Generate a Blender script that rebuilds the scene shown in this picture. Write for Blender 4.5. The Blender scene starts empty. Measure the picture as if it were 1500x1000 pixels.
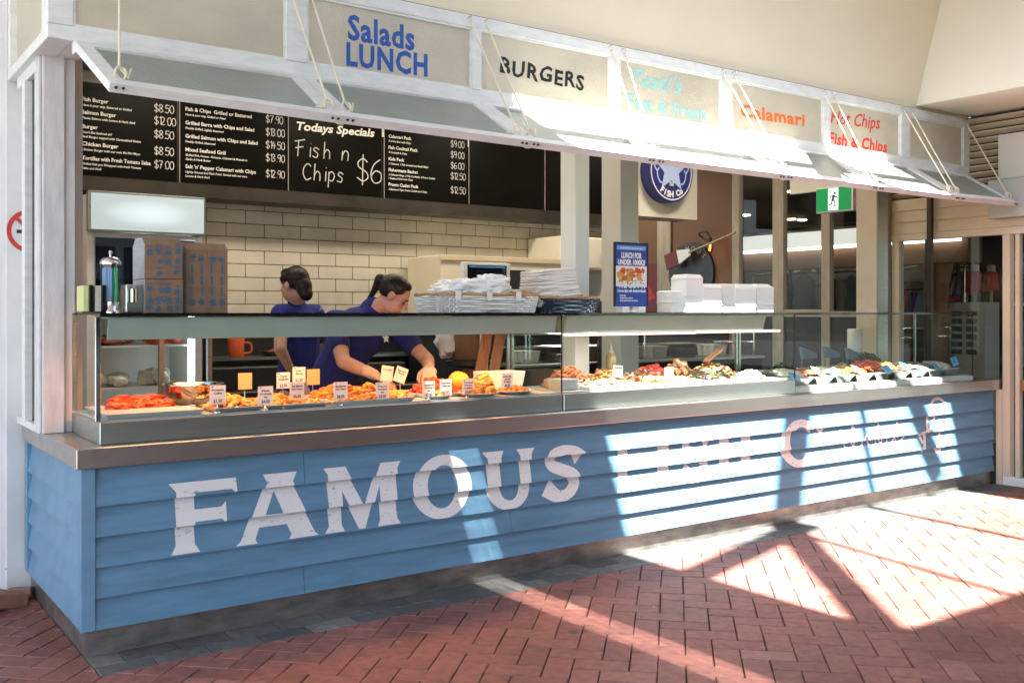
import bpy, bmesh, math, random
from mathutils import Vector, Matrix, noise
from mathutils.geometry import tessellate_polygon

random.seed(7)
S = bpy.context.scene
COL = S.collection
PI = math.pi

# ------------------------------------------------------------------ camera
CAMX, CAMY, EYE = -0.97835, -4.39896, 1.45
YAW = math.atan2(0.585, 0.811)
FPX, PCX, PCY = 1450.0, 750.0, 457.0
cam_d = bpy.data.cameras.new("camera")
cam = bpy.data.objects.new("camera", cam_d)
COL.objects.link(cam)
cam.location = (CAMX, CAMY, EYE)
cam.rotation_euler = (PI / 2, 0, -YAW)
cam_d.sensor_width = 36.0
cam_d.lens = 36.0 * FPX / 1500.0
cam_d.shift_y = -(500 - PCY) / 1500.0
cam_d.clip_start = 0.05
cam_d.clip_end = 500
S.camera = cam

# ------------------------------------------------------------------ light
SUNV = Vector((0.25, 0.50, -1.0)).normalized()       # the way the sunlight travels
w = bpy.data.worlds.new("World")
S.world = w
w.use_nodes = True
nt = w.node_tree
bg = nt.nodes["Background"]
sky = nt.nodes.new("ShaderNodeTexSky")
sky.sky_type = 'NISHITA'
sky.sun_disc = False
sky.sun_elevation = math.radians(60.8)
sky.sun_rotation = math.radians(206.6)
sky.air_density = 1.0
sky.dust_density = 2.0
nt.links.new(sky.outputs[0], bg.inputs[0])
bg.inputs[1].default_value = 0.06
sun_d = bpy.data.lights.new("sun", 'SUN')
sun_d.energy = 5.0
sun_d.angle = math.radians(0.9)
sun_d.color = (1.0, 0.94, 0.84)
sun = bpy.data.objects.new("sun", sun_d)
COL.objects.link(sun)
sun.rotation_euler = SUNV.to_track_quat('-Z', 'Y').to_euler()
sun.location = (0, -4, 9)
S.view_settings.view_transform = 'Standard'
S.view_settings.look = 'None'
S.view_settings.exposure = 3.35
S.view_settings.gamma = 1.0
try:
    S.cycles.use_denoising = True
    S.cycles.max_bounces = 10
    S.cycles.diffuse_bounces = 5
    S.cycles.glossy_bounces = 5
    S.cycles.transparent_max_bounces = 24
    S.cycles.caustics_reflective = False
    S.cycles.caustics_refractive = False
    S.cycles.sample_clamp_indirect = 6.0
except Exception:
    pass


def at(u, v, y):
    """world x, z of the point where the sight line through photo pixel (u, v) meets the plane y"""
    a, b = (u - PCX) / FPX, -(v - PCY) / FPX
    c, s = math.cos(YAW), math.sin(YAW)
    dx, dy = c * a + s, -s * a + c
    t = (y - CAMY) / dy
    return CAMX + t * dx, EYE + t * b


def atx(u, v, x):
    a, b = (u - PCX) / FPX, -(v - PCY) / FPX
    c, s = math.cos(YAW), math.sin(YAW)
    dx, dy = c * a + s, -s * a + c
    t = (x - CAMX) / dx
    return CAMY + t * dy, EYE + t * b


# ------------------------------------------------------------------ materials
M = {}


def mat(name, col, rough=0.5, metal=0.0, var=0.0, vscale=8.0, col2=None, bump=0.0, bscale=60.0, emit=None, estr=0.0,
        spec=0.5, stretch=(1, 1, 1), detail=5.0, thr=None, rvar=0.0, trans=0.0, specks=None):
    m = bpy.data.materials.new(name)
    m.use_nodes = True
    n = m.node_tree.nodes
    l = m.node_tree.links
    p = n["Principled BSDF"]
    p.inputs["Base Color"].default_value = (*col, 1)
    p.inputs["Roughness"].default_value = rough
    p.inputs["Metallic"].default_value = metal
    p.inputs["Specular IOR Level"].default_value = spec
    if trans:
        p.inputs["Transmission Weight"].default_value = trans
    tc = n.new("ShaderNodeTexCoord")
    mp = n.new("ShaderNodeMapping")
    mp.inputs["Scale"].default_value = stretch
    l.new(tc.outputs["Object"], mp.inputs[0])
    if var > 0 or rvar > 0:
        t = n.new("ShaderNodeTexNoise")
        t.inputs["Scale"].default_value = vscale
        t.inputs["Detail"].default_value = detail
        t.inputs["Roughness"].default_value = 0.6
        l.new(mp.outputs[0], t.inputs["Vector"])
        r = n.new("ShaderNodeValToRGB")
        a, b = thr or (0.35, 0.68)
        r.color_ramp.elements[0].position = a
        r.color_ramp.elements[1].position = b
        l.new(t.outputs["Fac"], r.inputs[0])
        if var > 0:
            c2 = col2 or tuple(c * (1 - var) for c in col)
            mx = n.new("ShaderNodeMix")
            mx.data_type = 'RGBA'
            mx.inputs[6].default_value = (*col, 1)
            mx.inputs[7].default_value = (*c2, 1)
            l.new(r.outputs[0], mx.inputs[0])
            l.new(mx.outputs[2], p.inputs["Base Color"])
        if rvar > 0:
            mr = n.new("ShaderNodeMapRange")
            mr.inputs[3].default_value = max(0.02, rough - rvar)
            mr.inputs[4].default_value = min(1, rough + rvar)
            l.new(t.outputs["Fac"], mr.inputs[0])
            l.new(mr.outputs[0], p.inputs["Roughness"])
    if specks:
        sc_n, lo_, col_s = specks
        t3 = n.new("ShaderNodeTexNoise")
        t3.inputs["Scale"].default_value = sc_n
        t3.inputs["Detail"].default_value = 9
        t3.inputs["Roughness"].default_value = 0.72
        l.new(tc.outputs["Object"], t3.inputs["Vector"])
        r3 = n.new("ShaderNodeValToRGB")
        r3.color_ramp.elements[0].position = lo_
        r3.color_ramp.elements[1].position = lo_ + 0.025
        l.new(t3.outputs["Fac"], r3.inputs[0])
        m3 = n.new("ShaderNodeMix")
        m3.data_type = 'RGBA'
        m3.inputs[7].default_value = (*col_s, 1)
        if p.inputs["Base Color"].links:
            l.new(p.inputs["Base Color"].links[0].from_socket, m3.inputs[6])
        else:
            m3.inputs[6].default_value = (*col, 1)
        l.new(r3.outputs[0], m3.inputs[0])
        l.new(m3.outputs[2], p.inputs["Base Color"])
    if bump > 0:
        t2 = n.new("ShaderNodeTexNoise")
        t2.inputs["Scale"].default_value = bscale
        t2.inputs["Detail"].default_value = 4
        l.new(mp.outputs[0], t2.inputs["Vector"])
        bp = n.new("ShaderNodeBump")
        bp.inputs["Strength"].default_value = bump
        bp.inputs["Distance"].default_value = 0.01
        l.new(t2.outputs["Fac"], bp.inputs["Height"])
        l.new(bp.outputs[0], p.inputs["Normal"])
    if emit:
        p.inputs["Emission Color"].default_value = (*emit, 1)
        p.inputs["Emission Strength"].default_value = estr
    M[name] = m
    return m


def glass(name, tint=(0.93, 0.97, 0.95), refl=1.0, rough=0.0, base=0.03, smear=0.0):
    m = bpy.data.materials.new(name)
    m.use_nodes = True
    n = m.node_tree.nodes
    l = m.node_tree.links
    n.remove(n["Principled BSDF"])
    tr = n.new("ShaderNodeBsdfTransparent")
    tr.inputs[0].default_value = (*tint, 1)
    gl = n.new("ShaderNodeBsdfGlossy")
    gl.inputs["Roughness"].default_value = rough
    fr = n.new("ShaderNodeLayerWeight")
    fr.inputs[0].default_value = 0.12
    mr = n.new("ShaderNodeMapRange")
    mr.inputs[3].default_value = base
    mr.inputs[4].default_value = refl
    l.new(fr.outputs["Fresnel"], mr.inputs[0])
    ge = n.new("ShaderNodeNewGeometry")
    iv = n.new("ShaderNodeMath")
    iv.operation = 'SUBTRACT'
    iv.inputs[0].default_value = 1.0
    l.new(ge.outputs["Backfacing"], iv.inputs[1])
    mu = n.new("ShaderNodeMath")
    mu.operation = 'MULTIPLY'
    l.new(mr.outputs[0], mu.inputs[0])
    l.new(iv.outputs[0], mu.inputs[1])
    mx = n.new("ShaderNodeMixShader")
    l.new(mu.outputs[0], mx.inputs[0])
    l.new(tr.outputs[0], mx.inputs[1])
    l.new(gl.outputs[0], mx.inputs[2])
    out = mx.outputs[0]
    if smear > 0:                                        # finger marks and dust
        tc = n.new("ShaderNodeTexCoord")
        mp = n.new("ShaderNodeMapping")
        mp.inputs["Rotation"].default_value = (0.4, 0.9, 0.3)
        mp.inputs["Scale"].default_value = (2.5, 2.5, 4)
        l.new(tc.outputs["Object"], mp.inputs[0])
        no = n.new("ShaderNodeTexNoise")
        no.inputs["Scale"].default_value = 3.2
        no.inputs["Detail"].default_value = 7
        l.new(mp.outputs[0], no.inputs["Vector"])
        m4 = n.new("ShaderNodeMapRange")
        m4.inputs[1].default_value = 0.45
        m4.inputs[2].default_value = 0.72
        m4.inputs[3].default_value = 0.004
        m4.inputs[4].default_value = smear
        l.new(no.outputs["Fac"], m4.inputs[0])
        df = n.new("ShaderNodeBsdfDiffuse")
        df.inputs[0].default_value = (0.8, 0.82, 0.82, 1)
        mx2 = n.new("ShaderNodeMixShader")
        l.new(m4.outputs[0], mx2.inputs[0])
        l.new(out, mx2.inputs[1])
        l.new(df.outputs[0], mx2.inputs[2])
        out = mx2.outputs[0]
    l.new(out, n["Material Output"].inputs[0])
    M[name] = m
    return m


def frosted(name, col, translucent=0.35, clear=0.1, scale=55.0, bump=0.5, rough=0.25, mottle=0.72):
    """patterned obscure glass: milky body, rippled shiny face"""
    m = bpy.data.materials.new(name)
    m.use_nodes = True
    n = m.node_tree.nodes
    l = m.node_tree.links
    p = n["Principled BSDF"]
    p.inputs["Base Color"].default_value = (*col, 1)
    p.inputs["Roughness"].default_value = rough
    tc = n.new("ShaderNodeTexCoord")
    vo = n.new("ShaderNodeTexVoronoi")
    vo.inputs["Scale"].default_value = scale
    l.new(tc.outputs["Object"], vo.inputs["Vector"])
    no = n.new("ShaderNodeTexNoise")
    no.inputs["Scale"].default_value = 2.2
    no.inputs["Detail"].default_value = 6
    mpf = n.new("ShaderNodeMapping")
    mpf.inputs["Scale"].default_value = (1.0, 0.5, 1.6)
    l.new(tc.outputs["Object"], mpf.inputs[0])
    l.new(mpf.outputs[0], no.inputs["Vector"])
    mxc = n.new("ShaderNodeMix")
    mxc.data_type = 'RGBA'
    mxc.inputs[6].default_value = (*col, 1)
    mxc.inputs[7].default_value = (*[c * mottle for c in col], 1)
    cr = n.new("ShaderNodeMapRange")
    cr.inputs[1].default_value = 0.36
    cr.inputs[2].default_value = 0.66
    l.new(no.outputs["Fac"], cr.inputs[0])
    l.new(cr.outputs[0], mxc.inputs[0])
    l.new(mxc.outputs[2], p.inputs["Base Color"])
    bp = n.new("ShaderNodeBump")
    bp.inputs["Strength"].default_value = bump
    bp.inputs["Distance"].default_value = 0.004
    l.new(vo.outputs["Distance"], bp.inputs["Height"])
    l.new(bp.outputs[0], p.inputs["Normal"])
    tl = n.new("ShaderNodeBsdfTranslucent")
    tl.inputs[0].default_value = (*col, 1)
    m1 = n.new("ShaderNodeMixShader")
    m1.inputs[0].default_value = translucent
    l.new(p.outputs[0], m1.inputs[1])
    l.new(tl.outputs[0], m1.inputs[2])
    tr = n.new("ShaderNodeBsdfTransparent")
    m2 = n.new("ShaderNodeMixShader")
    m2.inputs[0].default_value = clear
    l.new(m1.outputs[0], m2.inputs[1])
    l.new(tr.outputs[0], m2.inputs[2])
    l.new(m2.outputs[0], n["Material Output"].inputs[0])
    M[name] = m
    return m


def emis(name, col, s):
    m = bpy.data.materials.new(name)
    m.use_nodes = True
    n = m.node_tree.nodes
    p = n["Principled BSDF"]
    p.inputs["Base Color"].default_value = (*[min(1, c) for c in col], 1)
    p.inputs["Emission Color"].default_value = (*col, 1)
    p.inputs["Emission Strength"].default_value = s
    M[name] = m
    return m


BLUE = (0.108, 0.238, 0.37)
mat("blue_paint", BLUE, 0.5, var=0.28, vscale=4, bump=0.14, bscale=70, stretch=(0.6, 5, 5), specks=(11, 0.672, (0.05, 0.085, 0.125)))
mat("blue_trim", (0.14, 0.275, 0.415), 0.45, var=0.18, vscale=6, bump=0.08, specks=(16, 0.71, (0.06, 0.09, 0.12)))
mat("letter_paint", (0.66, 0.645, 0.645), 0.6, var=1, vscale=26, col2=(0.23, 0.33, 0.46), thr=(0.60, 0.68), detail=9, bump=0.06, stretch=(1, 2.2, 2.2))
mat("stainless", (0.50, 0.55, 0.525), 0.30, 1.0, rvar=0.08, vscale=9, var=0.12, bump=0.02, bscale=200, stretch=(0.25, 1, 6))
mat("stainless_edge", (0.55, 0.53, 0.51), 0.30, 1.0, rvar=0.08, vscale=10, var=0.08, bump=0.015, bscale=160, stretch=(0.3, 1, 4))
mat("stainless_dirty", (0.33, 0.315, 0.30), 0.38, 0.75, var=0.5, vscale=7, rvar=0.15, bump=0.05, bscale=50, detail=9, stretch=(1, 1, 2.5))
mat("white_wood", (0.74, 0.75, 0.74), 0.5, var=0.3, vscale=26, col2=(0.58, 0.60, 0.60), thr=(0.42, 0.8), bump=0.15, bscale=90, stretch=(0.3, 1, 1), detail=9, specks=(22, 0.715, (0.20, 0.20, 0.20)))
mat("post_wood", (0.66, 0.65, 0.65), 0.55, var=0.3, vscale=22, col2=(0.52, 0.51, 0.52), bump=0.15, bscale=80, stretch=(1, 1, 0.25), detail=9, specks=(20, 0.70, (0.22, 0.21, 0.21)))
mat("cream_wall", (0.78, 0.70, 0.53), 0.75, var=0.06, vscale=1.5, bump=0.03, bscale=90)
mat("cream_light", (0.78, 0.74, 0.63), 0.75, var=0.05, vscale=1.5, bump=0.03, bscale=90)
mat("plaster", (0.66, 0.64, 0.62), 0.8, var=0.1, vscale=3, bump=0.05)
mat("chipped_plaster", (0.66, 0.66, 0.66), 0.75, var=0.12, vscale=3, bump=0.15, bscale=30, specks=(13, 0.665, (0.07, 0.065, 0.06)))
mat("black_board", (0.006, 0.005, 0.0035), 0.36, var=0.4, vscale=4, rvar=0.06, spec=0.07)
mat("board_edge", (0.42, 0.36, 0.33), 0.5)
mat("ink_white", (0.86, 0.84, 0.78), 0.6)
mat("chalk", (0.72, 0.70, 0.66), 0.9, var=0.35, vscale=90)
mat("ink_blue", (0.02, 0.10, 0.42), 0.45, var=0.2, vscale=40)
mat("ink_black", (0.012, 0.011, 0.01), 0.4)
mat("ink_turq", (0.26, 0.62, 0.62), 0.5, var=0.3, vscale=30, col2=(0.36, 0.56, 0.54))
mat("ink_orange", (0.85, 0.17, 0.03), 0.45)
mat("ink_red", (0.72, 0.05, 0.035), 0.45)
mat("tile", (0.62, 0.57, 0.46), 0.16, var=0.22, vscale=2.4, rvar=0.06, bump=0.03, bscale=9)
mat("grout", (0.05, 0.043, 0.035), 0.9)
mat("dark_steel", (0.10, 0.085, 0.07), 0.35, 0.8, rvar=0.12, vscale=3, var=0.4)
mat("black", (0.012, 0.012, 0.012), 0.45)
mat("black_gloss", (0.01, 0.01, 0.011), 0.08)
mat("white_enamel", (0.78, 0.79, 0.78), 0.3)
mat("white_plastic", (0.82, 0.82, 0.80), 0.35)
mat("foam", (0.85, 0.85, 0.83), 0.6, bump=0.05, bscale=200)
mat("paper", (0.82, 0.80, 0.76), 0.7)
mat("cardboard", (0.27, 0.16, 0.10), 0.85, var=0.25, vscale=14)
mat("gap_shade_dark", (0.04, 0.035, 0.03), 0.8)
mat("carton_edge", (0.42, 0.43, 0.45), 0.85, var=0.35, vscale=60, stretch=(0.3, 0.3, 6))
mat("print_blue", (0.055, 0.12, 0.17), 0.85)
mat("chrome", (0.62, 0.62, 0.63), 0.10, 1.0)
mat("bowl_steel", (0.40, 0.40, 0.41), 0.16, 1.0)
mat("skin", (0.52, 0.28, 0.20), 0.55, var=0.2, vscale=10)
mat("glove", (0.48, 0.36, 0.28), 0.45, var=0.1, vscale=30, bump=0.2, bscale=60)
mat("hair", (0.007, 0.004, 0.003), 0.42, spec=0.25, var=0.5, vscale=40, col2=(0.018, 0.009, 0.006), bump=0.5, bscale=90, stretch=(1, 1, 0.3))
mat("polo", (0.010, 0.017, 0.17), 0.9, var=0.35, vscale=7, bump=1.0, bscale=11)
mat("trouser", (0.012, 0.012, 0.02), 0.9)
mat("orange_red", (0.70, 0.075, 0.015), 0.38, var=0.4, vscale=30, bump=0.3, bscale=70)
mat("red_crumb", (0.62, 0.07, 0.025), 0.5, var=0.45, vscale=40, bump=0.5, bscale=90)
mat("golden", (0.68, 0.28, 0.05), 0.6, var=0.5, vscale=40, col2=(0.42, 0.12, 0.02), bump=0.6, bscale=110)
mat("chip_yellow", (0.76, 0.42, 0.10), 0.55, var=0.3, vscale=30, col2=(0.6, 0.26, 0.05), bump=0.3)
mat("lemon", (0.80, 0.42, 0.04), 0.4, bump=0.15, bscale=120)
mat("leaf", (0.06, 0.14, 0.025), 0.5, var=0.5, vscale=20)
mat("dark_leaf", (0.025, 0.055, 0.015), 0.55, var=0.5, vscale=20)
mat("lettuce", (0.38, 0.48, 0.12), 0.5, var=0.4, vscale=20, col2=(0.62, 0.66, 0.35))
mat("onion_white", (0.56, 0.54, 0.45), 0.5, var=0.2, vscale=20)
mat("noodle", (0.70, 0.36, 0.16), 0.5, var=0.5, vscale=40, col2=(0.5, 0.16, 0.06))
mat("mushroom", (0.30, 0.15, 0.08), 0.6, var=0.5, vscale=30)
mat("tomato", (0.55, 0.04, 0.02), 0.3)
mat("wood_board", (0.40, 0.18, 0.07), 0.5, var=0.4, vscale=8, stretch=(6, 6, 0.6))
mat("wicker_white", (0.80, 0.80, 0.78), 0.55, var=0.1, vscale=20)
mat("wicker_blue", (0.055, 0.085, 0.13), 0.55, var=0.5, vscale=30)
mat("wicker_natural", (0.45, 0.27, 0.13), 0.6)
mat("bag", (0.80, 0.80, 0.78), 0.45, bump=0.5, bscale=25)
mat("poster_blue", (0.02, 0.06, 0.36), 0.3)
mat("poster_sky", (0.16, 0.36, 0.75), 0.3)
mat("sign_blue", (0.018, 0.025, 0.17), 0.35)
mat("sign_pale", (0.40, 0.50, 0.78), 0.4)
mat("sign_black", (0.015, 0.016, 0.016), 0.4)
mat("sign_grey", (0.06, 0.07, 0.075), 0.5)
mat("rose_letter", (0.36, 0.22, 0.18), 0.5)
mat("red_paint", (0.50, 0.03, 0.03), 0.5)
mat("maroon", (0.14, 0.02, 0.012), 0.5)
mat("brown_wall", (0.16, 0.085, 0.048), 0.75, var=0.12, vscale=2)
mat("brown_ceiling", (0.20, 0.155, 0.105), 0.8)
mat("mullion_wood", (0.40, 0.34, 0.25), 0.55, var=0.25, vscale=12, bump=0.06, stretch=(1, 1, 0.3))
mat("door_cream", (0.66, 0.56, 0.43), 0.45, var=0.08, vscale=4)
mat("cream_board", (0.66, 0.55, 0.38), 0.6, var=0.08, vscale=5)
mat("grey_box", (0.44, 0.45, 0.42), 0.5, var=0.06, vscale=3)
mat("grey_box_light", (0.55, 0.55, 0.51), 0.5, var=0.06, vscale=3)
mat("louvre", (0.55, 0.47, 0.34), 0.6)
mat("wood_rail", (0.30, 0.13, 0.045), 0.45, var=0.3, vscale=10, stretch=(1, 0.3, 1))
mat("column_wood", (0.26, 0.13, 0.06), 0.5, var=0.2, vscale=6)
mat("dark_floor", (0.05, 0.05, 0.045), 0.35, var=0.3, vscale=4)
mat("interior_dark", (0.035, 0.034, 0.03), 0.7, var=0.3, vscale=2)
mat("grey_green_wall", (0.20, 0.21, 0.16), 0.8, var=0.1, vscale=2)
mat("cloth_red", (0.60, 0.03, 0.035), 0.8, bump=0.2, bscale=20)
mat("cloth_teal", (0.07, 0.12, 0.13), 0.85, bump=0.2, bscale=20)
mat("cloth_grey", (0.20, 0.24, 0.26), 0.85, var=0.4, vscale=15, bump=0.2, bscale=20)
mat("cloth_blue", (0.15, 0.24, 0.34), 0.85, bump=0.2, bscale=20)
mat("cloth_purple", (0.08, 0.06, 0.35), 0.8, bump=0.3, bscale=20)
mat("cloth_black", (0.015, 0.015, 0.016), 0.85)
mat("mannequin", (0.68, 0.62, 0.52), 0.5)
mat("rope", (0.74, 0.68, 0.54), 0.8, bump=0.4, bscale=200)
mat("hook", (0.6, 0.6, 0.6), 0.3, 1.0)
mat("straw_blue", (0.02, 0.24, 0.55), 0.4)
mat("straw_green", (0.02, 0.42, 0.14), 0.4)
mat("napkin_yellow", (0.55, 0.58, 0.26), 0.7)
mat("tag_card", (0.84, 0.83, 0.85), 0.5)

mat("tag_blank", (0.70, 0.46, 0.24), 0.6)
mat("ink_navy", (0.03, 0.05, 0.16), 0.5)
mat("label_cyan", (0.08, 0.38, 0.66), 0.4)
mat("label_white", (0.80, 0.82, 0.82), 0.5)
mat("tray_white", (0.42, 0.415, 0.41), 0.35)
mat("ice_steel", (0.52, 0.55, 0.54), 0.42, 0.35, var=0.1, vscale=5)
mat("fish_pink", (0.62, 0.20, 0.13), 0.35, var=0.4, vscale=20)
mat("fish_orange", (0.72, 0.25, 0.06), 0.35, var=0.3, vscale=20)
mat("fish_white", (0.66, 0.60, 0.52), 0.3, var=0.3, vscale=18)
mat("fish_grey", (0.20, 0.19, 0.17), 0.25, var=0.5, vscale=25)
mat("prawn", (0.68, 0.10, 0.03), 0.35, var=0.3, vscale=25)
mat("jug_orange", (0.70, 0.10, 0.02), 0.35)
mat("sauce", (0.30, 0.24, 0.10), 0.3)
mat("exit_green", (0.0, 0.15, 0.04), 0.4, emit=(0.0, 0.40, 0.10), estr=0.05)
mat("exit_white", (0.85, 0.9, 0.85), 0.4, emit=(0.9, 1, 0.9), estr=0.12)
mat("green_metal", (0.34, 0.43, 0.39), 0.3, 0.0, var=0.15, vscale=3)
mat("roof_metal", (0.72, 0.68, 0.60), 0.7)
mat("amber_glass", (0.7, 0.15, 0.02), 0.2, emit=(1.0, 0.25, 0.06), estr=2.0)
emis("filament", (1.0, 0.45, 0.16), 1.6)
emis("header_light", (0.80, 0.96, 1.0), 1.0)
emis("cool_tube", (1.0, 0.66, 0.68), 0.115)
emis("warm_tube", (1.0, 0.36, 0.10), 1.5)
emis("trough_light", (1.0, 0.97, 0.92), 0.6)
emis("trough_face", (0.80, 0.82, 0.80), 0.10)
emis("downlight_glow", (1.0, 0.86, 0.70), 3.0)
emis("fridge_lamp", (0.85, 0.96, 1.0), 0.9)
glass("case_glass", (0.95, 0.985, 0.97), refl=0.75, base=0.022, smear=0.0)
glass("case_glass_edge", (0.12, 0.22, 0.19), refl=0.9, base=0.10)
glass("window_glass", (0.92, 0.92, 0.89), refl=0.75, base=0.035)
glass("door_glass", (0.86, 0.87, 0.84), refl=0.8, base=0.05)
glass("end_window_glass", (0.12, 0.20, 0.32), refl=0.9, base=0.18)
glass("amber_bulb", (1.0, 0.45, 0.20), refl=0.6, base=0.04)
glass("clear_plastic", (0.90, 0.94, 0.96), refl=0.8, base=0.06)
frosted("pane_glass", (0.68, 0.62, 0.50), 0.15, 0.0, 70, 0.45, 0.28, 0.84)
frosted("awning_glass", (0.52, 0.58, 0.53), 0.42, 0.05, 60, 0.6, 0.18)

for _k in ("tag_card", "tag_blank"):                      # paper lets some lamp light through
    _t = M[_k].node_tree
    _p = _t.nodes["Principled BSDF"]
    _tl = _t.nodes.new("ShaderNodeBsdfTranslucent")
    _tl.inputs[0].default_value = (0.85, 0.84, 0.86, 1) if _k == "tag_card" else (0.8, 0.6, 0.35, 1)
    _mx = _t.nodes.new("ShaderNodeMixShader")
    _mx.inputs[0].default_value = 0.4
    _t.links.new(_p.outputs[0], _mx.inputs[1])
    _t.links.new(_tl.outputs[0], _mx.inputs[2])
    _t.links.new(_mx.outputs[0], _t.nodes["Material Output"].inputs[0])

# header light: brighter in the middle as a tube behind an opal panel glows
_h = M["header_light"].node_tree
_tc = _h.nodes.new("ShaderNodeTexCoord")
_mp = _h.nodes.new("ShaderNodeMapping")
_mp.inputs["Location"].default_value = (-0.5, -0.5, -0.5)
_gr = _h.nodes.new("ShaderNodeTexGradient")
_gr.gradient_type = 'SPHERICAL'
_mp.inputs["Scale"].default_value = (1, 1, 1)
_mm = _h.nodes.new("ShaderNodeMapRange")
_mm.inputs[1].default_value = 0.35
_mm.inputs[2].default_value = 0.95
_mm.inputs[3].default_value = 0.045
_mm.inputs[4].default_value = 0.17
_h.nodes["Principled BSDF"].inputs["Base Color"].default_value = (0.25, 0.29, 0.30, 1)
_h.links.new(_tc.outputs["Generated"], _mp.inputs[0])
_h.links.new(_mp.outputs[0], _gr.inputs[0])
_h.links.new(_gr.outputs[1], _mm.inputs[0])
_h.links.new(_mm.outputs[0], _h.nodes["Principled BSDF"].inputs["Emission Strength"])


# ------------------------------------------------------------------ mesh helpers
def ico(sub):
    b = bmesh.new()
    bmesh.ops.create_icosphere(b, subdivisions=sub, radius=1.0)
    r = ([v.co.copy() for v in b.verts], [[v.index for v in f.verts] for f in b.faces])
    b.free()
    return r


ICO = {1: ico(1), 2: ico(2), 3: ico(3)}


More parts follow.
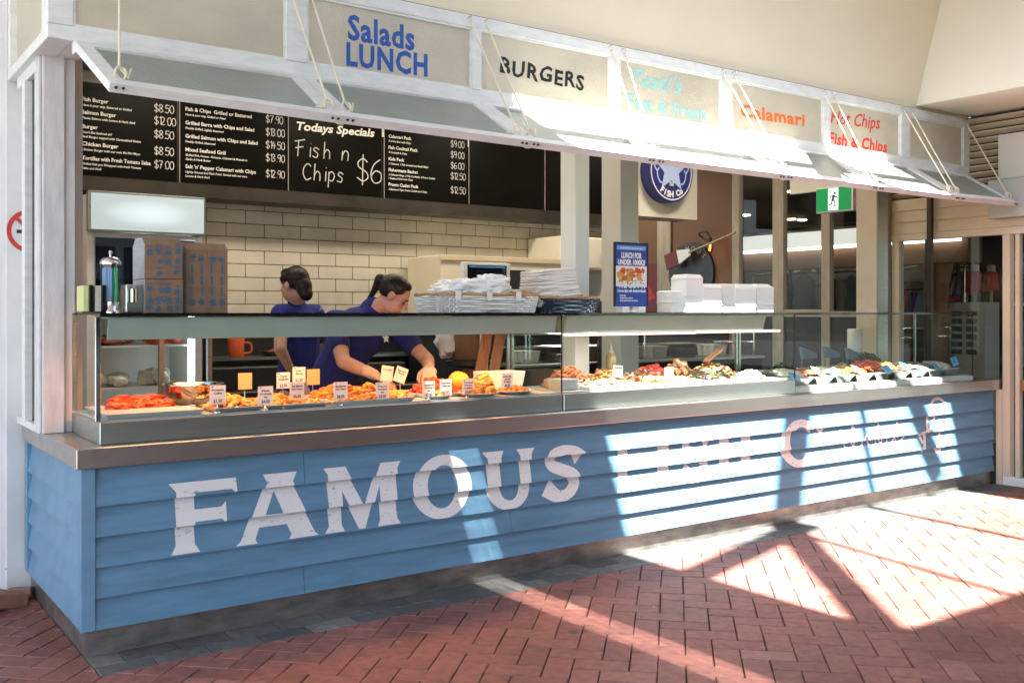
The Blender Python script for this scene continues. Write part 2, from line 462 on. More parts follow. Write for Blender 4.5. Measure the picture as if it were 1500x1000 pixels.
class MB:
    def __init__(s):
        s.v, s.f, s.m, s.sm = [], [], [], []

    def add(s, vs, fs, m=0, smooth=False):
        o = len(s.v)
        s.v += [tuple(v) for v in vs]
        for f in fs:
            s.f.append([i + o for i in f])
            s.m.append(m)
            s.sm.append(smooth)
        return s

    def box(s, x0, y0, z0, x1, y1, z1, m=0):
        vs = [(x0, y0, z0), (x1, y0, z0), (x1, y1, z0), (x0, y1, z0), (x0, y0, z1), (x1, y0, z1), (x1, y1, z1), (x0, y1, z1)]
        return s.add(vs, [(0, 3, 2, 1), (4, 5, 6, 7), (0, 1, 5, 4), (1, 2, 6, 5), (2, 3, 7, 6), (3, 0, 4, 7)], m)

    def hexa(s, lo, hi, m=0):
        """solid between two quads (same winding)"""
        vs = list(lo) + list(hi)
        return s.add(vs, [(0, 3, 2, 1), (4, 5, 6, 7), (0, 1, 5, 4), (1, 2, 6, 5), (2, 3, 7, 6), (3, 0, 4, 7)], m)

    def obox(s, c, size, R, m=0):
        hx, hy, hz = [k / 2 for k in size]
        vs = []
        for z in (-hz, hz):
            for x, y in ((-hx, -hy), (hx, -hy), (hx, hy), (-hx, hy)):
                vs.append(Vector(c) + R @ Vector((x, y, z)))
        return s.add(vs, [(0, 3, 2, 1), (4, 5, 6, 7), (0, 1, 5, 4), (1, 2, 6, 5), (2, 3, 7, 6), (3, 0, 4, 7)], m)

    def tube(s, pts, r, n=8, m=0, cap=True):
        pts = [Vector(p) for p in pts]
        rs = r if isinstance(r, (list, tuple)) else [r] * len(pts)
        vs, fs = [], []
        prev = None
        for i, p in enumerate(pts):
            d = (pts[min(i + 1, len(pts) - 1)] - pts[max(i - 1, 0)]).normalized()
            if prev is None:
                a = d.orthogonal().normalized()
            else:
                a = (prev - d * prev.dot(d))
                a = a.normalized() if a.length > 1e-6 else d.orthogonal().normalized()
            prev = a
            b = d.cross(a)
            for k in range(n):
                t = 2 * PI * k / n
                vs.append(p + (a * math.cos(t) + b * math.sin(t)) * rs[i])
        for i in range(len(pts) - 1):
            for k in range(n):
                fs.append((i * n + k, i * n + (k + 1) % n, (i + 1) * n + (k + 1) % n, (i + 1) * n + k))
        if cap:
            fs.append(tuple(reversed(range(n))))
            fs.append(tuple(range((len(pts) - 1) * n, len(pts) * n)))
        return s.add(vs, fs, m, True)

    def lathe(s, c, prof, n=24, m=0, axis=None):
        """prof: (r, h) going up; axis: rotation matrix from +Z"""
        c = Vector(c)
        vs, fs = [], []
        for r, h in prof:
            for k in range(n):
                t = 2 * PI * k / n
                p = Vector((r * math.cos(t), r * math.sin(t), h))
                vs.append(c + (axis @ p if axis else p))
        for i in range(len(prof) - 1):
            for k in range(n):
                fs.append((i * n + k, i * n + (k + 1) % n, (i + 1) * n + (k + 1) % n, (i + 1) * n + k))
        if prof[0][0] > 1e-5:
            fs.append(tuple(reversed(range(n))))
        if prof[-1][0] > 1e-5:
            fs.append(tuple(range((len(prof) - 1) * n, len(prof) * n)))
        return s.add(vs, fs, m, True)

    def blob(s, c, r, sub=2, rough=0.15, seed=0, R=None, m=0, freq=1.6):
        vs, fs = ICO[sub]
        out = []
        off = Vector((seed * 3.1, seed * 1.7, seed * 0.9))
        for v in vs:
            k = 1 + rough * noise.noise(v * freq + off) * 2
            p = Vector((v.x * r[0], v.y * r[1], v.z * r[2])) * k
            out.append(Vector(c) + (R @ p if R else p))
        return s.add(out, fs, m, True)

    def prism(s, poly, o, u, v, depth, m=0):
        """polygon (2-D) in the plane o + u,v, thickened by depth along u x v"""
        o, u, v = Vector(o), Vector(u), Vector(v)
        nn = u.cross(v).normalized()
        n = len(poly)
        a = [o + u * p[0] + v * p[1] for p in poly]
        b = [q + nn * depth for q in a]
        fs = [tuple(reversed(range(n))), tuple(range(n, 2 * n))] + [(i, (i + 1) % n, n + (i + 1) % n, n + i) for i in range(n)]
        return s.add(a + b, fs, m)

    def build(s, name, mats, parent=None, bevel=0.0, seg=1, recalc=True, angle=None, mods=None):
        off = Vector((0, 0, 0))
        if parent is not None:
            off = ORG.get(parent.name, Vector((0, 0, 0)))
        me = bpy.data.meshes.new(name)
        me.from_pydata([(p[0] - off.x, p[1] - off.y, p[2] - off.z) for p in s.v], [], s.f)
        if isinstance(mats, str):
            mats = [mats]
        for k in mats:
            me.materials.append(M[k])
        for i, p in enumerate(me.polygons):
            p.material_index = s.m[i]
            p.use_smooth = s.sm[i]
        if recalc:
            b = bmesh.new()
            b.from_mesh(me)
            bmesh.ops.recalc_face_normals(b, faces=b.faces)
            b.to_mesh(me)
            b.free()
        if any(s.sm):
            me.set_sharp_from_angle(angle=math.radians(angle or 45))
        o = bpy.data.objects.new(name, me)
        COL.objects.link(o)
        if parent is not None:
            o.parent = parent
            ORG[o.name] = off
        if bevel > 0:
            md = o.modifiers.new("bevel", 'BEVEL')
            md.width = bevel
            md.segments = seg
            md.limit_method = 'ANGLE'
            md.angle_limit = math.radians(40)
        return o


ORG = {}


def thing(name, label, cat, loc, group=None):
    o = bpy.data.objects.new(name, None)
    o.empty_display_size = 0.1
    COL.objects.link(o)
    o.location = loc
    ORG[o.name] = Vector(loc)
    o["label"] = label
    o["category"] = cat
    if group:
        o["group"] = group
    return o


def tag(o, label, cat, group=None, kind=None):
    o["label"] = label
    o["category"] = cat
    if group:
        o["group"] = group
    if kind:
        o["kind"] = kind
    return o


def structure(o, label=None, cat=None):
    o["kind"] = "structure"
    if label:
        o["label"] = label
        o["category"] = cat
    return o


TXT = {}


def text2d(s, bold=0.0, sp=1.0):
    key = (s, bold, sp)
    if key in TXT:
        return TXT[key]
    cu = bpy.data.curves.new("lettering", 'FONT')
    cu.body = s
    cu.size = 1.0
    cu.offset = bold
    cu.space_character = sp
    cu.resolution_u = 2
    ob = bpy.data.objects.new("lettering", cu)
    COL.objects.link(ob)
    dg = bpy.context.evaluated_depsgraph_get()
    me = bpy.data.meshes.new_from_object(ob.evaluated_get(dg))
    vs = [(v.co.x, v.co.y) for v in me.vertices]
    fs = [list(p.vertices) for p in me.polygons]
    bpy.data.objects.remove(ob)
    bpy.data.meshes.remove(me)
    bpy.data.curves.remove(cu)
    TXT[key] = (vs, fs)
    return TXT[key]


def put_text(mb, s, o, u, v, h, width=None, bold=0.0, shear=0.0, m=0, align='L', sp=1.0, wob=0.0, smooth=False):
    """text whose capitals are h high, baseline start o, running along u with up v; width squeezes it to fit"""
    vs, fs = text2d(s, bold, sp)
    if not vs:
        return
    k = h / 0.70
    x0 = min(p[0] for p in vs)
    x1 = max(p[0] for p in vs)
    sx = k if width is None else width / (x1 - x0)
    W = (x1 - x0) * sx
    ox = {'L': 0, 'C': -W / 2, 'R': -W}[align]
    o, u, v = Vector(o), Vector(u), Vector(v)
    out = []
    for p in vs:
        x = (p[0] - x0) * sx + ox + shear * p[1] * k
        y = p[1] * k
        if wob:
            y += wob * h * math.sin((p[0] - x0) * 5.1 + 1.0)
        out.append(o + u * x + v * y)
    mb.add(out, fs, m)


def ribbon(pts, wd):
    """2-D stroke polygon quads of width wd (or list) along pts"""
    P = [Vector(p) for p in pts]
    ws = wd if isinstance(wd, (list, tuple)) else [wd] * len(P)
    L, R = [], []
    for i, p in enumerate(P):
        d = P[min(i + 1, len(P) - 1)] - P[max(i - 1, 0)]
        if d.length < 1e-9:
            d = Vector((1, 0))
        d.normalize()
        nn = Vector((-d.y, d.x)) * ws[i] / 2
        L.append(p + nn)
        R.append(p - nn)
    return L, R


def spline(pts, n=6):
    """Catmull-Rom through 2-D / 3-D points"""
    P = [Vector(p) for p in pts]
    if len(P) < 3:
        return P
    out = []
    for i in range(len(P) - 1):
        p0, p1, p2, p3 = P[max(i - 1, 0)], P[i], P[i + 1], P[min(i + 2, len(P) - 1)]
        for k in range(n):
            t = k / n
            out.append(0.5 * ((2 * p1) + (p2 - p0) * t + (2 * p0 - 5 * p1 + 4 * p2 - p3) * t * t + (3 * p1 - p0 - 3 * p2 + p3) * t ** 3))
    out.append(P[-1])
    return out


STROKES = {
    '$': [[(.78, .82), (.5, .95), (.2, .8), (.25, .6), (.7, .42), (.8, .2), (.5, .05), (.12, .18)], [(.5, 1.12), (.46, -.12)]],
    '0': [[(.5, 1), (.2, .8), (.15, .4), (.35, .02), (.7, .1), (.82, .5), (.7, .9), (.5, 1)]],
    '1': [[(.3, .8), (.5, 1), (.48, 0)]],
    '2': [[(.15, .8), (.45, 1), (.75, .8), (.6, .45), (.12, .02)], [(.12, .02), (.85, .04)]],
    '3': [[(.15, .9), (.5, 1), (.75, .78), (.45, .54), (.8, .3), (.5, .02), (.12, .1)]],
    '4': [[(.6, 1), (.15, .4)], [(.15, .4), (.9, .42)], [(.68, .7), (.64, 0)]],
    '5': [[(.25, 1), (.2, .58), (.55, .62), (.8, .36), (.55, .02), (.12, .1)], [(.25, 1), (.8, .98)]],
    '6': [[(.75, .98), (.35, .75), (.15, .35), (.35, .02), (.75, .1), (.78, .42), (.45, .5), (.18, .3)]],
    '7': [[(.12, .98), (.82, .97)], [(.82, .97), (.5, .5), (.4, 0)], [(.35, .5), (.72, .52)]],
    '8': [[(.5, .52), (.2, .74), (.5, 1), (.78, .76), (.5, .52), (.18, .24), (.5, 0), (.82, .24), (.5, .52)]],
    '9': [[(.78, .72), (.5, .48), (.2, .68), (.4, 1), (.75, .9), (.78, .5), (.6, 0)]],
    'F': [[(.32, 1), (.22, 0)], [(-.05, .9), (.9, 1.06)], [(0, .5), (.75, .62)]],
    'i': [[(.42, .62), (.36, 0)], [(.46, .82), (.45, .86)]],
    's': [[(.75, .52), (.45, .64), (.25, .48), (.62, .26), (.5, .02), (.12, .1)]],
    'h': [[(.3, 1.05), (.2, 0)], [(.22, .3), (.5, .58), (.75, .42), (.74, 0)]],
    'n': [[(.2, .6), (.14, 0)], [(.17, .3), (.45, .62), (.75, .48), (.7, 0)]],
    'C': [[(.85, .85), (.55, 1), (.2, .75), (.12, .35), (.4, .0), (.85, .14)]],
    'p': [[(.3, .62), (.2, -.38)], [(.25, .45), (.55, .64), (.8, .4), (.6, .05), (.25, .12)]],
    '.': [[(.4, .02), (.46, .04)]],
}


def put_strokes(mb, s, o, u, v, h, adv=0.62, wd=0.1, m=0):
    o, u, v = Vector(o), Vector(u), Vector(v)
    x = 0
    nrm = u.cross(v).normalized()
    lay = 0
    for ch in s:
        if ch == ' ':
            x += adv * 0.8
            continue
        for st in STROKES.get(ch, []):
            pts = spline([((p[0] * 0.72 + x), p[1]) for p in st], 5)
            L, R = ribbon(pts, wd)
            lay += 1
            vs = [o + (u * p.x + v * p.y) * h + nrm * 0.00012 * (lay % 4) for p in L + R]
            n = len(L)
            mb.add(vs, [(i, i + 1, n + i + 1, n + i) for i in range(n - 1)], m)
        x += adv * (0.45 if ch in '.i1' else 1)


# ------------------------------------------------------------------ ground
def clip_poly(poly, a, b, c):
    """keep a*x + b*y <= c"""
    out = []
    for i in range(len(poly)):
        p, q = poly[i], poly[(i + 1) % len(poly)]
        dp, dq = a * p[0] + b * p[1] - c, a * q[0] + b * q[1] - c
        if dp <= 0:
            out.append(p)
        if dp * dq < 0:
            t = dp / (dp - dq)
            out.append((p[0] + (q[0] - p[0]) * t, p[1] + (q[1] - p[1]) * t))
    return out


def tone_mat(name, c1, c2, c3, rough=0.7):
    m = bpy.data.materials.new(name)
    m.use_nodes = True
    n, l = m.node_tree.nodes, m.node_tree.links
    p = n["Principled BSDF"]
    p.inputs["Roughness"].default_value = rough
    a = n.new("ShaderNodeAttribute")
    a.attribute_name = "tone"
    r = n.new("ShaderNodeValToRGB")
    r.color_ramp.elements[0].color = (*c1, 1)
    r.color_ramp.elements[1].color = (*c3, 1)
    e = r.color_ramp.elements.new(0.6)
    e.color = (*c2, 1)
    l.new(a.outputs["Fac"], r.inputs[0])
    tc = n.new("ShaderNodeTexCoord")
    t = n.new("ShaderNodeTexNoise")
    t.inputs["Scale"].default_value = 22
    t.inputs["Detail"].default_value = 8
    l.new(tc.outputs["Object"], t.inputs["Vector"])
    t2 = n.new("ShaderNodeTexNoise")
    t2.inputs["Scale"].default_value = 1.3
    t2.inputs["Detail"].default_value = 5
    l.new(tc.outputs["Object"], t2.inputs["Vector"])
    mm = n.new("ShaderNodeMapRange")
    mm.inputs[1].default_value = 0.3
    mm.inputs[2].default_value = 0.7
    mm.inputs[3].default_value = 0.72
    mm.inputs[4].default_value = 1.18
    l.new(t.outputs["Fac"], mm.inputs[0])
    m3 = n.new("ShaderNodeMapRange")
    m3.inputs[1].default_value = 0.3
    m3.inputs[2].default_value = 0.7
    m3.inputs[3].default_value = 0.68
    m3.inputs[4].default_value = 1.22
    l.new(t2.outputs["Fac"], m3.inputs[0])
    mu = n.new("ShaderNodeMath")
    mu.operation = 'MULTIPLY'
    l.new(mm.outputs[0], mu.inputs[0])
    l.new(m3.outputs[0], mu.inputs[1])
    mx = n.new("ShaderNodeVectorMath")
    mx.operation = 'SCALE'
    l.new(r.outputs[0], mx.inputs[0])
    l.new(mu.outputs[0], mx.inputs["Scale"])
    prev = mx.outputs[0]
    for sc_v, rad, cs, amt in ((2.3, 0.055, (0.05, 0.04, 0.038), 0.75), (3.7, 0.035, (0.42, 0.36, 0.33), 0.6), (6.1, 0.05, (0.09, 0.05, 0.04), 0.6)):
        vo = n.new("ShaderNodeTexVoronoi")
        vo.inputs["Scale"].default_value = sc_v
        l.new(tc.outputs["Object"], vo.inputs["Vector"])
        ad = n.new("ShaderNodeMath")
        ad.operation = 'MULTIPLY_ADD'
        ad.inputs[1].default_value = 0.09
        l.new(t.outputs["Fac"], ad.inputs[0])
        l.new(vo.outputs["Distance"], ad.inputs[2])
        mr_ = n.new("ShaderNodeMapRange")
        mr_.inputs[1].default_value = rad + 0.035
        mr_.inputs[2].default_value = rad + 0.055
        mr_.inputs[3].default_value = amt
        mr_.inputs[4].default_value = 0.0
        l.new(ad.outputs[0], mr_.inputs[0])
        mk = n.new("ShaderNodeMix")
        mk.data_type = 'RGBA'
        mk.inputs[7].default_value = (*cs, 1)
        l.new(mr_.outputs[0], mk.inputs[0])
        l.new(prev, mk.inputs[6])
        prev = mk.outputs[2]
    l.new(prev, p.inputs["Base Color"])
    bp = n.new("ShaderNodeBump")
    bp.inputs["Strength"].default_value = 0.25
    bp.inputs["Distance"].default_value = 0.006
    l.new(t.outputs["Fac"], bp.inputs["Height"])
    l.new(bp.outputs[0], p.inputs["Normal"])
    rr = n.new("ShaderNodeMapRange")
    rr.inputs[3].default_value = rough - 0.12
    rr.inputs[4].default_value = rough + 0.15
    l.new(t2.outputs["Fac"], rr.inputs[0])
    l.new(rr.outputs[0], p.inputs["Roughness"])
    M[name] = m


tone_mat("brick_paver", (0.20, 0.080, 0.066), (0.25, 0.100, 0.082), (0.34, 0.18, 0.15), 0.62)
tone_mat("dark_paver", (0.075, 0.077, 0.08), (0.105, 0.105, 0.105), (0.15, 0.147, 0.14), 0.6)
mat("joint_sand", (0.045, 0.032, 0.026), 0.95, var=0.4, vscale=30)
mat("far_ground", (0.16, 0.165, 0.17), 0.85, var=0.2, vscale=2)


def paver_mesh(name, polys, material):
    mb = MB()
    tones = []
    for poly, tn, dz in polys:
        n = len(poly)
        if n < 3:
            continue
        cx = sum(p[0] for p in poly) / n
        cy = sum(p[1] for p in poly) / n
        ins, low = [], []
        for p in poly:
            d = math.hypot(p[0] - cx, p[1] - cy) + 1e-9
            k = max(0.1, 1 - 0.0045 / d)
            ins.append((cx + (p[0] - cx) * k, cy + (p[1] - cy) * k, dz))
            low.append((p[0], p[1], dz - 0.004))
        bot = [(p[0], p[1], -0.02) for p in poly]
        fs = [tuple(range(n))] + [(n + i, n + (i + 1) % n, (i + 1) % n, i) for i in range(n)] + \
             [(2 * n + i, 2 * n + (i + 1) % n, n + (i + 1) % n, n + i) for i in range(n)]
        mb.add(ins + low + bot, fs)
        tones += [tn] * len(fs)
    o = mb.build(name, material, recalc=False)
    at_ = o.data.attributes.new("tone", 'FLOAT', 'FACE')
    at_.data.foreach_set("value", tones)
    return o


W_, L_ = 0.115, 0.230
polys = []
c45 = math.sqrt(0.5)
for d4 in range(-40, 41):
    for k in range(-75, 76):
        for kind in (0, 1):
            if kind == 0:
                r = (k, k + 4 * d4, k + 2, k + 4 * d4 + 1)
            else:
                r = (k, k + 4 * d4 + 1, k + 1, k + 4 * d4 + 3)
            g = 0.0022 / W_
            q = [(r[0] + g, r[1] + g), (r[2] - g, r[1] + g), (r[2] - g, r[3] - g), (r[0] + g, r[3] - g)]
            cxq = (r[0] + r[2]) / 2 * W_
            cyq = (r[1] + r[3]) / 2 * W_
            X, Y = (cxq - cyq) * c45 + 1.5, (cxq + cyq) * c45 - 2.0
            if not (-1.7 < X < 9.4 and -5.2 < Y < 2.4):
                continue
            if X > 0.25 and Y > 0.0:
                continue
            random.seed(k * 911 + d4 * 37 + kind)
            jx, jy = random.uniform(-.0012, .0012), random.uniform(-.0012, .0012)
            pl = [((p[0] - p[1]) * W_ * c45 + 1.5 + jx, (p[0] + p[1]) * W_ * c45 - 2.0 + jy) for p in q]
            tn = random.random()
            tn = tn * 0.66 if tn < 0.97 else 0.7 + 0.2 * random.random()
            dz = random.uniform(-0.0015, 0.001)
            a = clip_poly(pl, 0, 1, -0.238)
            b = clip_poly(clip_poly(pl, 0, -1, 0.238), 1, 0, -0.002)
            for c in (a, b):
                if len(c) > 2:
                    polys.append((c, tn, dz))
structure(paver_mesh("pavement", polys, "brick_paver"), "red clay pavers laid in a herringbone in front of the counter", "pavement")
random.seed(11)
bp_ = []
x = 0.002
while x < 9.4:
    bp_.append(([(x, -0.234), (x + 0.226, -0.234), (x + 0.226, -0.121), (x, -0.121)], random.random(), random.uniform(-.001, .001)))
    bp_.append(([(x - 0.1, -0.117), (x + 0.126, -0.117), (x + 0.126, 0.03), (x - 0.1, 0.03)] if x > 0.1 else
                [(x, -0.117), (x + 0.126, -0.117), (x + 0.126, 0.03), (x, 0.03)], random.random(), random.uniform(-.001, .001)))
    x += 0.23
structure(paver_mesh("paving_border", bp_, "dark_paver"), "dark grey paver course along the foot of the counter", "pavement")
g = MB()
g.add([(-60, -60, -0.012), (60, -60, -0.012), (60, 60, -0.012), (-60, 60, -0.012)], [(0, 1, 2, 3)])
structure(g.build("ground", "joint_sand"))
g = MB()
g.box(-40, -40, -0.03, 40, -5.25, -0.004)
g.box(-40, -5.249, -0.03, -1.75, 20, -0.004)
structure(g.build("plaza", "far_ground"))

# loose broken paver against the column
mb = MB()
mb.obox((-0.20, 1.02, 0.045), (0.24, 0.20, 0.07), Matrix.Rotation(0.5, 3, 'Z') @ Matrix.Rotation(0.22, 3, 'Y'))
mb.obox((-0.06, 1.13, 0.028), (0.11, 0.10, 0.055), Matrix.Rotation(-0.4, 3, 'Z') @ Matrix.Rotation(-0.2, 3, 'X'))
mat("loose_brick", (0.34, 0.17, 0.12), 0.8, var=0.4, vscale=12, bump=0.3)
tag(mb.build("broken_paver", "loose_brick", bevel=0.006), "broken terracotta paver lying tilted at the foot of the white column", "paver")

# ------------------------------------------------------------------ arcade roof with its skylight
RH = 4.6
DX, DY = 0.25 * RH, 0.5 * RH          # floor point -> point of the roof plane the sun passes


def rp(xe, ye):
    return (xe - DX, ye - DY)


ox0, oy0 = rp(3.055, -1.78)
ox1, oy1 = rp(6.69, 1.60)
RX0, RX1, RY0, RY1 = -4.3, 9.6, -9.5, 0.30
mb = MB()
T = 0.014
_, sy0 = rp(0, -2.6)
_, sy1 = rp(0, 0.75)
slits = [rp(c - 0.0065, 0)[0] for c in (1.99, 2.05, 2.11)]
mb.box(RX0, RY0, RH, ox0, sy0, RH + T)
mb.box(RX0, sy1, RH, ox0, RY1, RH + T)
mb.box(RX0, RY1 + 0.001, RH, -0.101, 1.8, RH + T)
edges = [RX0] + [e for c in slits for e in (c, c + 0.013)] + [ox0]
for k in range(0, len(edges), 2):
    mb.box(edges[k], sy0, RH, edges[k + 1], sy1, RH + T)
mb.box(ox0, RY0, RH, ox1, oy0, RH + T)
mb.box(ox0, oy1, RH, ox1, RY1, RH + T)
mb.box(ox1, RY0, RH, RX1, RY1, RH + T)
structure(mb.build("roof", "roof_metal"))
sk = thing("skylight", "steel framed roof skylight with crossing rafters above the arcade", "skylight", (ox0, oy0, RH))


def rafter(a, b, wd, name="rafter"):
    pa, pb = Vector(rp(*a)), Vector(rp(*b))
    d = (pb - pa).normalized()
    nn = Vector((-d.y, d.x)) * wd / 2
    m_ = MB()
    q = [pa - nn, pb - nn, pb + nn, pa + nn]
    m_.hexa([(p.x, p.y, RH + 0.005) for p in q], [(p.x, p.y, RH + 0.055) for p in q])
    m_.build(name, "roof_metal", sk)


rafter((2.95, -1.83), (5.88, 1.62), 0.22)
rafter((3.0, -0.585), (4.60, -0.10), 0.21)
rafter((4.36, -0.10), (4.06, -1.80), 0.05, "glazing_bar")
rafter((5.30, -1.80), (5.66, 1.62), 0.06, "glazing_bar")
rafter((6.36, 0.02), (5.65, 1.62), 0.20)
rafter((3.0, 1.18), (6.7, 1.18), 0.10, "glazing_bar")

# unseen shopfront added behind the camera: blocks horizon sky, mirrored in steel and glass
op = thing("added_shopfront", "unseen dull green grey shopfront added across the arcade to block sky light", "shopfront", (4.5, -9.4, 0))
mat("opposite_wall", (0.26, 0.31, 0.29), 0.8, var=0.1, vscale=1)
mb = MB()
mb.box(-0.6, -9.45, -0.003, 12.0, -9.30, 1.0)
mb.box(-0.6, -9.45, 2.6, 12.0, -9.30, RH - 0.003)
for k in range(7):
    mb.box(-0.6 + k * 2.08, -9.45, 1.001, -0.48 + k * 2.08, -9.30, 2.599)
mb.build("wall", "opposite_wall", op)
mb = MB()
mb.box(-0.45, -9.40, 1.001, 11.85, -9.38, 2.599)
mb.build("window", "black_gloss", op)

# ------------------------------------------------------------------ the counter
cn = thing("service_counter", "long blue weatherboard counter with painted white lettering and steel top", "counter", (0, 0, 0))
BANDS = [(0.12, 0.252), (0.252, 0.380), (0.380, 0.508), (0.508, 0.636), (0.636, 0.80)]
LAP = 0.025


def board_y(z):
    for a, b in BANDS:
        if z <= b + 1e-6:
            return -LAP * (1 - (z - a) / (b - a))
    return 0.0


mb = MB()
random.seed(3)
for bi, (a, b) in enumerate(BANDS):
    joints = [0.03] + sorted(random.sample([0.97, 2.18, 3.05, 4.25, 5.2, 6.1], 2)) + [7.18]
    if bi in (0, 4):
        joints = [0.03, 0.97, 3.9, 7.18]
    for x0, x1 in zip(joints[:-1], joints[1:]):
        x1 -= 0.0025
        mb.hexa([(x0, -LAP, a), (x1, -LAP, a), (x1, 0.02, a), (x0, 0.02, a)], [(x0, 0, b), (x1, 0, b), (x1, 0.02, b), (x0, 0.02, b)])
mb.build("front_weatherboards", "blue_paint", cn)
mb = MB()
for a, b in BANDS:
    mb.hexa([(-LAP, 0.035, a), (0.02, 0.035, a), (0.02, 1.16, a), (-LAP, 1.16, a)], [(0, 0.035, b), (0.02, 0.035, b), (0.02, 1.16, b), (0, 1.16, b)])
mb.build("end_weatherboards", "blue_trim", cn)
mb = MB()
mb.box(-0.028, -0.030, 0.12, 0.029, 0.033, 0.80)
mb.build("corner_trim", "blue_trim", cn, bevel=0.002)
mb = MB()
mb.box(-0.029, 1.162, 0.12, 0.03, 1.225, 0.86)
mb.build("corner_trim", "blue_trim", cn, bevel=0.002)
mb = MB()
mb.box(0.0, 0.022, -0.01, 7.2, 0.05, 0.118)
mb.box(0.0, 0.052, -0.01, 0.03, 1.22, 0.118)
mb.build("kickplate", "stainless_dirty", cn)
mb = MB()
mb.box(-0.05, -0.05, 0.80, 7.245, 0.58, 0.885)
mb.box(-0.05, 0.582, 0.80, 0.30, 1.16, 0.885)
mb.build("countertop", "stainless_edge", cn, bevel=0.004, seg=2)
# painted letters, cut so that every piece lies on its own board


def arc(cx, cy, rx, ry, a0, a1, n=18):
    return [(cx + rx * math.cos(math.radians(a0 + (a1 - a0) * i / n)), cy + ry * math.sin(math.radians(a0 + (a1 - a0) * i / n))) for i in range(n + 1)]


def ribbon_poly(pts, wd):
    L, R = ribbon(pts, wd)
    return [(p.x, p.y) for p in L] + [(p.x, p.y) for p in reversed(R)]


GLY = {
    'F': [[(0, 1), (.97, 1), (.985, .77), (.9, .845), (.37, .845), (.37, .6), (.76, .6), (.83, .67), (.83, .35), (.76, .43), (.37, .43), (.37, .12), (.44, 0), (.03, 0), (.1, .12), (.1, .88)]],
    'A': [[(0, 0), (.33, 0), (.30, .06), (.37, .22), (.80, .22), (.86, .06), (.82, 0), (1.3, 0), (1.24, .05), (.88, .86), (.95, 1), (.42, 1), (.48, .88), (.08, .06)],
          [(.45, .40), (.60, .74), (.73, .40)]],
    'M': [[(0, 0), (.36, 0), (.31, .1), (.33, .62), (.62, 0), (.74, 0), (1.03, .64), (1.03, .1), (.98, 0), (1.42, 0), (1.36, .1), (1.36, .9), (1.43, 1), (1.04, 1), (.71, .36), (.38, 1), (-.02, 1), (.05, .9), (.08, .1)]],
    'O': [arc(.57, .5, .57, .53, 0, 360, 40)[:-1], arc(.57, .5, .29, .36, 0, 360, 40)[:-1]],
    'U': [[(-.03, 1), (.43, 1), (.37, .88)] + arc(.58, .36, .21, .24, 180, 360, 14) + [(.79, .88), (.72, 1), (1.12, 1), (1.04, .88)] + arc(.56, .38, .48, .42, 0, -180, 20) + [(.08, .88)]],
    'S': [ribbon_poly(spline([(.92, .72), (.78, .86), (.52, .90), (.26, .82), (.24, .66), (.44, .56), (.70, .46), (.80, .28), (.62, .10), (.36, .09), (.12, .26)], 6),
                      [.34, .30, .28, .26, .23, .21, .19, .18, .17, .17, .17, .17] + [.18 + .004 * i for i in range(12)] + [.22] * 12 + [.24, .25, .26, .26, .25, .25, .24, .23, .23, .22, .22, .21] + [.2] * 5 + [.22, .24, .26, .28, .3, .32, .34, .36])],
    'I': [[(0, 0), (.44, 0), (.38, .12), (.38, .88), (.44, 1), (0, 1), (.07, .88), (.07, .12)]],
    'H': [[(0, 0), (.42, 0), (.36, .12), (.36, .42), (.74, .42), (.74, .12), (.68, 0), (1.1, 0), (1.03, .12), (1.03, .88), (1.1, 1), (.68, 1), (.74, .88), (.74, .6), (.36, .6), (.36, .88), (.42, 1), (0, 1), (.07, .88), (.07, .12)]],
    'C': [arc(.58, .5, .58, .53, 48, 315, 34) + [(.9, .1), (.82, .26)] + arc(.58, .5, .31, .36, 305, 58, 26) + [(.93, .68), (1.0, 1.0)]],
}


def clean_poly(p):
    return [Vector((a[0], a[1], 0)) for a in p]


lt = MB()


def paint_glyph(loops, x0, x1, z0, z1):
    xs = [p[0] for p in loops[0]]
    gx0, gx1 = min(xs), max(xs)
    sc = (x1 - x0) / (gx1 - gx0)
    loops = [[(x0 + (p[0] - gx0) * sc, z0 + p[1] * (z1 - z0)) for p in lp] for lp in loops]
    flat = [p for lp in loops for p in lp]
    tris = tessellate_polygon([clean_poly(lp) for lp in loops])
    for t in tris:
        tri = [flat[i] for i in t]
        for a, b in BANDS:
            pl = clip_poly(clip_poly(tri, 0, -1, -(a + 0.0012)), 0, 1, b - 0.0004)
            if len(pl) > 2:
                lt.add([(p[0], -LAP * (1 - (p[1] - a) / (b - a)) - 0.0016, p[1]) for p in pl], [tuple(range(len(pl)))])


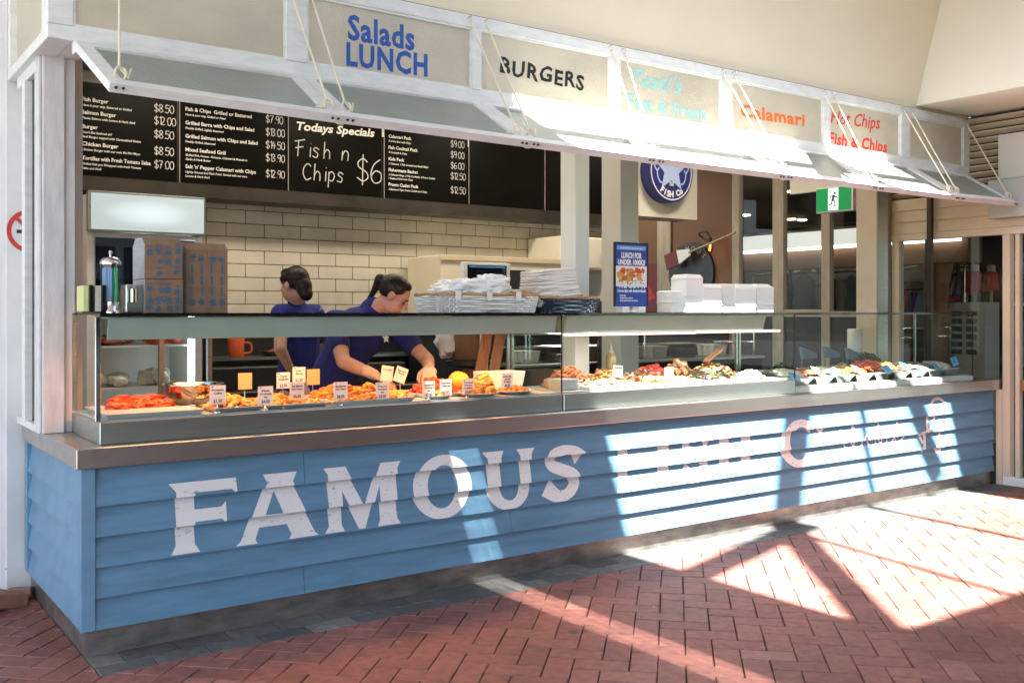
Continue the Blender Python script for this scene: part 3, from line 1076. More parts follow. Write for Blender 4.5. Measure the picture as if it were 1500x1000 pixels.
for ch, a, b in (('F', .333, .640), ('A', .632, 1.040), ('M', 1.066, 1.488), ('O', 1.560, 1.918), ('U', 1.985, 2.335), ('S', 2.385, 2.705),
                 ('F', 2.935, 3.215), ('I', 3.265, 3.400), ('S', 3.470, 3.765), ('H', 3.815, 4.155), ('C', 4.435, 4.785)):
    paint_glyph(GLY[ch], a, b, 0.388, 0.700)
paint_glyph([arc(.5, .5, .5, .5, 0, 360, 20)[:-1], arc(.5, .5, .26, .26, 0, 360, 20)[:-1]], 4.82, 4.92, 0.60, 0.70)
for st, w0 in (([(6.13, .43), (6.10, .50), (6.17, .51), (6.26, .56), (6.31, .64), (6.25, .69), (6.20, .60), (6.15, .42), (6.13, .36)], .030),
               ([(6.20, .62), (6.26, .735), (6.36, .765), (6.46, .72)], .024), ([(6.37, .56), (6.38, .47), (6.395, .385), (6.36, .345), (6.32, .37), (6.33, .40)], .032),
               ([(5.02, .50), (5.10, .60), (5.14, .50), (5.20, .44), (5.28, .52), (5.25, .62), (5.22, .52), (5.32, .44), (5.40, .55), (5.44, .46)], .015),
               ([(5.52, .46), (5.56, .62), (5.58, .47), (5.66, .56), (5.68, .44), (5.78, .52), (5.80, .62), (5.78, .46), (5.90, .50)], .015)):
    pts = spline(st, 7)
    L, R = ribbon(pts, w0)
    for i in range(len(L) - 1):
        quad = [(L[i].x, L[i].y), (L[i + 1].x, L[i + 1].y), (R[i + 1].x, R[i + 1].y), (R[i].x, R[i].y)]
        for a, b in BANDS:
            pl = clip_poly(clip_poly(quad, 0, -1, -(a + 0.0012)), 0, 1, b - 0.0004)
            if len(pl) > 2:
                e = 0.0016 + 0.0002 * (i % 5)
                lt.add([(p[0], -LAP * (1 - (p[1] - a) / (b - a)) - e, p[1]) for p in pl], [tuple(range(len(pl)))])
lt.build("painted_lettering", "letter_paint", cn, recalc=False)

# ------------------------------------------------------------------ glass display cases
GT = 1.436


def case(name, label, x0, x1, zf, steel, left_end=True, right_end=True):
    t = thing(name, label, "display case", (x0, 0.03, 0.885), "glass cases on the counter")
    # base fascia box
    m_ = MB()
    m_.box(x0, 0.03, 0.8855, x1, 0.56, zf - 0.004)
    m_.build("base", steel, t, bevel=0.003)
    m_ = MB()
    m_.box(x0 + 0.012, 0.05, zf - 0.0035, x1 - 0.012, 0.55, zf + 0.003)
    m_.build("deck", "tray_white" if zf > 0.95 else "ice_steel", t)
    m_ = MB()
    m_.box(x0 + 0.002, 0.034, zf + 0.0035, x1 - 0.002, 0.040, GT)
    m_.build("front_glass", "case_glass", t)
    m_ = MB()
    m_.box(x0 + 0.002, 0.03, GT + 0.001, x1 - 0.002, 0.56, GT + 0.009)
    m_.build("top_glass", "case_glass_edge", t)
    if left_end:
        m_ = MB()
        m_.box(x0 + 0.002, 0.0415, zf + 0.0035, x0 + 0.008, 0.545, GT)
        m_.build("end_glass", "case_glass", t)
    if right_end:
        m_ = MB()
        m_.box(x1 - 0.008, 0.0415, zf + 0.0035, x1 - 0.002, 0.545, GT)
        m_.build("end_glass", "case_glass", t)
    m_ = MB()
    m_.box(x0 + 0.002, 0.546, zf + 0.0035, x0 + 0.02, 0.562, GT)
    m_.box(x1 - 0.02, 0.546, zf + 0.0035, x1 - 0.002, 0.562, GT)
    m_.build("rear_frame", "stainless", t)
    m_ = MB()
    m_.box(x0, 0.026, GT - 0.006, x1, 0.033, GT + 0.010)
    m_.box(x1 - 0.010, 0.028, zf, x1 - 0.003, 0.033, GT - 0.007)
    m_.build("black_edge", "black_gloss", t)
    return t


c1 = case("food_display_case", "leftmost glass counter case of hot seafood under orange lamps", 0.06, 2.574, 0.985, "stainless")
c2 = case("food_display_case", "middle glass counter case filled with salads under a pink tube", 2.584, 4.645, 0.985, "stainless")
c3 = case("food_display_case", "rightmost glass counter case showing raw fish on steel trays", 4.655, 6.94, 0.925, "ice_steel", left_end=False)
m_ = MB()
m_.box(0.040, 0.022, 0.985, 0.064, 0.033, 1.43)
m_.build("corner_post", "chrome", c1, bevel=0.003)
for t, x0, x1 in ((c1, 0.10, 2.55), (c2, 2.62, 4.36)):
    m_ = MB()
    m_.hexa([(x0, 0.075, 1.330), (x1, 0.075, 1.330), (x1, 0.26, 1.330), (x0, 0.26, 1.330)], [(x0, 0.045, 1.428), (x1, 0.045, 1.428), (x1, 0.26, 1.428), (x0, 0.26, 1.428)]) if t is c2 else m_.hexa([(x0, 0.075, 1.330), (x1, 0.075, 1.330), (x1, 0.081, 1.330), (x0, 0.081, 1.330)], [(x0, 0.045, 1.428), (x1, 0.045, 1.428), (x1, 0.051, 1.428), (x0, 0.051, 1.428)])
    if t is c1:
        m_.box(x0, 0.052, 1.422, x1, 0.26, 1.428)
    m_.build("light_canopy", "green_metal", t, bevel=0.002)
m_ = MB()
m_.tube([(2.63, 0.090, 1.318), (3.72, 0.090, 1.318)], 0.009, 10)
m_.tube([(3.76, 0.130, 1.320), (4.60, 0.130, 1.320)], 0.009, 10)
m_.build("light_tube", "cool_tube", c2)
m_ = MB()
for k in range(6):
    xx = 0.32 + k * 0.40
    m_.tube([(xx - 0.13, 0.18, 1.352), (xx + 0.13, 0.18, 1.352)], 0.011, 10)
m_.build("heat_lamp", "warm_tube", c1)
for px_ in (0.70, 1.90):
    l_ = bpy.data.lights.new("heat_glow", 'AREA')
    l_.shape = 'RECTANGLE'
    l_.size, l_.size_y = 1.1, 0.10
    l_.energy = 1.25
    l_.color = (1.0, 0.36, 0.12)
    lo = bpy.data.objects.new("heat_glow", l_)
    COL.objects.link(lo)
    lo.parent = c1
    lo.location = Vector((px_, 0.20, 1.303)) - ORG[c1.name]
l_ = bpy.data.lights.new("tube_glow", 'AREA')
l_.shape = 'RECTANGLE'
l_.size, l_.size_y = 1.7, 0.08
l_.energy = 0.9
l_.color = (1.0, 0.86, 0.80)
lo = bpy.data.objects.new("tube_glow", l_)
COL.objects.link(lo)
lo.parent = c2
lo.location = Vector((3.5, 0.17, 1.303)) - ORG[c2.name]

# ------------------------------------------------------------------ transom frieze
FY = 0.24
FZ0, FZ1, FZ2, FZ3 = 2.637, 2.700, 3.045, 3.115
MUL = [(-0.105, 0.0), (0.985, 1.10), (2.09, 2.15), (3.12, 3.205), (4.125, 4.24), (5.235, 5.32), (6.23, 6.36), (7.16, 7.26)]
fr = thing("transom_frieze", "weathered white timber frieze of painted obscure glass panes above the awning", "signboard", (0, FY, FZ0))
mb = MB()
mb.box(-0.105, FY, FZ0, 7.26, FY + 0.10, FZ1)
mb.box(0.0, FY - 0.002, FZ2, 7.26, FY + 0.10, FZ3)
mb.box(-0.10, FY + 0.006, 3.60, 0.985, FY + 0.10, 3.68)
mb.box(-0.0, FY - 0.018, FZ0 - 0.055, 7.2, FY + 0.03, FZ0 - 0.001)
mb.build("rail", "white_wood", fr, bevel=0.003)
for i, (a, b) in enumerate(MUL):
    m_ = MB()
    top = 3.60 if i == 0 else FZ2
    m_.box(a, FY - 0.004, FZ1, b, FY + 0.098, top)
    m_.build("mullion", "white_wood", fr, bevel=0.003)
m_ = MB()
for (a, b), (c, d) in zip(MUL[:-1], MUL[1:]):
    for z0, z1 in ((FZ1, FZ1 + 0.012), (FZ2 - 0.012, FZ2)):
        m_.box(b, FY + 0.004, z0, c, FY + 0.0135, z1)
    m_.box(b, FY + 0.004, FZ1 + 0.012, b + 0.010, FY + 0.0135, FZ2 - 0.012)
    m_.box(c - 0.010, FY + 0.004, FZ1 + 0.012, c, FY + 0.0135, FZ2 - 0.012)
m_.build("glazing_bead", "white_wood", fr)
panes = []
for i in range(7):
    m_ = MB()
    m_.box(MUL[i][1], FY + 0.014, FZ1, MUL[i + 1][0], FY + 0.022, FZ2)
    panes.append(m_.build("pane", "pane_glass", fr))
UX, UZ = (1, 0, 0), (0, 0, 1)
PY = FY + 0.0125


def pane_word(i, mats, rows):
    m_ = MB()
    for (s, u0, v0, u1, v1, h, kw) in rows:
        x0, z0 = at(u0, v0, FY)
        x1, z1 = at(u1, v1, FY)
        put_text(m_, s, (x0, PY, z0), (1, 0, (z1 - z0) / (x1 - x0)), UZ, h, width=x1 - x0, **kw)
    m_.build("painted_word", mats, panes[i], recalc=False)


pane_word(1, "ink_blue", [("Salads", 511, 56, 609, 73, 0.125, dict(bold=0.028, sp=1.06)), ("LUNCH", 509, 94, 628, 111, 0.115, dict(bold=0.034, sp=1.12))])
pane_word(2, "ink_black", [("BURGERS", 734, 106, 857, 131, 0.088, dict(bold=0.03, wob=0.08, sp=1.14, shear=0.08))])
pane_word(3, "ink_turq", [("Tasti's", 921, 122, 998, 137, 0.105, dict(bold=0.026, shear=0.45, sp=1.06)), ("Fast & Fresh", 921, 157, 1036, 178, 0.092, dict(bold=0.026, sp=1.05))])
pane_word(4, "ink_orange", [("Calamari", 1087, 170, 1181, 184, 0.085, dict(bold=0.036, sp=1.08))])
pane_word(5, "ink_red", [("Hot Chips", 1219, 180, 1290, 189, 0.100, dict(bold=0.012, shear=0.25, wob=0.05)), ("Fish & Chips", 1216, 210, 1301, 223, 0.088, dict(bold=0.03, shear=0.15, sp=1.05))])

# hooks and prop ropes
HX = [-0.0, 1.05, 2.125, 3.17, 4.19, 5.28, 6.30, 7.18]
TX = [0.03, 1.05, 2.125, 3.035, 4.187, 5.186, 6.241, 7.109]
HZ, HYY, TY = 2.633, FY - 0.022, -0.26
TZS = [2.364, 2.350, 2.344, 2.336, 2.336, 2.336, 2.336, 2.345]
aw_names = ["first awning flap at the left end with grey obscure glass", "awning flap hanging below the blue salads pane", "awning flap hanging below the black burgers pane",
            "awning flap below the turquoise lettered pane", "awning flap below the orange calamari pane", "awning flap below the red hot chips pane",
            "last awning flap at the right end beside the grey wall box"]
for i in range(7):
    a = thing("awning_flap", "white framed glass " + aw_names[i], "awning", (HX[i], HYY, HZ), "propped glass awning flaps")
    g = 0.0012
    Hl, Hr = Vector((HX[i] + g, HYY, HZ)), Vector((HX[i + 1] - g, HYY, HZ))
    Tl, Tr = Vector((TX[i] + g, TY, TZS[i])), Vector((TX[i + 1] - g, TY, TZS[i + 1]))
    nrm = (Hr - Hl).cross(Tl - Hl).normalized()
    if nrm.z < 0:
        nrm = -nrm
    t_ = nrm * 0.038
    e = 0.064
    ux = (Hr - Hl).normalized()
    vy = ((Tl - Hl).normalized())
    eh = 0.045
    Il, Ir = Hl + ux * e + vy * eh, Hr - ux * e + vy * eh
    Jl, Jr = Tl + ux * e - vy * e, Tr - ux * e - vy * e
    m_ = MB()
    for q in ((Hl, Hr, Ir, Il), (Jl, Jr, Tr, Tl), (Hl, Il, Jl, Tl), (Ir, Hr, Tr, Jr)):
        m_.hexa([p - t_ for p in q], list(q))
    m_.build("frame", "white_wood", a)
    m_ = MB()
    k = nrm * 0.012
    q = (Il, Ir, Jr, Jl)
    m_.hexa([p - k - nrm * 0.006 for p in q], [p - k for p in q])
    m_.build("glass", "awning_glass", a)
    if i < 6:                                           # cover strip over the joint with the next flap
        m_ = MB()
        b0_ = nrm * 0.0385
        q = (Hr - ux * 0.016, Hr + ux * 0.016, Tr + ux * 0.016 - vy * 0.004, Tr - ux * 0.016 - vy * 0.004)
        m_.hexa([p - b0_ - nrm * 0.006 for p in q], [p - b0_ for p in q])
        m_.build("cover_strip", "white_wood", a)
    m_ = MB()
    for P, sgn in ((Tl, 1), (Tr, -1)):
        for dd in (0.022, 0.05):
            c = P + ux * sgn * dd - t_ * 0.5
            m_ = MB()
            m_.lathe(c - Vector((0, 0.006, 0)), [(0.006, 0), (0.006, 0.008)], 8, axis=Matrix.Rotation(PI / 2, 3, 'X'))
            m_.build("bolt", "ink_black", a)

rope_lab = ["beside the blank left pane", "between the blank and the salads panes", "between the salads and burgers panes", "between the burgers and turquoise panes",
            "between the turquoise and calamari panes", "between the calamari and hot chips panes", "right of the hot chips pane", "at the far right end of the frieze"]
for i in range(8):
    for sgn, sd in ((-1, "left"), (1, "right")):
        if i == 0 and sgn == -1:
            continue
        if i == 7 and sgn == 1:
            continue
        hx = (MUL[i][0] + MUL[i][1]) / 2 + sgn * 0.055
        hz = FZ2 + 0.02
        if i == 0:
            hx, hz = 0.185, 3.30
        if i == 1:
            hz = 3.06
        bx = TX[i] + sgn * 0.045
        if i == 0:
            bx = 0.085
        top = Vector((hx, FY - 0.03, hz))
        bot = Vector((bx, TY + 0.075, TZS[i] + 0.085))
        lab = ("single white prop rope " if i in (0, 7) else f"{sd} strand of the two white prop ropes ") + rope_lab[i]
        r = thing("prop_rope", lab, "rope", top, "ropes propping the awning flaps")
        m_ = MB()
        mid = (top + bot) / 2 + Vector((0, 0, -0.004))
        m_.tube([top, mid, bot], 0.0055, 7)
        # knot and loop
        c = bot + Vector((0, -0.01, -0.01))
        pts = [c + Vector((0.022 * math.cos(t) * sgn, 0.014 * math.sin(t * 1.7), 0.03 * math.sin(t) - 0.02)) for t in [k * 0.55 for k in range(14)]]
        m_.tube(pts, 0.0055, 6)
        m_.tube([bot, bot + Vector((0.03 * sgn, -0.02, -0.045)), bot + Vector((0.05 * sgn, 0.01, -0.02 + 0.02 * sgn))], 0.005, 6)
        m_.build("cord", "rope", r)
        m_ = MB()
        pts = [top + Vector((0, 0.028, 0.03)), top + Vector((0, 0.0, 0.035)), top + Vector((0, -0.008, 0.015)), top + Vector((0, 0.0, -0.004)), top + Vector((0, 0.012, 0.006))]
        m_.tube(spline(pts, 4), 0.0035, 6)
        m_.build("hook", "hook", r)

# ------------------------------------------------------------------ left end: post, end box, end window, column
mb = MB()
mb.box(-0.06, 0.585, 0.8856, 0.035, 0.70, 2.66)
mb.box(0.036, 0.605, 0.8856, 0.085, 0.69, 2.66)
mb.box(-0.075, 0.60, 0.8856, -0.061, 0.70, 2.66)
tag(mb.build("timber_post", "post_wood", bevel=0.003), "weathered grey white timber post at the left end of the counter", "post", "white posts holding up the frieze")
eb = thing("end_transom", "white framed glass end box of the frieze facing left", "window frame", (-0.10, 0.35, FZ0))
mb = MB()
mb.box(-0.105, FY + 0.102, FZ0, -0.002, 1.24, FZ1 - 0.01)
mb.box(-0.105, 1.18, FZ1 - 0.009, -0.005, 1.24, 3.66)
mb.box(-0.105, FY + 0.102, FZ1 - 0.009, -0.005, FY + 0.13, 3.66)
mb.box(-0.003, FY + 0.104, FZ0 + 0.002, 0.10, 1.24, FZ0 + 0.03)
mb.build("frame", "white_wood", eb, bevel=0.003)
mb = MB()
mb.box(-0.07, FY + 0.1305, FZ1 - 0.0085, -0.06, 1.1795, 3.66)
mb.build("glass", "pane_glass", eb)
ew = thing("end_window", "tall narrow dark blue window in a white frame beside the timber post", "window", (-0.06, 0.7, 0.886))
mb = MB()
mb.box(-0.075, 0.702, 0.8856, -0.02, 1.16, 0.92)
mb.box(-0.075, 0.702, 2.58, -0.02, 1.16, 2.64)
mb.box(-0.085, 0.90, 0.921, -0.02, 0.965, 2.579)
mb.build("frame", "white_wood", ew, bevel=0.003)
mb = MB()
mb.box(-0.05, 0.702, 0.921, -0.042, 0.899, 2.579)
mb.build("glass", "end_window_glass", ew)
mb = MB()
mb.box(-0.02, 0.967, 0.8856, 0.02, 1.24, 2.64)
tag(mb.build("infill_wall", "white_wood"), "white panel between the narrow end window and the column", "wall")
mb = MB()
mb.box(-0.115, 1.25, -0.01, 0.16, 1.60, RH - 0.003)
tag(mb.build("wall_column", "chipped_plaster", bevel=0.008), "white rendered column with chipped paint carrying the no smoking sign", "column")
mb = MB()
mb.box(-6.2, 1.60, -0.01, -0.117, 1.75, RH - 0.003)
tag(mb.build("side_wall", "plaster"), "plain pale wall set back behind the chipped column", "wall")
ns = thing("no_smoking_sign", "round red no smoking sign on the white column", "sign", (0.003, 1.245, 1.87))
mb = MB()
R_in, R_out = 0.090, 0.112
mb.add([(0.003 + r * math.cos(2 * PI * k / 40), 1.2485 - dy, 1.87 + r * math.sin(2 * PI * k / 40)) for dy in (0, 0.002) for r in (R_in, R_out) for k in range(40)],
       [(80 + k, 80 + (k + 1) % 40, 120 + (k + 1) % 40, 120 + k) for k in range(40)] + [(40 + k, 40 + (k + 1) % 40, 120 + (k + 1) % 40, 120 + k) for k in range(40)])
mb.obox((0.003, 1.2465, 1.87), (0.018, 0.002, 0.186), Matrix.Rotation(-PI / 4, 3, 'Y'))
mb.build("red_ring", "red_paint", ns)
mb = MB()
mb.box(-0.062, 1.2472, 1.858, 0.05, 1.2488, 1.876)
mb.build("cigarette", "ink_black", ns)

# ------------------------------------------------------------------ wall above the frieze and the bulkhead at the right
mb = MB()
mb.box(-0.10, 0.27, FZ3 + 0.001, 7.3, 0.40, RH - 0.003)
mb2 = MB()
mb2.box(-0.0, 0.262, FZ3 + 0.002, 7.28, 0.269, FZ3 + 0.010)  # dark strip painting in the shadow line between frieze and wall
mb2.build("gap_shade_strip", "gap_shade_dark", fr)
tag(mb.build("upper_wall", "cream_wall"), "cream plaster wall above the painted glass frieze", "wall")
mb = MB()
lo = [(6.495, 0.268, 3.146), (9.0, 0.268, 3.146), (9.0, -4.5, 3.146), (6.495, -4.5, 3.146)]
hi = [(7.06, 0.268, RH - 0.003), (9.0, 0.268, RH - 0.003), (9.0, -4.5, RH - 0.003), (7.06, -4.5, RH - 0.003)]
mb.hexa(lo, hi)
tag(mb.build("ceiling_bulkhead", "cream_light"), "pale sloping cream bulkhead hanging over the shop doors at the right", "bulkhead")

# ------------------------------------------------------------------ right hand wall with its doors
RX = 7.25
rw = thing("side_shopfront", "cream timber shopfront wall with glazed doors at the right end of the counter", "shopfront", (RX, 0, 0))
mb = MB()
for k in range(3):                                     # cream boards over the doors
    z0 = 2.165 + k * 0.105
    mb.hexa([(RX - 0.016, -4.4, z0), (RX + 0.05, -4.4, z0), (RX + 0.05, 1.05, z0), (RX - 0.016, 1.05, z0)],
            [(RX - 0.004, -4.4, z0 + 0.104), (RX + 0.05, -4.4, z0 + 0.104), (RX + 0.05, 1.05, z0 + 0.104), (RX - 0.004, 1.05, z0 + 0.104)])
mb.build("cream_boards", "cream_board", rw)
mb = MB()
mb.box(RX - 0.02, -4.4, 2.10, RX + 0.06, 1.05, 2.163)
mb.box(RX - 0.018, -0.125, 0.074, RX + 0.06, -0.062, 2.099)
mb.box(RX - 0.012, -0.20, 0.075, RX + 0.05, -0.165, 2.099)
mb.box(RX - 0.02, 0.90, 0.02, RX + 0.06, 0.975, 2.099)
mb.box(RX - 0.03, -0.06, 0.0, RX + 0.06, -0.012, 0.80)
mb.build("door_frame", "door_cream", rw, bevel=0.003)
mb = MB()
mb.box(RX - 0.02, -4.4, 0.0, RX + 0.06, -0.063, 0.073)
mb.build("door_sill", "white_enamel", rw, bevel=0.004)
mb = MB()
mb.box(RX - 0.004, -4.4, 0.80, RX + 0.03, -0.201, 0.885)
mb.build("door_rail", "wood_rail", rw, bevel=0.003)
mb = MB()
mb.box(RX + 0.008, -4.4, 0.0735, RX + 0.016, -0.201, 0.799)
mb.box(RX + 0.008, -4.4, 0.886, RX + 0.016, -0.201, 2.099)
mb.box(RX + 0.008, -0.061, 0.02, RX + 0.016, 0.899, 2.099)
mb.build("door_glass", "door_glass", rw)
mb = MB()
mb.box(RX - 0.016, 0.605, 0.90, RX + 0.02, 0.645, 2.099)
mb.build("dark_frame", "black", rw)
mb = MB()
mb.box(RX - 0.06, 0.56, 0.90, RX - 0.018, 0.60, 2.7)
mb.build("steel_upright", "dark_steel", rw)
lv = thing("louvre_screen", "cream slatted louvre screen above the shop doors", "louvre", (RX, 0, 2.5))
mb = MB()
for k in range(11):
    z = 2.515 + k * 0.058
    mb.obox((RX + 0.01, -1.6, z), (0.055, 5.6, 0.014), Matrix.Rotation(0.55, 3, 'Y'))
mb.build("slats", "louvre", lv)
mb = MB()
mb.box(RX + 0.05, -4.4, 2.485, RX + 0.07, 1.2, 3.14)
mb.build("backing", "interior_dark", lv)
gb = thing("wall_box", "grey metal two part box fixed to the wall beside the awning end", "metal box", (RX - 0.1, -0.5, 2.3))
mb = MB()
mb.box(RX - 0.10, -0.95, 2.235, RX - 0.02, 0.02, 2.555)
mb.build("lower_casing", "grey_box", gb, bevel=0.006, seg=2)
mb = MB()
mb.box(RX - 0.085, -0.95, 2.557, RX - 0.02, -0.06, 2.93)
mb.build("upper_casing", "grey_box_light", gb, bevel=0.006, seg=2)

# right-hand posts: white timber posts standing behind the cases
for nm, x0, x1, y0, y1, lab in (("timber_post", 3.125, 3.245, 0.585, 0.74, "white square post rising behind the salad case beside the blue poster"),
                                ("timber_post", 6.44, 6.60, 0.60, 0.80, "wide post with a steel face behind the raw fish case")):
    t = thing(nm, lab, "post", (x0, y0, 0), "white posts holding up the frieze")
    m_ = MB()
    m_.box(x0, y0, 0.0, x1, y1, 2.645)
    m_.build("shaft", "white_enamel" if x0 < 5 else "door_cream", t, bevel=0.003)
    if x0 > 5:
        m_ = MB()
        m_.box(x0 + 0.012, y0 - 0.003, 0.0, x1 - 0.002, y0 - 0.0005, 2.64)
        m_.build("steel_face", "stainless", t)
x0, _ = at(909, 400, 1.2)
x1, _ = at(940, 400, 1.2)
t = thing("steel_post", "square brushed steel post directly behind the blue poster stand", "post", (x0, 1.2, 0))
m_ = MB()
m_.box(x0, 1.2, 0, x1 - 0.03, 1.42, 3.2)
m_.build("shaft", "grey_box_light", t, bevel=0.004)

# ------------------------------------------------------------------ kitchen shell
mb = MB()
mb.box(0.05, 0.95, -0.005, 7.22, 6.6, 0.0)
structure(mb.build("kitchen_floor", "dark_floor"))
mb = MB()
mb.box(0.0, 0.41, 3.30, 7.25, 2.78, 3.36)
mb.box(0.0, 2.78, 3.30, 7.25, 6.6, 3.36)
structure(mb.build("kitchen_ceiling", "cream_wall"))
mb = MB()
mb.box(0.165, 0.98, 0.0, 0.20, 2.9, 3.29)
structure(mb.build("kitchen_side_wall", "plaster"))
# tiled back wall: one tile each, running bond
tw = thing("tiled_wall", "back wall of glossy beige subway tiles with dark grout", "wall", (0.2, 2.9, 0))
mb = MB()
random.seed(5)
zt = 0.9
row = 0
while zt < 2.6:
    x = 0.2 + (0.15 if row % 2 else 0.0) - 0.3 + 0.085
    while x < 5.42:
        a, b = max(x, 0.2), min(x + 0.2945, 5.42)
        if b - a > 0.02:
            rx, rz = random.uniform(-.0012, .0012), random.uniform(-.0012, .0012)
            mb.hexa([(a, 2.893 + rx, zt), (b, 2.893 - rx, zt), (b, 2.905, zt), (a, 2.905, zt)],
                    [(a, 2.893 + rz, zt + 0.0968), (b, 2.893 + rz, zt + 0.0968), (b, 2.905, zt + 0.0968), (a, 2.905, zt + 0.0968)])
        x += 0.300
    zt += 0.102
    row += 1
mb.build("tiles", "tile", tw, bevel=0.0022, seg=1)
mb = MB()
mb.box(0.2, 2.898, 0.0, 5.42, 2.98, 3.29)
mb.build("backing", "grout", tw)

# menu boards
BY = 2.78
bx = [(0.43, 1.231), (1.251, 2.058), (2.080, 2.885), (2.911, 3.712), (3.739, 4.545), (4.572, 4.951), (4.985, 5.362)]
blab = ["black menu board of burgers at the left end of the row", "black menu board listing grilled fish and battered meals", "black specials board with big chalk fish n chips offer",
        "black menu board listing calamari and kids packs", "blank wide black menu board above the oven", "blank narrow black board left of the white post", "blank black board edge right of the white post"]
LINES = {
    0: [(2.888, "Fish Burger", ["Have it your way, Battered or Grilled"], "$8.50"), (2.800, "Salmon Burger", ["Tassie Salmon with Lemon & Herb Aioli"], "$12.00"),
        (2.703, "Burger", ["Don't like Seafood eh?", "Beef Burger topped with Caramelised Onion"], "$8.50"), (2.585, "Chicken Burger", ["Chicken Burger with our own Piri Piri Mayo"], "$8.50"),
        (2.488, "Tortillas with Fresh Tomato Salsa", ["Grilled Fish pcs Wrapped with fresh Tomato", "Salsa and Aioli"], "$7.00")],
    1: [(2.904, "Fish & Chips  Grilled or Battered", ["Have it your way, Grilled or Fried"], "$7.90"), (2.806, "Grilled Barra with Chips and Salad", ["Freshly Grilled, Lightly Seasoned"], "$13.00"),
        (2.709, "Grilled Salmon with Chips and Salad", ["Freshly Grilled, Seasoned"], "$14.50"), (2.612, "Mixed Seafood Grill", ["Grilled Fish, Prawns  Octopus, Calamari & Mussels in", "Garlic & Herb Butter"], "$13.90"),
        (2.490, "Salt 'n' Pepper Calamari with Chips", ["Lightly Floured and Flash Fried  Served with our own", "Lemon & Herb Aioli"], "$12.90")],
    3: [(2.880, "Calamari Pack", ["8 of the Best with Chips"], "$9.00"), (2.788, "Fish Cocktail Pack", ["8 Cocktails & Chips"], "$9.00"), (2.695, "Kids Pack", ["2 Calamari, 1 Fish Cocktail and Small Chips"], "$6.00"),
        (2.605, "Fishermans Basket", ["2 Calamari Rings, 2 Fish Cocktails, 2 Prawn Cutlets", "1 Seafood Stick with Chips"], "$12.50"), (2.485, "Prawn Cutlet Pack", ["2 Battered Tiger Prawn Cutlets and Chips"], "$12.50")],
}
for i, (a, b) in enumerate(bx):
    t = thing("menu_board", blab[i], "menu board", (a, BY, 2.37), "black menu boards over the tiled wall")
    m_ = MB()
    rr = 0.025
    h0, h1 = 2.37, 3.02
    poly = [(a, h1), (a, h0 + rr)] + [(a + rr - rr * math.cos(q), h0 + rr - rr * math.sin(q)) for q in (PI / 8, PI / 4, 3 * PI / 8)] + [(a + rr, h0), (b, h0), (b, h1)]
    m_.prism(poly, (0, BY, 0), (1, 0, 0), (0, 0, 1), -0.02)
    pl = m_.build("panel", "black_board", t)
    m_ = MB()
    edge = [(a - 0.002, h1), (a - 0.002, h0 + rr)] + [(a + rr - (rr + .002) * math.cos(q), h0 + rr - (rr + .002) * math.sin(q)) for q in (PI / 8, PI / 4, 3 * PI / 8)] + [(a + rr, h0 - 0.002), (b, h0 - 0.002)]
    m_.tube([(p[0], BY - 0.003, p[1]) for p in edge], 0.0035, 6)
    m_.build("pale_edge", "board_edge", t)
    yy = BY - 0.0025
    if i in LINES:
        m_ = MB()
        k_ = MB()
        left = a + (0.16 if i == 0 else 0.04)
        pw = b - 0.165
        for z, ti, subs, pr in LINES[i]:
            w_max = pw - left - 0.02
            vs, _f = text2d(ti, 0.02)
            w_nat = (max(p[0] for p in vs) - min(p[0] for p in vs)) * 0.026 / 0.70
            put_text(m_, ti, (left, yy, z), UX, UZ, 0.026, width=min(w_nat, w_max), bold=0.02)
            for q, sb in enumerate(subs):
                vs, _f = text2d(sb, 0.018)
                w_nat = (max(p[0] for p in vs) - min(p[0] for p in vs)) * 0.015 / 0.70
                put_text(m_, sb, (left, yy, z - 0.034 - 0.030 * q), UX, UZ, 0.015, width=min(w_nat, w_max * 0.97), bold=0.018, shear=0.15)
            put_strokes(k_, pr, (pw, yy - 0.001, z - 0.018), UX, UZ, 0.056, adv=0.56, wd=0.10)
        m_.build("printed_lines", "ink_white", pl, recalc=False)
        k_.build("chalk_prices", "chalk", pl, recalc=False)
    if i == 2:
        m_ = MB()
        put_text(m_, "Todays Specials", (2.135, yy, 2.858), (1, 0, 0.02), UZ, 0.062, width=0.68, bold=0.03, shear=0.22)
        m_.build("printed_lines", "ink_white", pl, recalc=False)
        k_ = MB()
        put_strokes(k_, "Fish n", (2.135, yy - 0.001, 2.655), UX, UZ, 0.125, adv=0.72, wd=0.065)
        put_strokes(k_, "Chips", (2.19, yy - 0.001, 2.478), UX, UZ, 0.125, adv=0.66, wd=0.065)
        put_strokes(k_, "$6", (2.645, yy - 0.001, 2.495), UX, UZ, 0.20, adv=0.60, wd=0.045)
        k_.build("chalk_words", "chalk", pl, recalc=False)
    if i in (3, 4):
        m_ = MB()
        m_.box(a - 0.022 if i == 3 else a - 0.014, BY - 0.006, 2.88, a - 0.006, BY + 0.002, 3.02)
        m_.build("white_gap_tape", "white_enamel", t)
mb = MB()
mb.box(0.30, 2.80, 2.372, 5.38, 2.86, 3.10)
mb.build("board_backing", "dark_steel")
tag(bpy.data.objects["board_backing"], "dark backing panel carrying the black menu boards", "panel")
mb = MB()
mb.box(0.30, 2.62, 2.262, 5.40, 2.885, 2.362)
tag(mb.build("extractor_hood", "dark_steel", bevel=0.004), "long dark steel extractor hood under the menu boards", "hood")

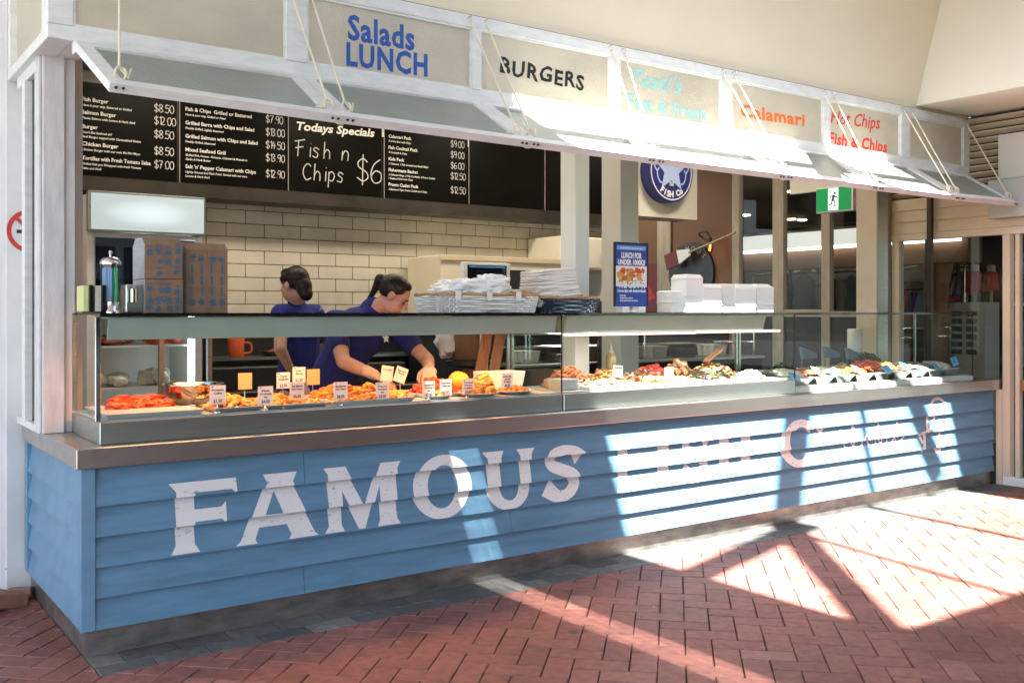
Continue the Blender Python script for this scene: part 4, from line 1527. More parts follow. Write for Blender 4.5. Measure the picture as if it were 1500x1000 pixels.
# unseen ceiling lamps added to brighten the kitchen and dining area
for k, (xx, yy_, pw_) in enumerate(((1.2, 1.75, 2.4), (2.7, 1.75, 2.4), (4.2, 1.75, 2.2), (5.9, 1.9, 1.6), (6.2, 4.2, 2.6))):
    t = thing("downlight", ("first", "second", "third", "fourth", "fifth")[k] + " unseen square lamp added in the shop ceiling counting from the left", "downlight", (xx, yy_, 3.30), "unseen lamps added in the shop ceiling")
    m_ = MB()
    m_.box(xx - 0.32, yy_ - 0.17, 3.27, xx + 0.32, yy_ + 0.17, 3.299)
    m_.build("housing", "white_enamel", t)
    m_ = MB()
    m_.box(xx - 0.29, yy_ - 0.14, 3.262, xx + 0.29, yy_ + 0.14, 3.2695)
    m_.build("diffuser", "trough_light", t)
    l_ = bpy.data.lights.new("ceiling_fill", 'AREA')
    l_.shape = 'RECTANGLE'
    l_.size, l_.size_y = 0.58, 0.28
    l_.energy = pw_
    l_.color = (1.0, 0.86, 0.66)
    lo = bpy.data.objects.new("ceiling_fill", l_)
    COL.objects.link(lo)
    lo.parent = t
    lo.location = (0, 0, -0.045)

# drinks fridge
fx0, fx1 = 0.50, 1.235
fg = thing("drinks_fridge", "white upright fridge with a glowing header panel and stocked shelves", "fridge", (0.87, 2.45, 0))
mb = MB()
mb.box(fx0, 2.24, 0.05, fx0 + 0.05, 2.85, 2.20)
mb.box(fx1 - 0.05, 2.24, 0.05, fx1, 2.85, 2.20)
mb.box(fx0 + 0.05, 2.80, 0.05, fx1 - 0.05, 2.85, 2.20)
mb.box(fx0 + 0.05, 2.24, 0.05, fx1 - 0.05, 2.80, 0.25)
mb.box(fx0 + 0.05, 2.24, 1.93, fx1 - 0.05, 2.80, 2.20)
mb.build("cabinet", "white_enamel", fg, bevel=0.006, seg=2)
mb = MB()
mb.box(fx0 - 0.004, 2.18, 1.955, fx1 + 0.004, 2.238, 2.215)
mb.build("header_frame", "stainless", fg, bevel=0.006)
mb = MB()
mb.box(fx0 + 0.012, 2.172, 1.972, fx1 - 0.012, 2.179, 2.20)
mb.build("header_panel", "header_light", fg)
for z in (0.62, 0.95, 1.22, 1.42, 1.66):
    m_ = MB()
    m_.box(fx0 + 0.052, 2.28, z, fx1 - 0.052, 2.79, z + 0.012)
    m_.build("shelf", "white_enamel", fg)
m_ = MB()
m_.tube([(fx1 - 0.075, 2.27, 0.3), (fx1 - 0.075, 2.27, 1.9)], 0.012, 8)
m_.build("fridge_tube", "fridge_lamp", fg)
m_ = MB()
m_.box(fx0 + 0.052, 2.235, 1.45, fx1 - 0.052, 2.239, 1.925)
m_.build("door_glass", "end_window_glass", fg)
# food on the fridge shelves
random.seed(21)
stock = [("tub of pale dip on the top lit fridge shelf", "onion_white", 0.64, 1.432, 0.05), ("tray of pink meat on the upper fridge shelf", "fish_pink", 0.72, 1.232, 0.05),
         ("tray of red sausages on the upper fridge shelf at right", "red_crumb", 1.0, 1.232, 0.045), ("large pale bag of squid on the middle fridge shelf", "onion_white", 0.93, 0.962, 0.09),
         ("second grey bag of fish on the middle fridge shelf", "fish_white", 0.68, 0.962, 0.07)]
for lab, mt, xx, zz, hh in stock:
    m_ = MB()
    for k in range(9):
        m_.blob((xx + random.uniform(-.09, .09), 2.40 + random.uniform(-.08, .08), zz + hh * 0.45 + random.uniform(0, hh * 0.4)), (0.05, 0.05, hh * 0.55), 2, 0.25, k + 9)
    tag(m_.build("stored_food", mt), lab, "food", "food on the fridge shelves")
bw = MB()
prof = [(0.045, 0.0), (0.085, 0.03), (0.105, 0.085), (0.108, 0.088), (0.101, 0.086), (0.08, 0.034), (0.02, 0.008)]
bw.lathe((1.0, 2.10, 1.455), prof, 28)
# (bowl stands on the bench in front of the fridge)
tag(bw.build("mixing_bowl", "chrome"), "shiny steel bowl standing behind the straw jar", "bowl", "steel mixing bowls")

# rear bench with equipment
rb = thing("cooking_range", "long dark steel cooking bench with shelf along the tiled wall", "kitchen bench", (3.0, 2.5, 0))
mb = MB()
mb.box(1.30, 2.20, 0.86, 5.2, 2.86, 0.90)
mb.box(1.30, 2.24, 0.10, 5.2, 2.84, 0.84)
mb.build("bench", "dark_steel", rb, bevel=0.004)
mb = MB()
mb.box(1.32, 2.55, 1.10, 5.0, 2.84, 1.122)
mb.build("shelf", "stainless", rb)
mb = MB()
mb.box(1.32, 2.845, 0.903, 4.98, 2.87, 1.36)
mb.box(1.30, 2.30, 0.903, 1.318, 2.84, 1.36)
mb.box(3.0, 2.32, 0.903, 4.9, 2.54, 1.30)
mb.box(1.34, 2.40, 0.903, 2.9, 2.54, 1.06)
mb.build("fryer_body", "black", rb, bevel=0.01)
mb = MB()
for k in range(8):
    mb.lathe((1.55 + k * 0.34, 2.238, 0.76), [(0.022, 0), (0.018, 0.025)], 14, axis=Matrix.Rotation(PI / 2, 3, 'X'))
mb.build("knobs", "chrome", rb)
mb = MB()
mb.box(1.00, 2.00, 0.0, 2.3, 2.10, 0.02)
ds = thing("serving_bench", "low steel bench just behind the straw jar and cartons", "kitchen bench", (0.9, 2.1, 0))
mb = MB()
mb.box(0.86, 1.98, 1.43, 1.24, 2.20, 1.452)
mb.box(0.88, 2.0, 0.0, 0.91, 2.03, 1.429)
mb.box(1.19, 2.0, 0.0, 1.22, 2.03, 1.429)
mb.build("bench_top", "stainless", ds)
jg = thing("orange_jug", "orange plastic jug with a side handle on the steel shelf", "jug", (1.62, 2.65, 1.123))
mb = MB()
mb.lathe((1.62, 2.65, 1.123), [(0.052, 0), (0.055, 0.01), (0.060, 0.13), (0.058, 0.135), (0.05, 0.02)], 22)
mb.build("body", "jug_orange", jg)
mb = MB()
mb.tube(spline([(1.675, 2.64, 1.225), (1.72, 2.63, 1.22), (1.725, 2.63, 1.16), (1.677, 2.64, 1.145)], 5), 0.008, 8)
mb.build("handle", "jug_orange", jg)
# things on the shelf: pans of food, tubs
random.seed(31)
for k, (xx, lab, mt) in enumerate(((1.95, "shallow pan of red sauce on the shelf right of the orange jug", "red_crumb"), (2.25, "shallow pan of browned fish on the kitchen shelf", "golden"), (3.3, "shallow pan of dark greens on the kitchen shelf", "dark_leaf"))):
    t = thing("shallow_pan", lab, "pan", (xx, 2.68, 1.123), "pans on the kitchen shelf")
    m_ = MB()
    m_.lathe((xx, 2.68, 1.123), [(0.10, 0), (0.13, 0.035), (0.127, 0.035), (0.098, 0.004)], 26)
    m_.build("dish", "dark_steel", t)
    m_ = MB()
    for q in range(14):
        m_.blob((xx + random.uniform(-.07, .07), 2.68 + random.uniform(-.07, .07), 1.145 + random.uniform(0, .02)), (.03, .03, .016), 1, .2, q)
    m_.build("contents", mt, t)

# oven, cream cabinet on the wall, till
ov = thing("pizza_oven", "beige oven with a black slot behind the white screen", "oven", (3.75, 2.4, 1.3))
mb = MB()
mb.box(3.16, 2.30, 1.32, 4.42, 2.84, 1.905)
mb.build("casing", "cream_wall", ov, bevel=0.01, seg=2)
mb = MB()
mb.box(3.40, 2.292, 1.56, 4.40, 2.299, 1.80)
mb.build("mouth", "black", ov)
mb = MB()
mb.box(3.14, 2.285, 1.862, 4.44, 2.298, 1.905)
mb.build("lip", "cream_board", ov, bevel=0.003)
wc = thing("wall_cabinet", "plain cream cabinet on the tiled wall left of the white post", "cabinet", (4.6, 2.6, 1.8))
mb = MB()
mb.box(4.45, 2.40, 1.83, 5.35, 2.88, 2.12)
mb.build("carcass", "cream_light", wc, bevel=0.006)
mb = MB()
mb.box(4.47, 2.385, 1.845, 4.90, 2.398, 2.105)
mb.build("door", "cream_light", wc, bevel=0.003)
wh = thing("white_cooler", "white cooler with a pale door half hidden behind the post", "cooler", (5.0, 2.3, 1.2))
mb = MB()
mb.box(4.99, 2.24, 0.0, 5.24, 2.84, 2.1)
mb.build("cabinet", "white_enamel", wh, bevel=0.01)
mb = MB()
mb.box(5.0, 2.22, 1.79, 5.23, 2.238, 2.08)
mb.box(5.0, 2.22, 0.2, 5.23, 2.238, 1.77)
mb.build("door", "white_enamel", wh, bevel=0.006)
sc_ = thing("till_screen", "white framed touch screen behind the white wicker basket", "screen", (2.7, 1.0, 1.4))
mb = MB()
x0, z1 = at(678, 383, 1.0)
x1, z0 = at(748, 418, 1.0)
mb.box(x0, 1.0, z0 - 0.05, x1, 1.035, z1)
mb.build("housing", "white_plastic", sc_, bevel=0.012, seg=3)
mb = MB()
mb.box(x0 + 0.035, 0.9965, z0 - 0.02, x1 - 0.035, 0.9990, z1 - 0.02)
mb.build("display", "black_gloss", sc_)
mb = MB()
mb.box(x0 + 0.05, 0.9945, z1 - 0.036, x1 - 0.05, 0.9960, z1 - 0.026)
mb.build("menu_bar", "label_cyan", sc_)
mb = MB()
mb.tube([((x0 + x1) / 2, 1.02, z0 - 0.06), ((x0 + x1) / 2, 1.05, 0.95)], 0.03, 12)
mb.build("stand", "white_plastic", sc_)

# kitchen bulkhead with the round blue sign
mb = MB()
mb.box(5.38, 2.79, 2.40, 6.57, 3.10, 3.29)
tag(mb.build("kitchen_bulkhead", "cream_light"), "white bulkhead at the end of the menu boards carrying the round blue sign", "bulkhead")
SCX, SCZ, SR, SY = 6.07, 2.845, 0.305, 2.66


def disc(mb_, cx, cz, r, y, y2, n=48, m=0):
    mb_.lathe((cx, y2, cz), [(r, 0), (r, y2 - y)], n, m, axis=Matrix.Rotation(PI / 2, 3, 'X'))


rs = thing("round_sign", "round dark blue fish shop sign with a pale star on the white bulkhead", "sign", (SCX, SY, SCZ))
mb = MB()
disc(mb, SCX, SCZ, SR, SY, 2.789)
mb.build("drum", "sign_blue", rs, bevel=0.004)


def ring(mb_, cx, cz, r0, r1, y, n=48):
    mb_.add([(cx + r * math.cos(2 * PI * k / n), y, cz + r * math.sin(2 * PI * k / n)) for r in (r0, r1) for k in range(n)],
            [(k, (k + 1) % n, n + (k + 1) % n, n + k) for k in range(n)])


mb = MB()
ring(mb, SCX, SCZ, 0.272, 0.284, SY - 0.0015)
mb.build("rim_line", "label_white", rs)


def star(cx, cz, r, ri, y, a0=90):
    return [(cx + (r if k % 2 == 0 else ri) * math.cos(math.radians(a0 + 36 * k)), y, cz + (r if k % 2 == 0 else ri) * math.sin(math.radians(a0 + 36 * k))) for k in range(10)]


def rib3(mb_, pts, wd, y):
    L, R = ribbon(pts, wd)
    n = len(L)
    mb_.add([(p.x, y, p.y) for p in L + R], [(i, i + 1, n + i + 1, n + i) for i in range(n - 1)])


def arc_text(mb_, s, cx, cz, r, y, a_mid, step, h, bold=0.03, flip=False):
    n = len(s)
    for i, ch in enumerate(s):
        if ch == ' ':
            continue
        if not flip:
            a = math.radians(a_mid + step * ((n - 1) / 2 - i))
            up = (math.cos(a), 0, math.sin(a))
            u = (math.sin(a), 0, -math.cos(a))
        else:
            a = math.radians(a_mid - step * ((n - 1) / 2 - i))
            up = (-math.cos(a), 0, -math.sin(a))
            u = (-math.sin(a), 0, math.cos(a))
        put_text(mb_, ch, (cx + r * math.cos(a), y, cz + r * math.sin(a)), u, up, h, bold=bold, align='C')


mb = MB()
st = star(SCX, SCZ + 0.02, 0.235, 0.105, SY - 0.002)
mb.add(st, [tuple(range(10))])
for sg in (-1, 1):
    rib3(mb, spline([(SCX + sg * 0.13, SCZ + 0.09), (SCX + sg * 0.20, SCZ + 0.10), (SCX + sg * 0.235, SCZ + 0.05), (SCX + sg * 0.20, SCZ + 0.0), (SCX + sg * 0.17, SCZ + 0.03)], 6), 0.016, SY - 0.0032)
    rib3(mb, spline([(SCX + sg * 0.20, SCZ + 0.0), (SCX + sg * 0.19, SCZ - 0.06), (SCX + sg * 0.16, SCZ - 0.11), (SCX + sg * 0.13, SCZ - 0.115)], 6), 0.016, SY - 0.0044)
mb.build("star_emblem", "sign_pale", rs, recalc=False)
mb = MB()
arc_text(mb, "FISH Co", SCX, SCZ, 0.252, SY - 0.003, 270, 11.5, 0.058, 0.05, True)
arc_text(mb, "FAMOUS", SCX, SCZ, 0.195, SY - 0.003, 90, 15, 0.05, 0.04)
put_text(mb, "SINCE", (SCX, SY - 0.003, SCZ - 0.115), UX, UZ, 0.017, bold=0.03, align='C')
put_text(mb, "1958", (SCX, SY - 0.003, SCZ - 0.142), UX, UZ, 0.022, bold=0.03, align='C')
mb.build("sign_words", "label_white", rs, recalc=False)
mb = MB()
put_text(mb, "BY", (SCX, SY - 0.0035, SCZ + 0.075), UX, UZ, 0.022, bold=0.02, align='C')
mb.build("small_word", "sign_blue", rs, recalc=False)

# ------------------------------------------------------------------ glazed wall beside the kitchen, exit sign, dining wall
GX = 7.22
gw = thing("glazed_partition", "timber framed window wall looking into the neighbouring mall", "window wall", (GX, 2.2, 0))
mb = MB()
for y0, y1 in ((0.98, 1.03), (1.61, 1.71), (2.17, 2.31), (2.755, 2.855), (3.78, 4.0)):
    mb.box(GX - 0.05, y0, 0.0, GX + 0.02, y1, 3.29)
mb.box(GX - 0.045, 1.031, 1.40, GX + 0.02, 1.609, 1.455)
mb.box(GX - 0.045, 1.711, 1.40, GX + 0.02, 2.169, 1.475)
mb.box(GX - 0.045, 2.311, 1.40, GX + 0.02, 2.754, 1.475)
mb.build("frame", "mullion_wood", gw, bevel=0.004)
mb = MB()
for y0, y1 in ((1.031, 1.609), (1.711, 2.169), (2.311, 2.754)):
    mb.box(GX - 0.01, y0, 1.476, GX - 0.004, y1, 3.285)
mb.build("glass", "window_glass", gw)
mb = MB()
for y0, y1 in ((1.031, 1.609), (1.711, 2.169), (2.311, 2.754)):
    mb.box(GX - 0.03, y0, 0.0, GX + 0.01, y1, 1.399)
mb.build("lower_panel", "black", gw)
mb = MB()
mb.box(GX - 0.10, 1.05, 2.63, GX - 0.051, 2.05, 3.29)
tag(mb.build("header_beam", "cream_light", bevel=0.004), "cream header beam above the green exit sign", "beam")
ex = thing("exit_sign", "green running man exit sign hanging above the fish case", "exit sign", (6.9, 1.39, 2.4))
y0, zt_ = atx(1195, 278, 6.88)
y1, zb_ = atx(1247, 308, 6.88)
mb = MB()
mb.box(6.885, y1 - 0.015, zb_, 6.955, y0, zt_ + 0.012)
mb.build("casing", "white_plastic", ex, bevel=0.006, seg=2)
mb = MB()
mb.box(6.880, y1 + 0.006, zb_ + 0.012, 6.8845, y0 - 0.008, zt_)
mb.build("green_panel", "exit_green", ex)
mb = MB()
ym = (y0 + y1) / 2
mb.box(6.8775, ym - 0.055, zb_ + 0.018, 6.8795, ym + 0.055, zt_ - 0.006)
mb.build("white_door", "exit_white", ex)
mb = MB()
zc = (zb_ + zt_) / 2


def man(pts, wd, lay):
    L, R = ribbon([(p[0], p[1]) for p in pts], wd)
    n = len(L)
    mb.add([(6.8765 - 0.0002 * lay, ym - p.x, zc + p.y) for p in L + R], [(i, i + 1, n + i + 1, n + i) for i in range(n - 1)])


man([(0.012, 0.045), (-0.006, -0.005)], 0.026, 0)
man([(0.008, 0.036), (0.036, 0.02), (0.046, 0.034)], 0.011, 1)
man([(0.004, 0.036), (-0.026, 0.034), (-0.034, 0.008)], 0.011, 2)
man([(-0.004, 0.0), (0.022, -0.02), (0.02, -0.06), (0.032, -0.062)], 0.013, 3)
man([(-0.008, 0.0), (-0.016, -0.035), (-0.045, -0.05)], 0.013, 4)
mb.add([(6.8765, ym - 0.018 - 0.0125 * math.cos(k * PI / 8), zc + 0.060 + 0.0125 * math.sin(k * PI / 8)) for k in range(16)], [tuple(range(16))])
mb.build("running_figure", "ink_black", ex, recalc=False)
mb = MB()
mb.tube([(6.92, ym, zt_ + 0.012), (6.92, ym, 3.30)], 0.01, 8)
mb.build("hanger", "white_plastic", ex)

mb = MB()
mb.box(GX - 0.02, 2.857, 0.0, GX + 0.02, 3.779, 3.29)
mb.box(GX - 0.02, 4.001, 0.0, GX + 0.02, 6.6, 3.29)
tag(mb.build("dining_wall", "brown_wall"), "brown side wall with the dark round famous sign", "wall")
mb = MB()
mb.box(5.42, 6.5, 0.0, 7.2, 6.6, 3.29)
tag(mb.build("rear_wall", "brown_wall"), "plain brown wall at the far end of the dining area", "wall")
# dark round sign on the brown wall (faces the kitchen)
fs = thing("round_sign", "black round famous sign with a grey star behind the takeaway boxes", "sign", (GX - 0.03, 3.40, 1.78))
FCY, FCZ, FR = atx(1016, 400, GX)[0], 1.885, 0.345


def xdisc_pts(r, n, x):
    return [(x, FCY + r * math.cos(2 * PI * k / n), FCZ + r * math.sin(2 * PI * k / n)) for k in range(n)]


mb = MB()
mb.lathe((GX - 0.022, FCY, FCZ), [(FR, 0), (FR, 0.03)], 48, axis=Matrix.Rotation(-PI / 2, 3, 'Y'))
mb.build("disc", "sign_black", fs)
XS = GX - 0.0535
mb = MB()
n = 48
mb.add(xdisc_pts(0.322, n, XS) + xdisc_pts(0.330, n, XS), [(k, (k + 1) % n, n + (k + 1) % n, n + k) for k in range(n)])
mb.add([(XS, FCY + (0.235 if k % 2 == 0 else 0.10) * math.cos(math.radians(90 + 36 * k)) * 1.0, FCZ - 0.01 + (0.235 if k % 2 == 0 else 0.10) * math.sin(math.radians(90 + 36 * k))) for k in range(10)], [tuple(range(10))])
for sg in (-1, 1):
    pts = spline([(sg * 0.11, 0.04), (sg * 0.16, 0.11), (sg * 0.20, 0.07), (sg * 0.15, 0.01)], 6) + spline([(sg * 0.15, 0.0), (sg * 0.17, -0.06), (sg * 0.14, -0.12)], 5)
    pts = [p * 1.2 for p in pts]
    L, R = ribbon(pts, 0.014)
    k2 = len(L)
    mb.add([(XS - 0.001, FCY - p.x, FCZ + p.y) for p in L + R], [(i, i + 1, k2 + i + 1, k2 + i) for i in range(k2 - 1)])
mb.build("star_emblem", "sign_grey", fs, recalc=False)
mb = MB()
for i, ch in enumerate("FAMOUS"):
    a = math.radians(90 + 19 * (2.5 - i))
    up = (0, -math.cos(a), math.sin(a))
    u = (0, -math.sin(a), -math.cos(a))
    put_text(mb, ch, (XS - 0.001, FCY - 0.25 * math.cos(a), FCZ + 0.25 * math.sin(a)), u, up, 0.056, bold=0.03, align='C')
mb.build("sign_words", "rose_letter", fs, recalc=False)
# red snack poster left of the mullion
sp = thing("snack_poster", "dark red snack poster half hidden by the steel post", "poster", (GX - 0.03, 4.3, 1.6))
mb = MB()
mb.box(GX - 0.03, 4.02, 1.46, GX - 0.0215, 4.60, 2.02)
mb.build("sheet", "maroon", sp)
mb = MB()
put_text(mb, "Sna", (GX - 0.032, 4.30, 1.88), (0, -1, 0), UZ, 0.07, bold=0.02)
mb.build("words", "rose_letter", sp, recalc=False)
mb = MB()
mb.add([(GX - 0.0315, 4.20, 1.84), (GX - 0.0315, 4.05, 1.62), (GX - 0.0315, 4.22, 1.56), (GX - 0.0315, 4.28, 1.70)], [(0, 1, 2, 3)])
mb.build("red_shape", "red_paint", sp, recalc=False)
# oar with red and white blade
oy0, oz0 = atx(975, 385, 7.05)
oy1, oz1 = atx(1072, 341, 7.05)
oar = thing("oar", "wooden oar with a red and white blade hung across the round sign", "oar", (7.05, (oy0 + oy1) / 2, 2.0))
A = Vector((7.05, oy0, oz0))
B = Vector((7.05, oy1 - 0.05, oz1))
d = (B - A).normalized()
mb = MB()
mb.tube([A + d * 0.38, B], [0.014, 0.012], 10)
mb.build("shaft", "mullion_wood", oar)
per = Vector((1, 0, 0)).cross(d).normalized()
for s0, s1, w0, w1, mt in ((0.0, 0.20, 0.088, 0.085, "maroon"), (0.2005, 0.40, 0.085, 0.035, "label_white")):
    m_ = MB()
    q = [A + d * s0 - per * w0, A + d * s1 - per * w1, A + d * s1 + per * w1, A + d * s0 + per * w0]
    m_.hexa([p + Vector((0.008, 0, 0)) for p in q], [p - Vector((0.008, 0, 0)) for p in q])
    m_.build("blade", mt, oar, bevel=0.004)
# edison wall lamp
ly, lz = atx(1040, 362, 7.08)
la = thing("wall_lamp", "glowing amber bulb on a curved arm above the round sign", "lamp", (7.15, ly + 0.2, lz + 0.15))
mb = MB()
mb.tube(spline([(GX - 0.02, ly + 0.22, lz + 0.12), (7.10, ly + 0.18, lz + 0.16), (7.08, ly + 0.06, lz + 0.17), (7.08, ly, lz + 0.10)], 6), 0.009, 8)
mb.lathe((7.08, ly, lz + 0.05), [(0.022, 0), (0.022, 0.05), (0.012, 0.06)], 12)
mb.build("arm", "black", la)
mb = MB()
mb.lathe((7.08, ly, lz - 0.075), [(0.006, 0), (0.03, 0.025), (0.036, 0.06), (0.022, 0.11), (0.015, 0.125)], 16)
mb.build("bulb", "amber_bulb", la)
mb = MB()
mb.tube([(7.075, ly, lz - 0.04), (7.085, ly, lz + 0.03)], 0.009, 8)
mb.build("filament", "filament", la)

# ------------------------------------------------------------------ neighbouring mall interior seen through the glass
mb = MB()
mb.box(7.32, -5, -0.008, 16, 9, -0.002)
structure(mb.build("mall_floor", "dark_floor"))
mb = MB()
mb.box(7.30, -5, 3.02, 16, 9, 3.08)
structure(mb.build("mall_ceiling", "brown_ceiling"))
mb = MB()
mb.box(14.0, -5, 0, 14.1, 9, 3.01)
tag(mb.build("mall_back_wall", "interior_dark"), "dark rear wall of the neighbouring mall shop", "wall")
mb = MB()
mb.box(7.32, 8.9, 0, 14, 9.0, 3.01)
tag(mb.build("mall_end_wall", "grey_green_wall"), "grey green end wall of the neighbouring mall", "wall")
# trough light on a brown bulkhead
bk = thing("bulkhead_light", "long white trough light on a brown bulkhead inside the mall", "light fitting", (9.0, 2.8, 2.2))
mb = MB()
mb.box(9.02, 1.25, 1.98, 9.30, 6.5, 2.46)
mb.build("brown_bulkhead", "brown_wall", bk)
mb = MB()
mb.box(8.93, 1.30, 2.235, 9.018, 4.33, 2.42)
mb.build("trough", "trough_face", bk, bevel=0.004)
mb = MB()
mb.box(8.935, 1.31, 2.205, 9.0, 4.32, 2.233)
mb.build("tube", "trough_light", bk)
for k, (dx_, dy_, lab) in enumerate(((9.36, 3.80, "nearest round downlight left of the exit sign"), (11.3, 6.24, "round downlight above the end of the trough light"), (12.45, 6.26, "left one of the paired downlights"),
                                     (12.72, 6.25, "right one of the paired downlights"), (11.74, 4.30, "round downlight between the exit sign and the post"))):
    t = thing("downlight", lab + " in the mall ceiling", "downlight", (dx_, dy_, 3.02), "downlights in the mall ceiling")
    m_ = MB()
    m_.lathe((dx_, dy_, 2.998), [(0.075, 0.02), (0.09, 0.0), (0.075, 0.001)], 20)
    m_.build("rim", "white_enamel", t)
    m_ = MB()
    m_.lathe((dx_, dy_, 2.988), [(0.070, 0), (0.070, 0.008)], 20)
    m_.build("lamp", "downlight_glow", t)
    l_ = bpy.data.lights.new("downlight_beam", 'AREA')
    l_.shape = 'DISK'
    l_.size = 0.14
    l_.energy = 10.0
    l_.color = (1.0, 0.85, 0.66)
    lo = bpy.data.objects.new("downlight_beam", l_)
    COL.objects.link(lo)
    lo.parent = t
    lo.location = (0, 0, -0.03)
# pillars and shop window of the mall
mb = MB()
cy_, _ = atx(1372, 420, 9.4)
mb.lathe((9.4, cy_, 0), [(0.16, 0), (0.16, 0.1), (0.13, 0.12), (0.13, 1.80), (0.15, 1.82), (0.15, 1.9), (0.17, 1.92), (0.17, 2.05)], 24)
tag(mb.build("round_column", "column_wood"), "round brown timber column inside the shop behind the door glass", "column")
cy_, _ = atx(1236, 420, 10.4)
mb = MB()
mb.box(10.3, cy_ - 0.19, 0, 10.6, cy_ + 0.19, 2.1)
tag(mb.build("square_column", "grey_box", bevel=0.006), "grey square pillar between the hanging dresses", "column")
bwn = thing("boutique_window", "pale backlit boutique window with black bars and reversed lettering", "shop window", (12.0, 4.0, 0))
mb = MB()
mb.box(12.4, 3.2, 1.2, 12.44, 8.6, 2.45)
mb.build("pale_panel", "grey_green_wall", bwn)
mb = MB()
for yv in (3.3, 4.3, 5.2, 6.2, 7.2):
    mb.box(12.34, yv, 0.3, 12.38, yv + 0.05, 2.45)
mb.box(12.34, 3.2, 1.86, 12.375, 8.6, 1.90)
mb.build("window_bars", "black", bwn)
mb = MB()
yw, zw = atx(1340, 388, 12.33)
put_text(mb, "ICINU NI", (12.33, yw - 0.25, 2.10), (0, 1, 0), UZ, 0.16, width=2.6, bold=0.0)
mb.build("reversed_words", "label_white", bwn, recalc=False)


def garment(px, pv0, pv1, px_w, X, mt, lab, cat="dress", name="hanging_dress", grp="clothes in the boutique"):
    yc, zt1 = atx(px, pv0, X)
    _, zb1 = atx(px, pv1, X)
    ya, _ = atx(px - px_w / 2, pv0, X)
    yb, _ = atx(px + px_w / 2, pv0, X)
    wd = abs(ya - yb)
    t = thing(name, lab, cat, (X, yc, zb1), grp)
    m_ = MB()
    H = zt1 - zb1
    rings = [(0.0, 0.52, 0.10), (0.3, 0.48, 0.10), (0.55, 0.42, 0.09), (0.72, 0.46, 0.10), (0.88, 0.50, 0.09), (0.96, 0.36, 0.06), (1.0, 0.14, 0.04)]
    vs, fs_ = [], []
    N = 20
    for t_, wv, dv in rings:
        for k in range(N):
            a = 2 * PI * k / N
            fold = 1 + 0.10 * math.sin(a * 7) * (1 - t_)
            vs.append((X + dv * math.sin(a) * fold, yc + wd * wv * math.cos(a) * fold, zb1 + H * t_))
    for i in range(len(rings) - 1):
        for k in range(N):
            fs_.append((i * N + k, i * N + (k + 1) % N, (i + 1) * N + (k + 1) % N, (i + 1) * N + k))
    fs_ += [tuple(reversed(range(N))), tuple(range((len(rings) - 1) * N, len(rings) * N))]
    m_.add(vs, fs_, 0, True)
    m_.build("cloth", mt, t)
    return t, yc, zt1, zb1, wd


for a_ in ((1178, 405, 452, 30, 10.2, "cloth_blue", "pale blue hanging dress left of the grey pillar"), (1214, 404, 454, 16, 10.2, "cloth_black", "black hanging garment beside the pale blue dress"),
           (1253, 404, 455, 26, 10.2, "cloth_teal", "dark teal hanging top right of the grey pillar"), (1154, 418, 440, 14, 10.2, "cloth_purple", "bright purple folded garment at the left of the rack")):
    t, yc, zt1, zb1, wd = garment(*a_)
    m_ = MB()
    m_.tube(spline([(a_[4], yc - wd * 0.4, zt1 - 0.03), (a_[4], yc, zt1 + 0.03), (a_[4], yc + wd * 0.4, zt1 - 0.03)], 4), 0.006, 6)
    m_.tube([(a_[4], yc, zt1 + 0.03), (a_[4], yc, 1.98)], 0.004, 6)
    m_.build("hanger", "black", t)
mb = MB()
mb.tube([(10.2, 1.9, 1.98), (10.2, 5.2, 1.98)], 0.012, 8)
mb.tube([(10.2, 1.95, 1.98), (10.2, 1.95, 0)], 0.012, 8)
mb.tube([(10.2, 5.15, 1.98), (10.2, 5.15, 0)], 0.012, 8)
tag(mb.build("clothes_rail", "chrome"), "thin steel clothes rail carrying the hanging dresses", "clothes rail")
for a_ in ((1413, 396, 432, 18, 10.4, "cloth_grey", "mannequin bust in a grey top left of the red one"), (1428, 396, 428, 20, 10.2, "cloth_red", "mannequin bust in a bright red top behind the door glass"),
           (1452, 397, 426, 18, 10.5, "cloth_red", "mannequin bust in a darker red top beside the cream door post")):
    t, yc, zt1, zb1, wd = garment(*a_, cat="mannequin", name="mannequin_bust", grp="mannequin busts in the shop")
    m_ = MB()
    m_.lathe((a_[4], yc, zt1 - 0.02), [(0.055, 0), (0.045, 0.04), (0.05, 0.08), (0.02, 0.10)], 14)
    m_.tube([(a_[4], yc, zb1), (a_[4], yc, 0.0)], 0.02, 8)
    m_.build("form", "mannequin", t)
yc, _ = atx(1416, 430, 9.6)
sh = thing("display_cabinet", "pale cabinet with two columns of black pigeonholes below the mannequins", "cabinet", (9.6, yc, 0))
mb = MB()
mb.box(9.55, yc - 0.24, 0, 9.85, yc + 0.24, 1.56)
mb.build("carcass", "grey_box_light", sh, bevel=0.006)
mb = MB()
for c in (-1, 1):
    for r_ in range(6):
        mb.box(9.543, yc + (0.025 if c > 0 else -0.145), 1.46 - r_ * 0.085 - 0.055, 9.5495, yc + (0.145 if c > 0 else -0.025), 1.46 - r_ * 0.085)
mb.build("pigeonholes", "black", sh)
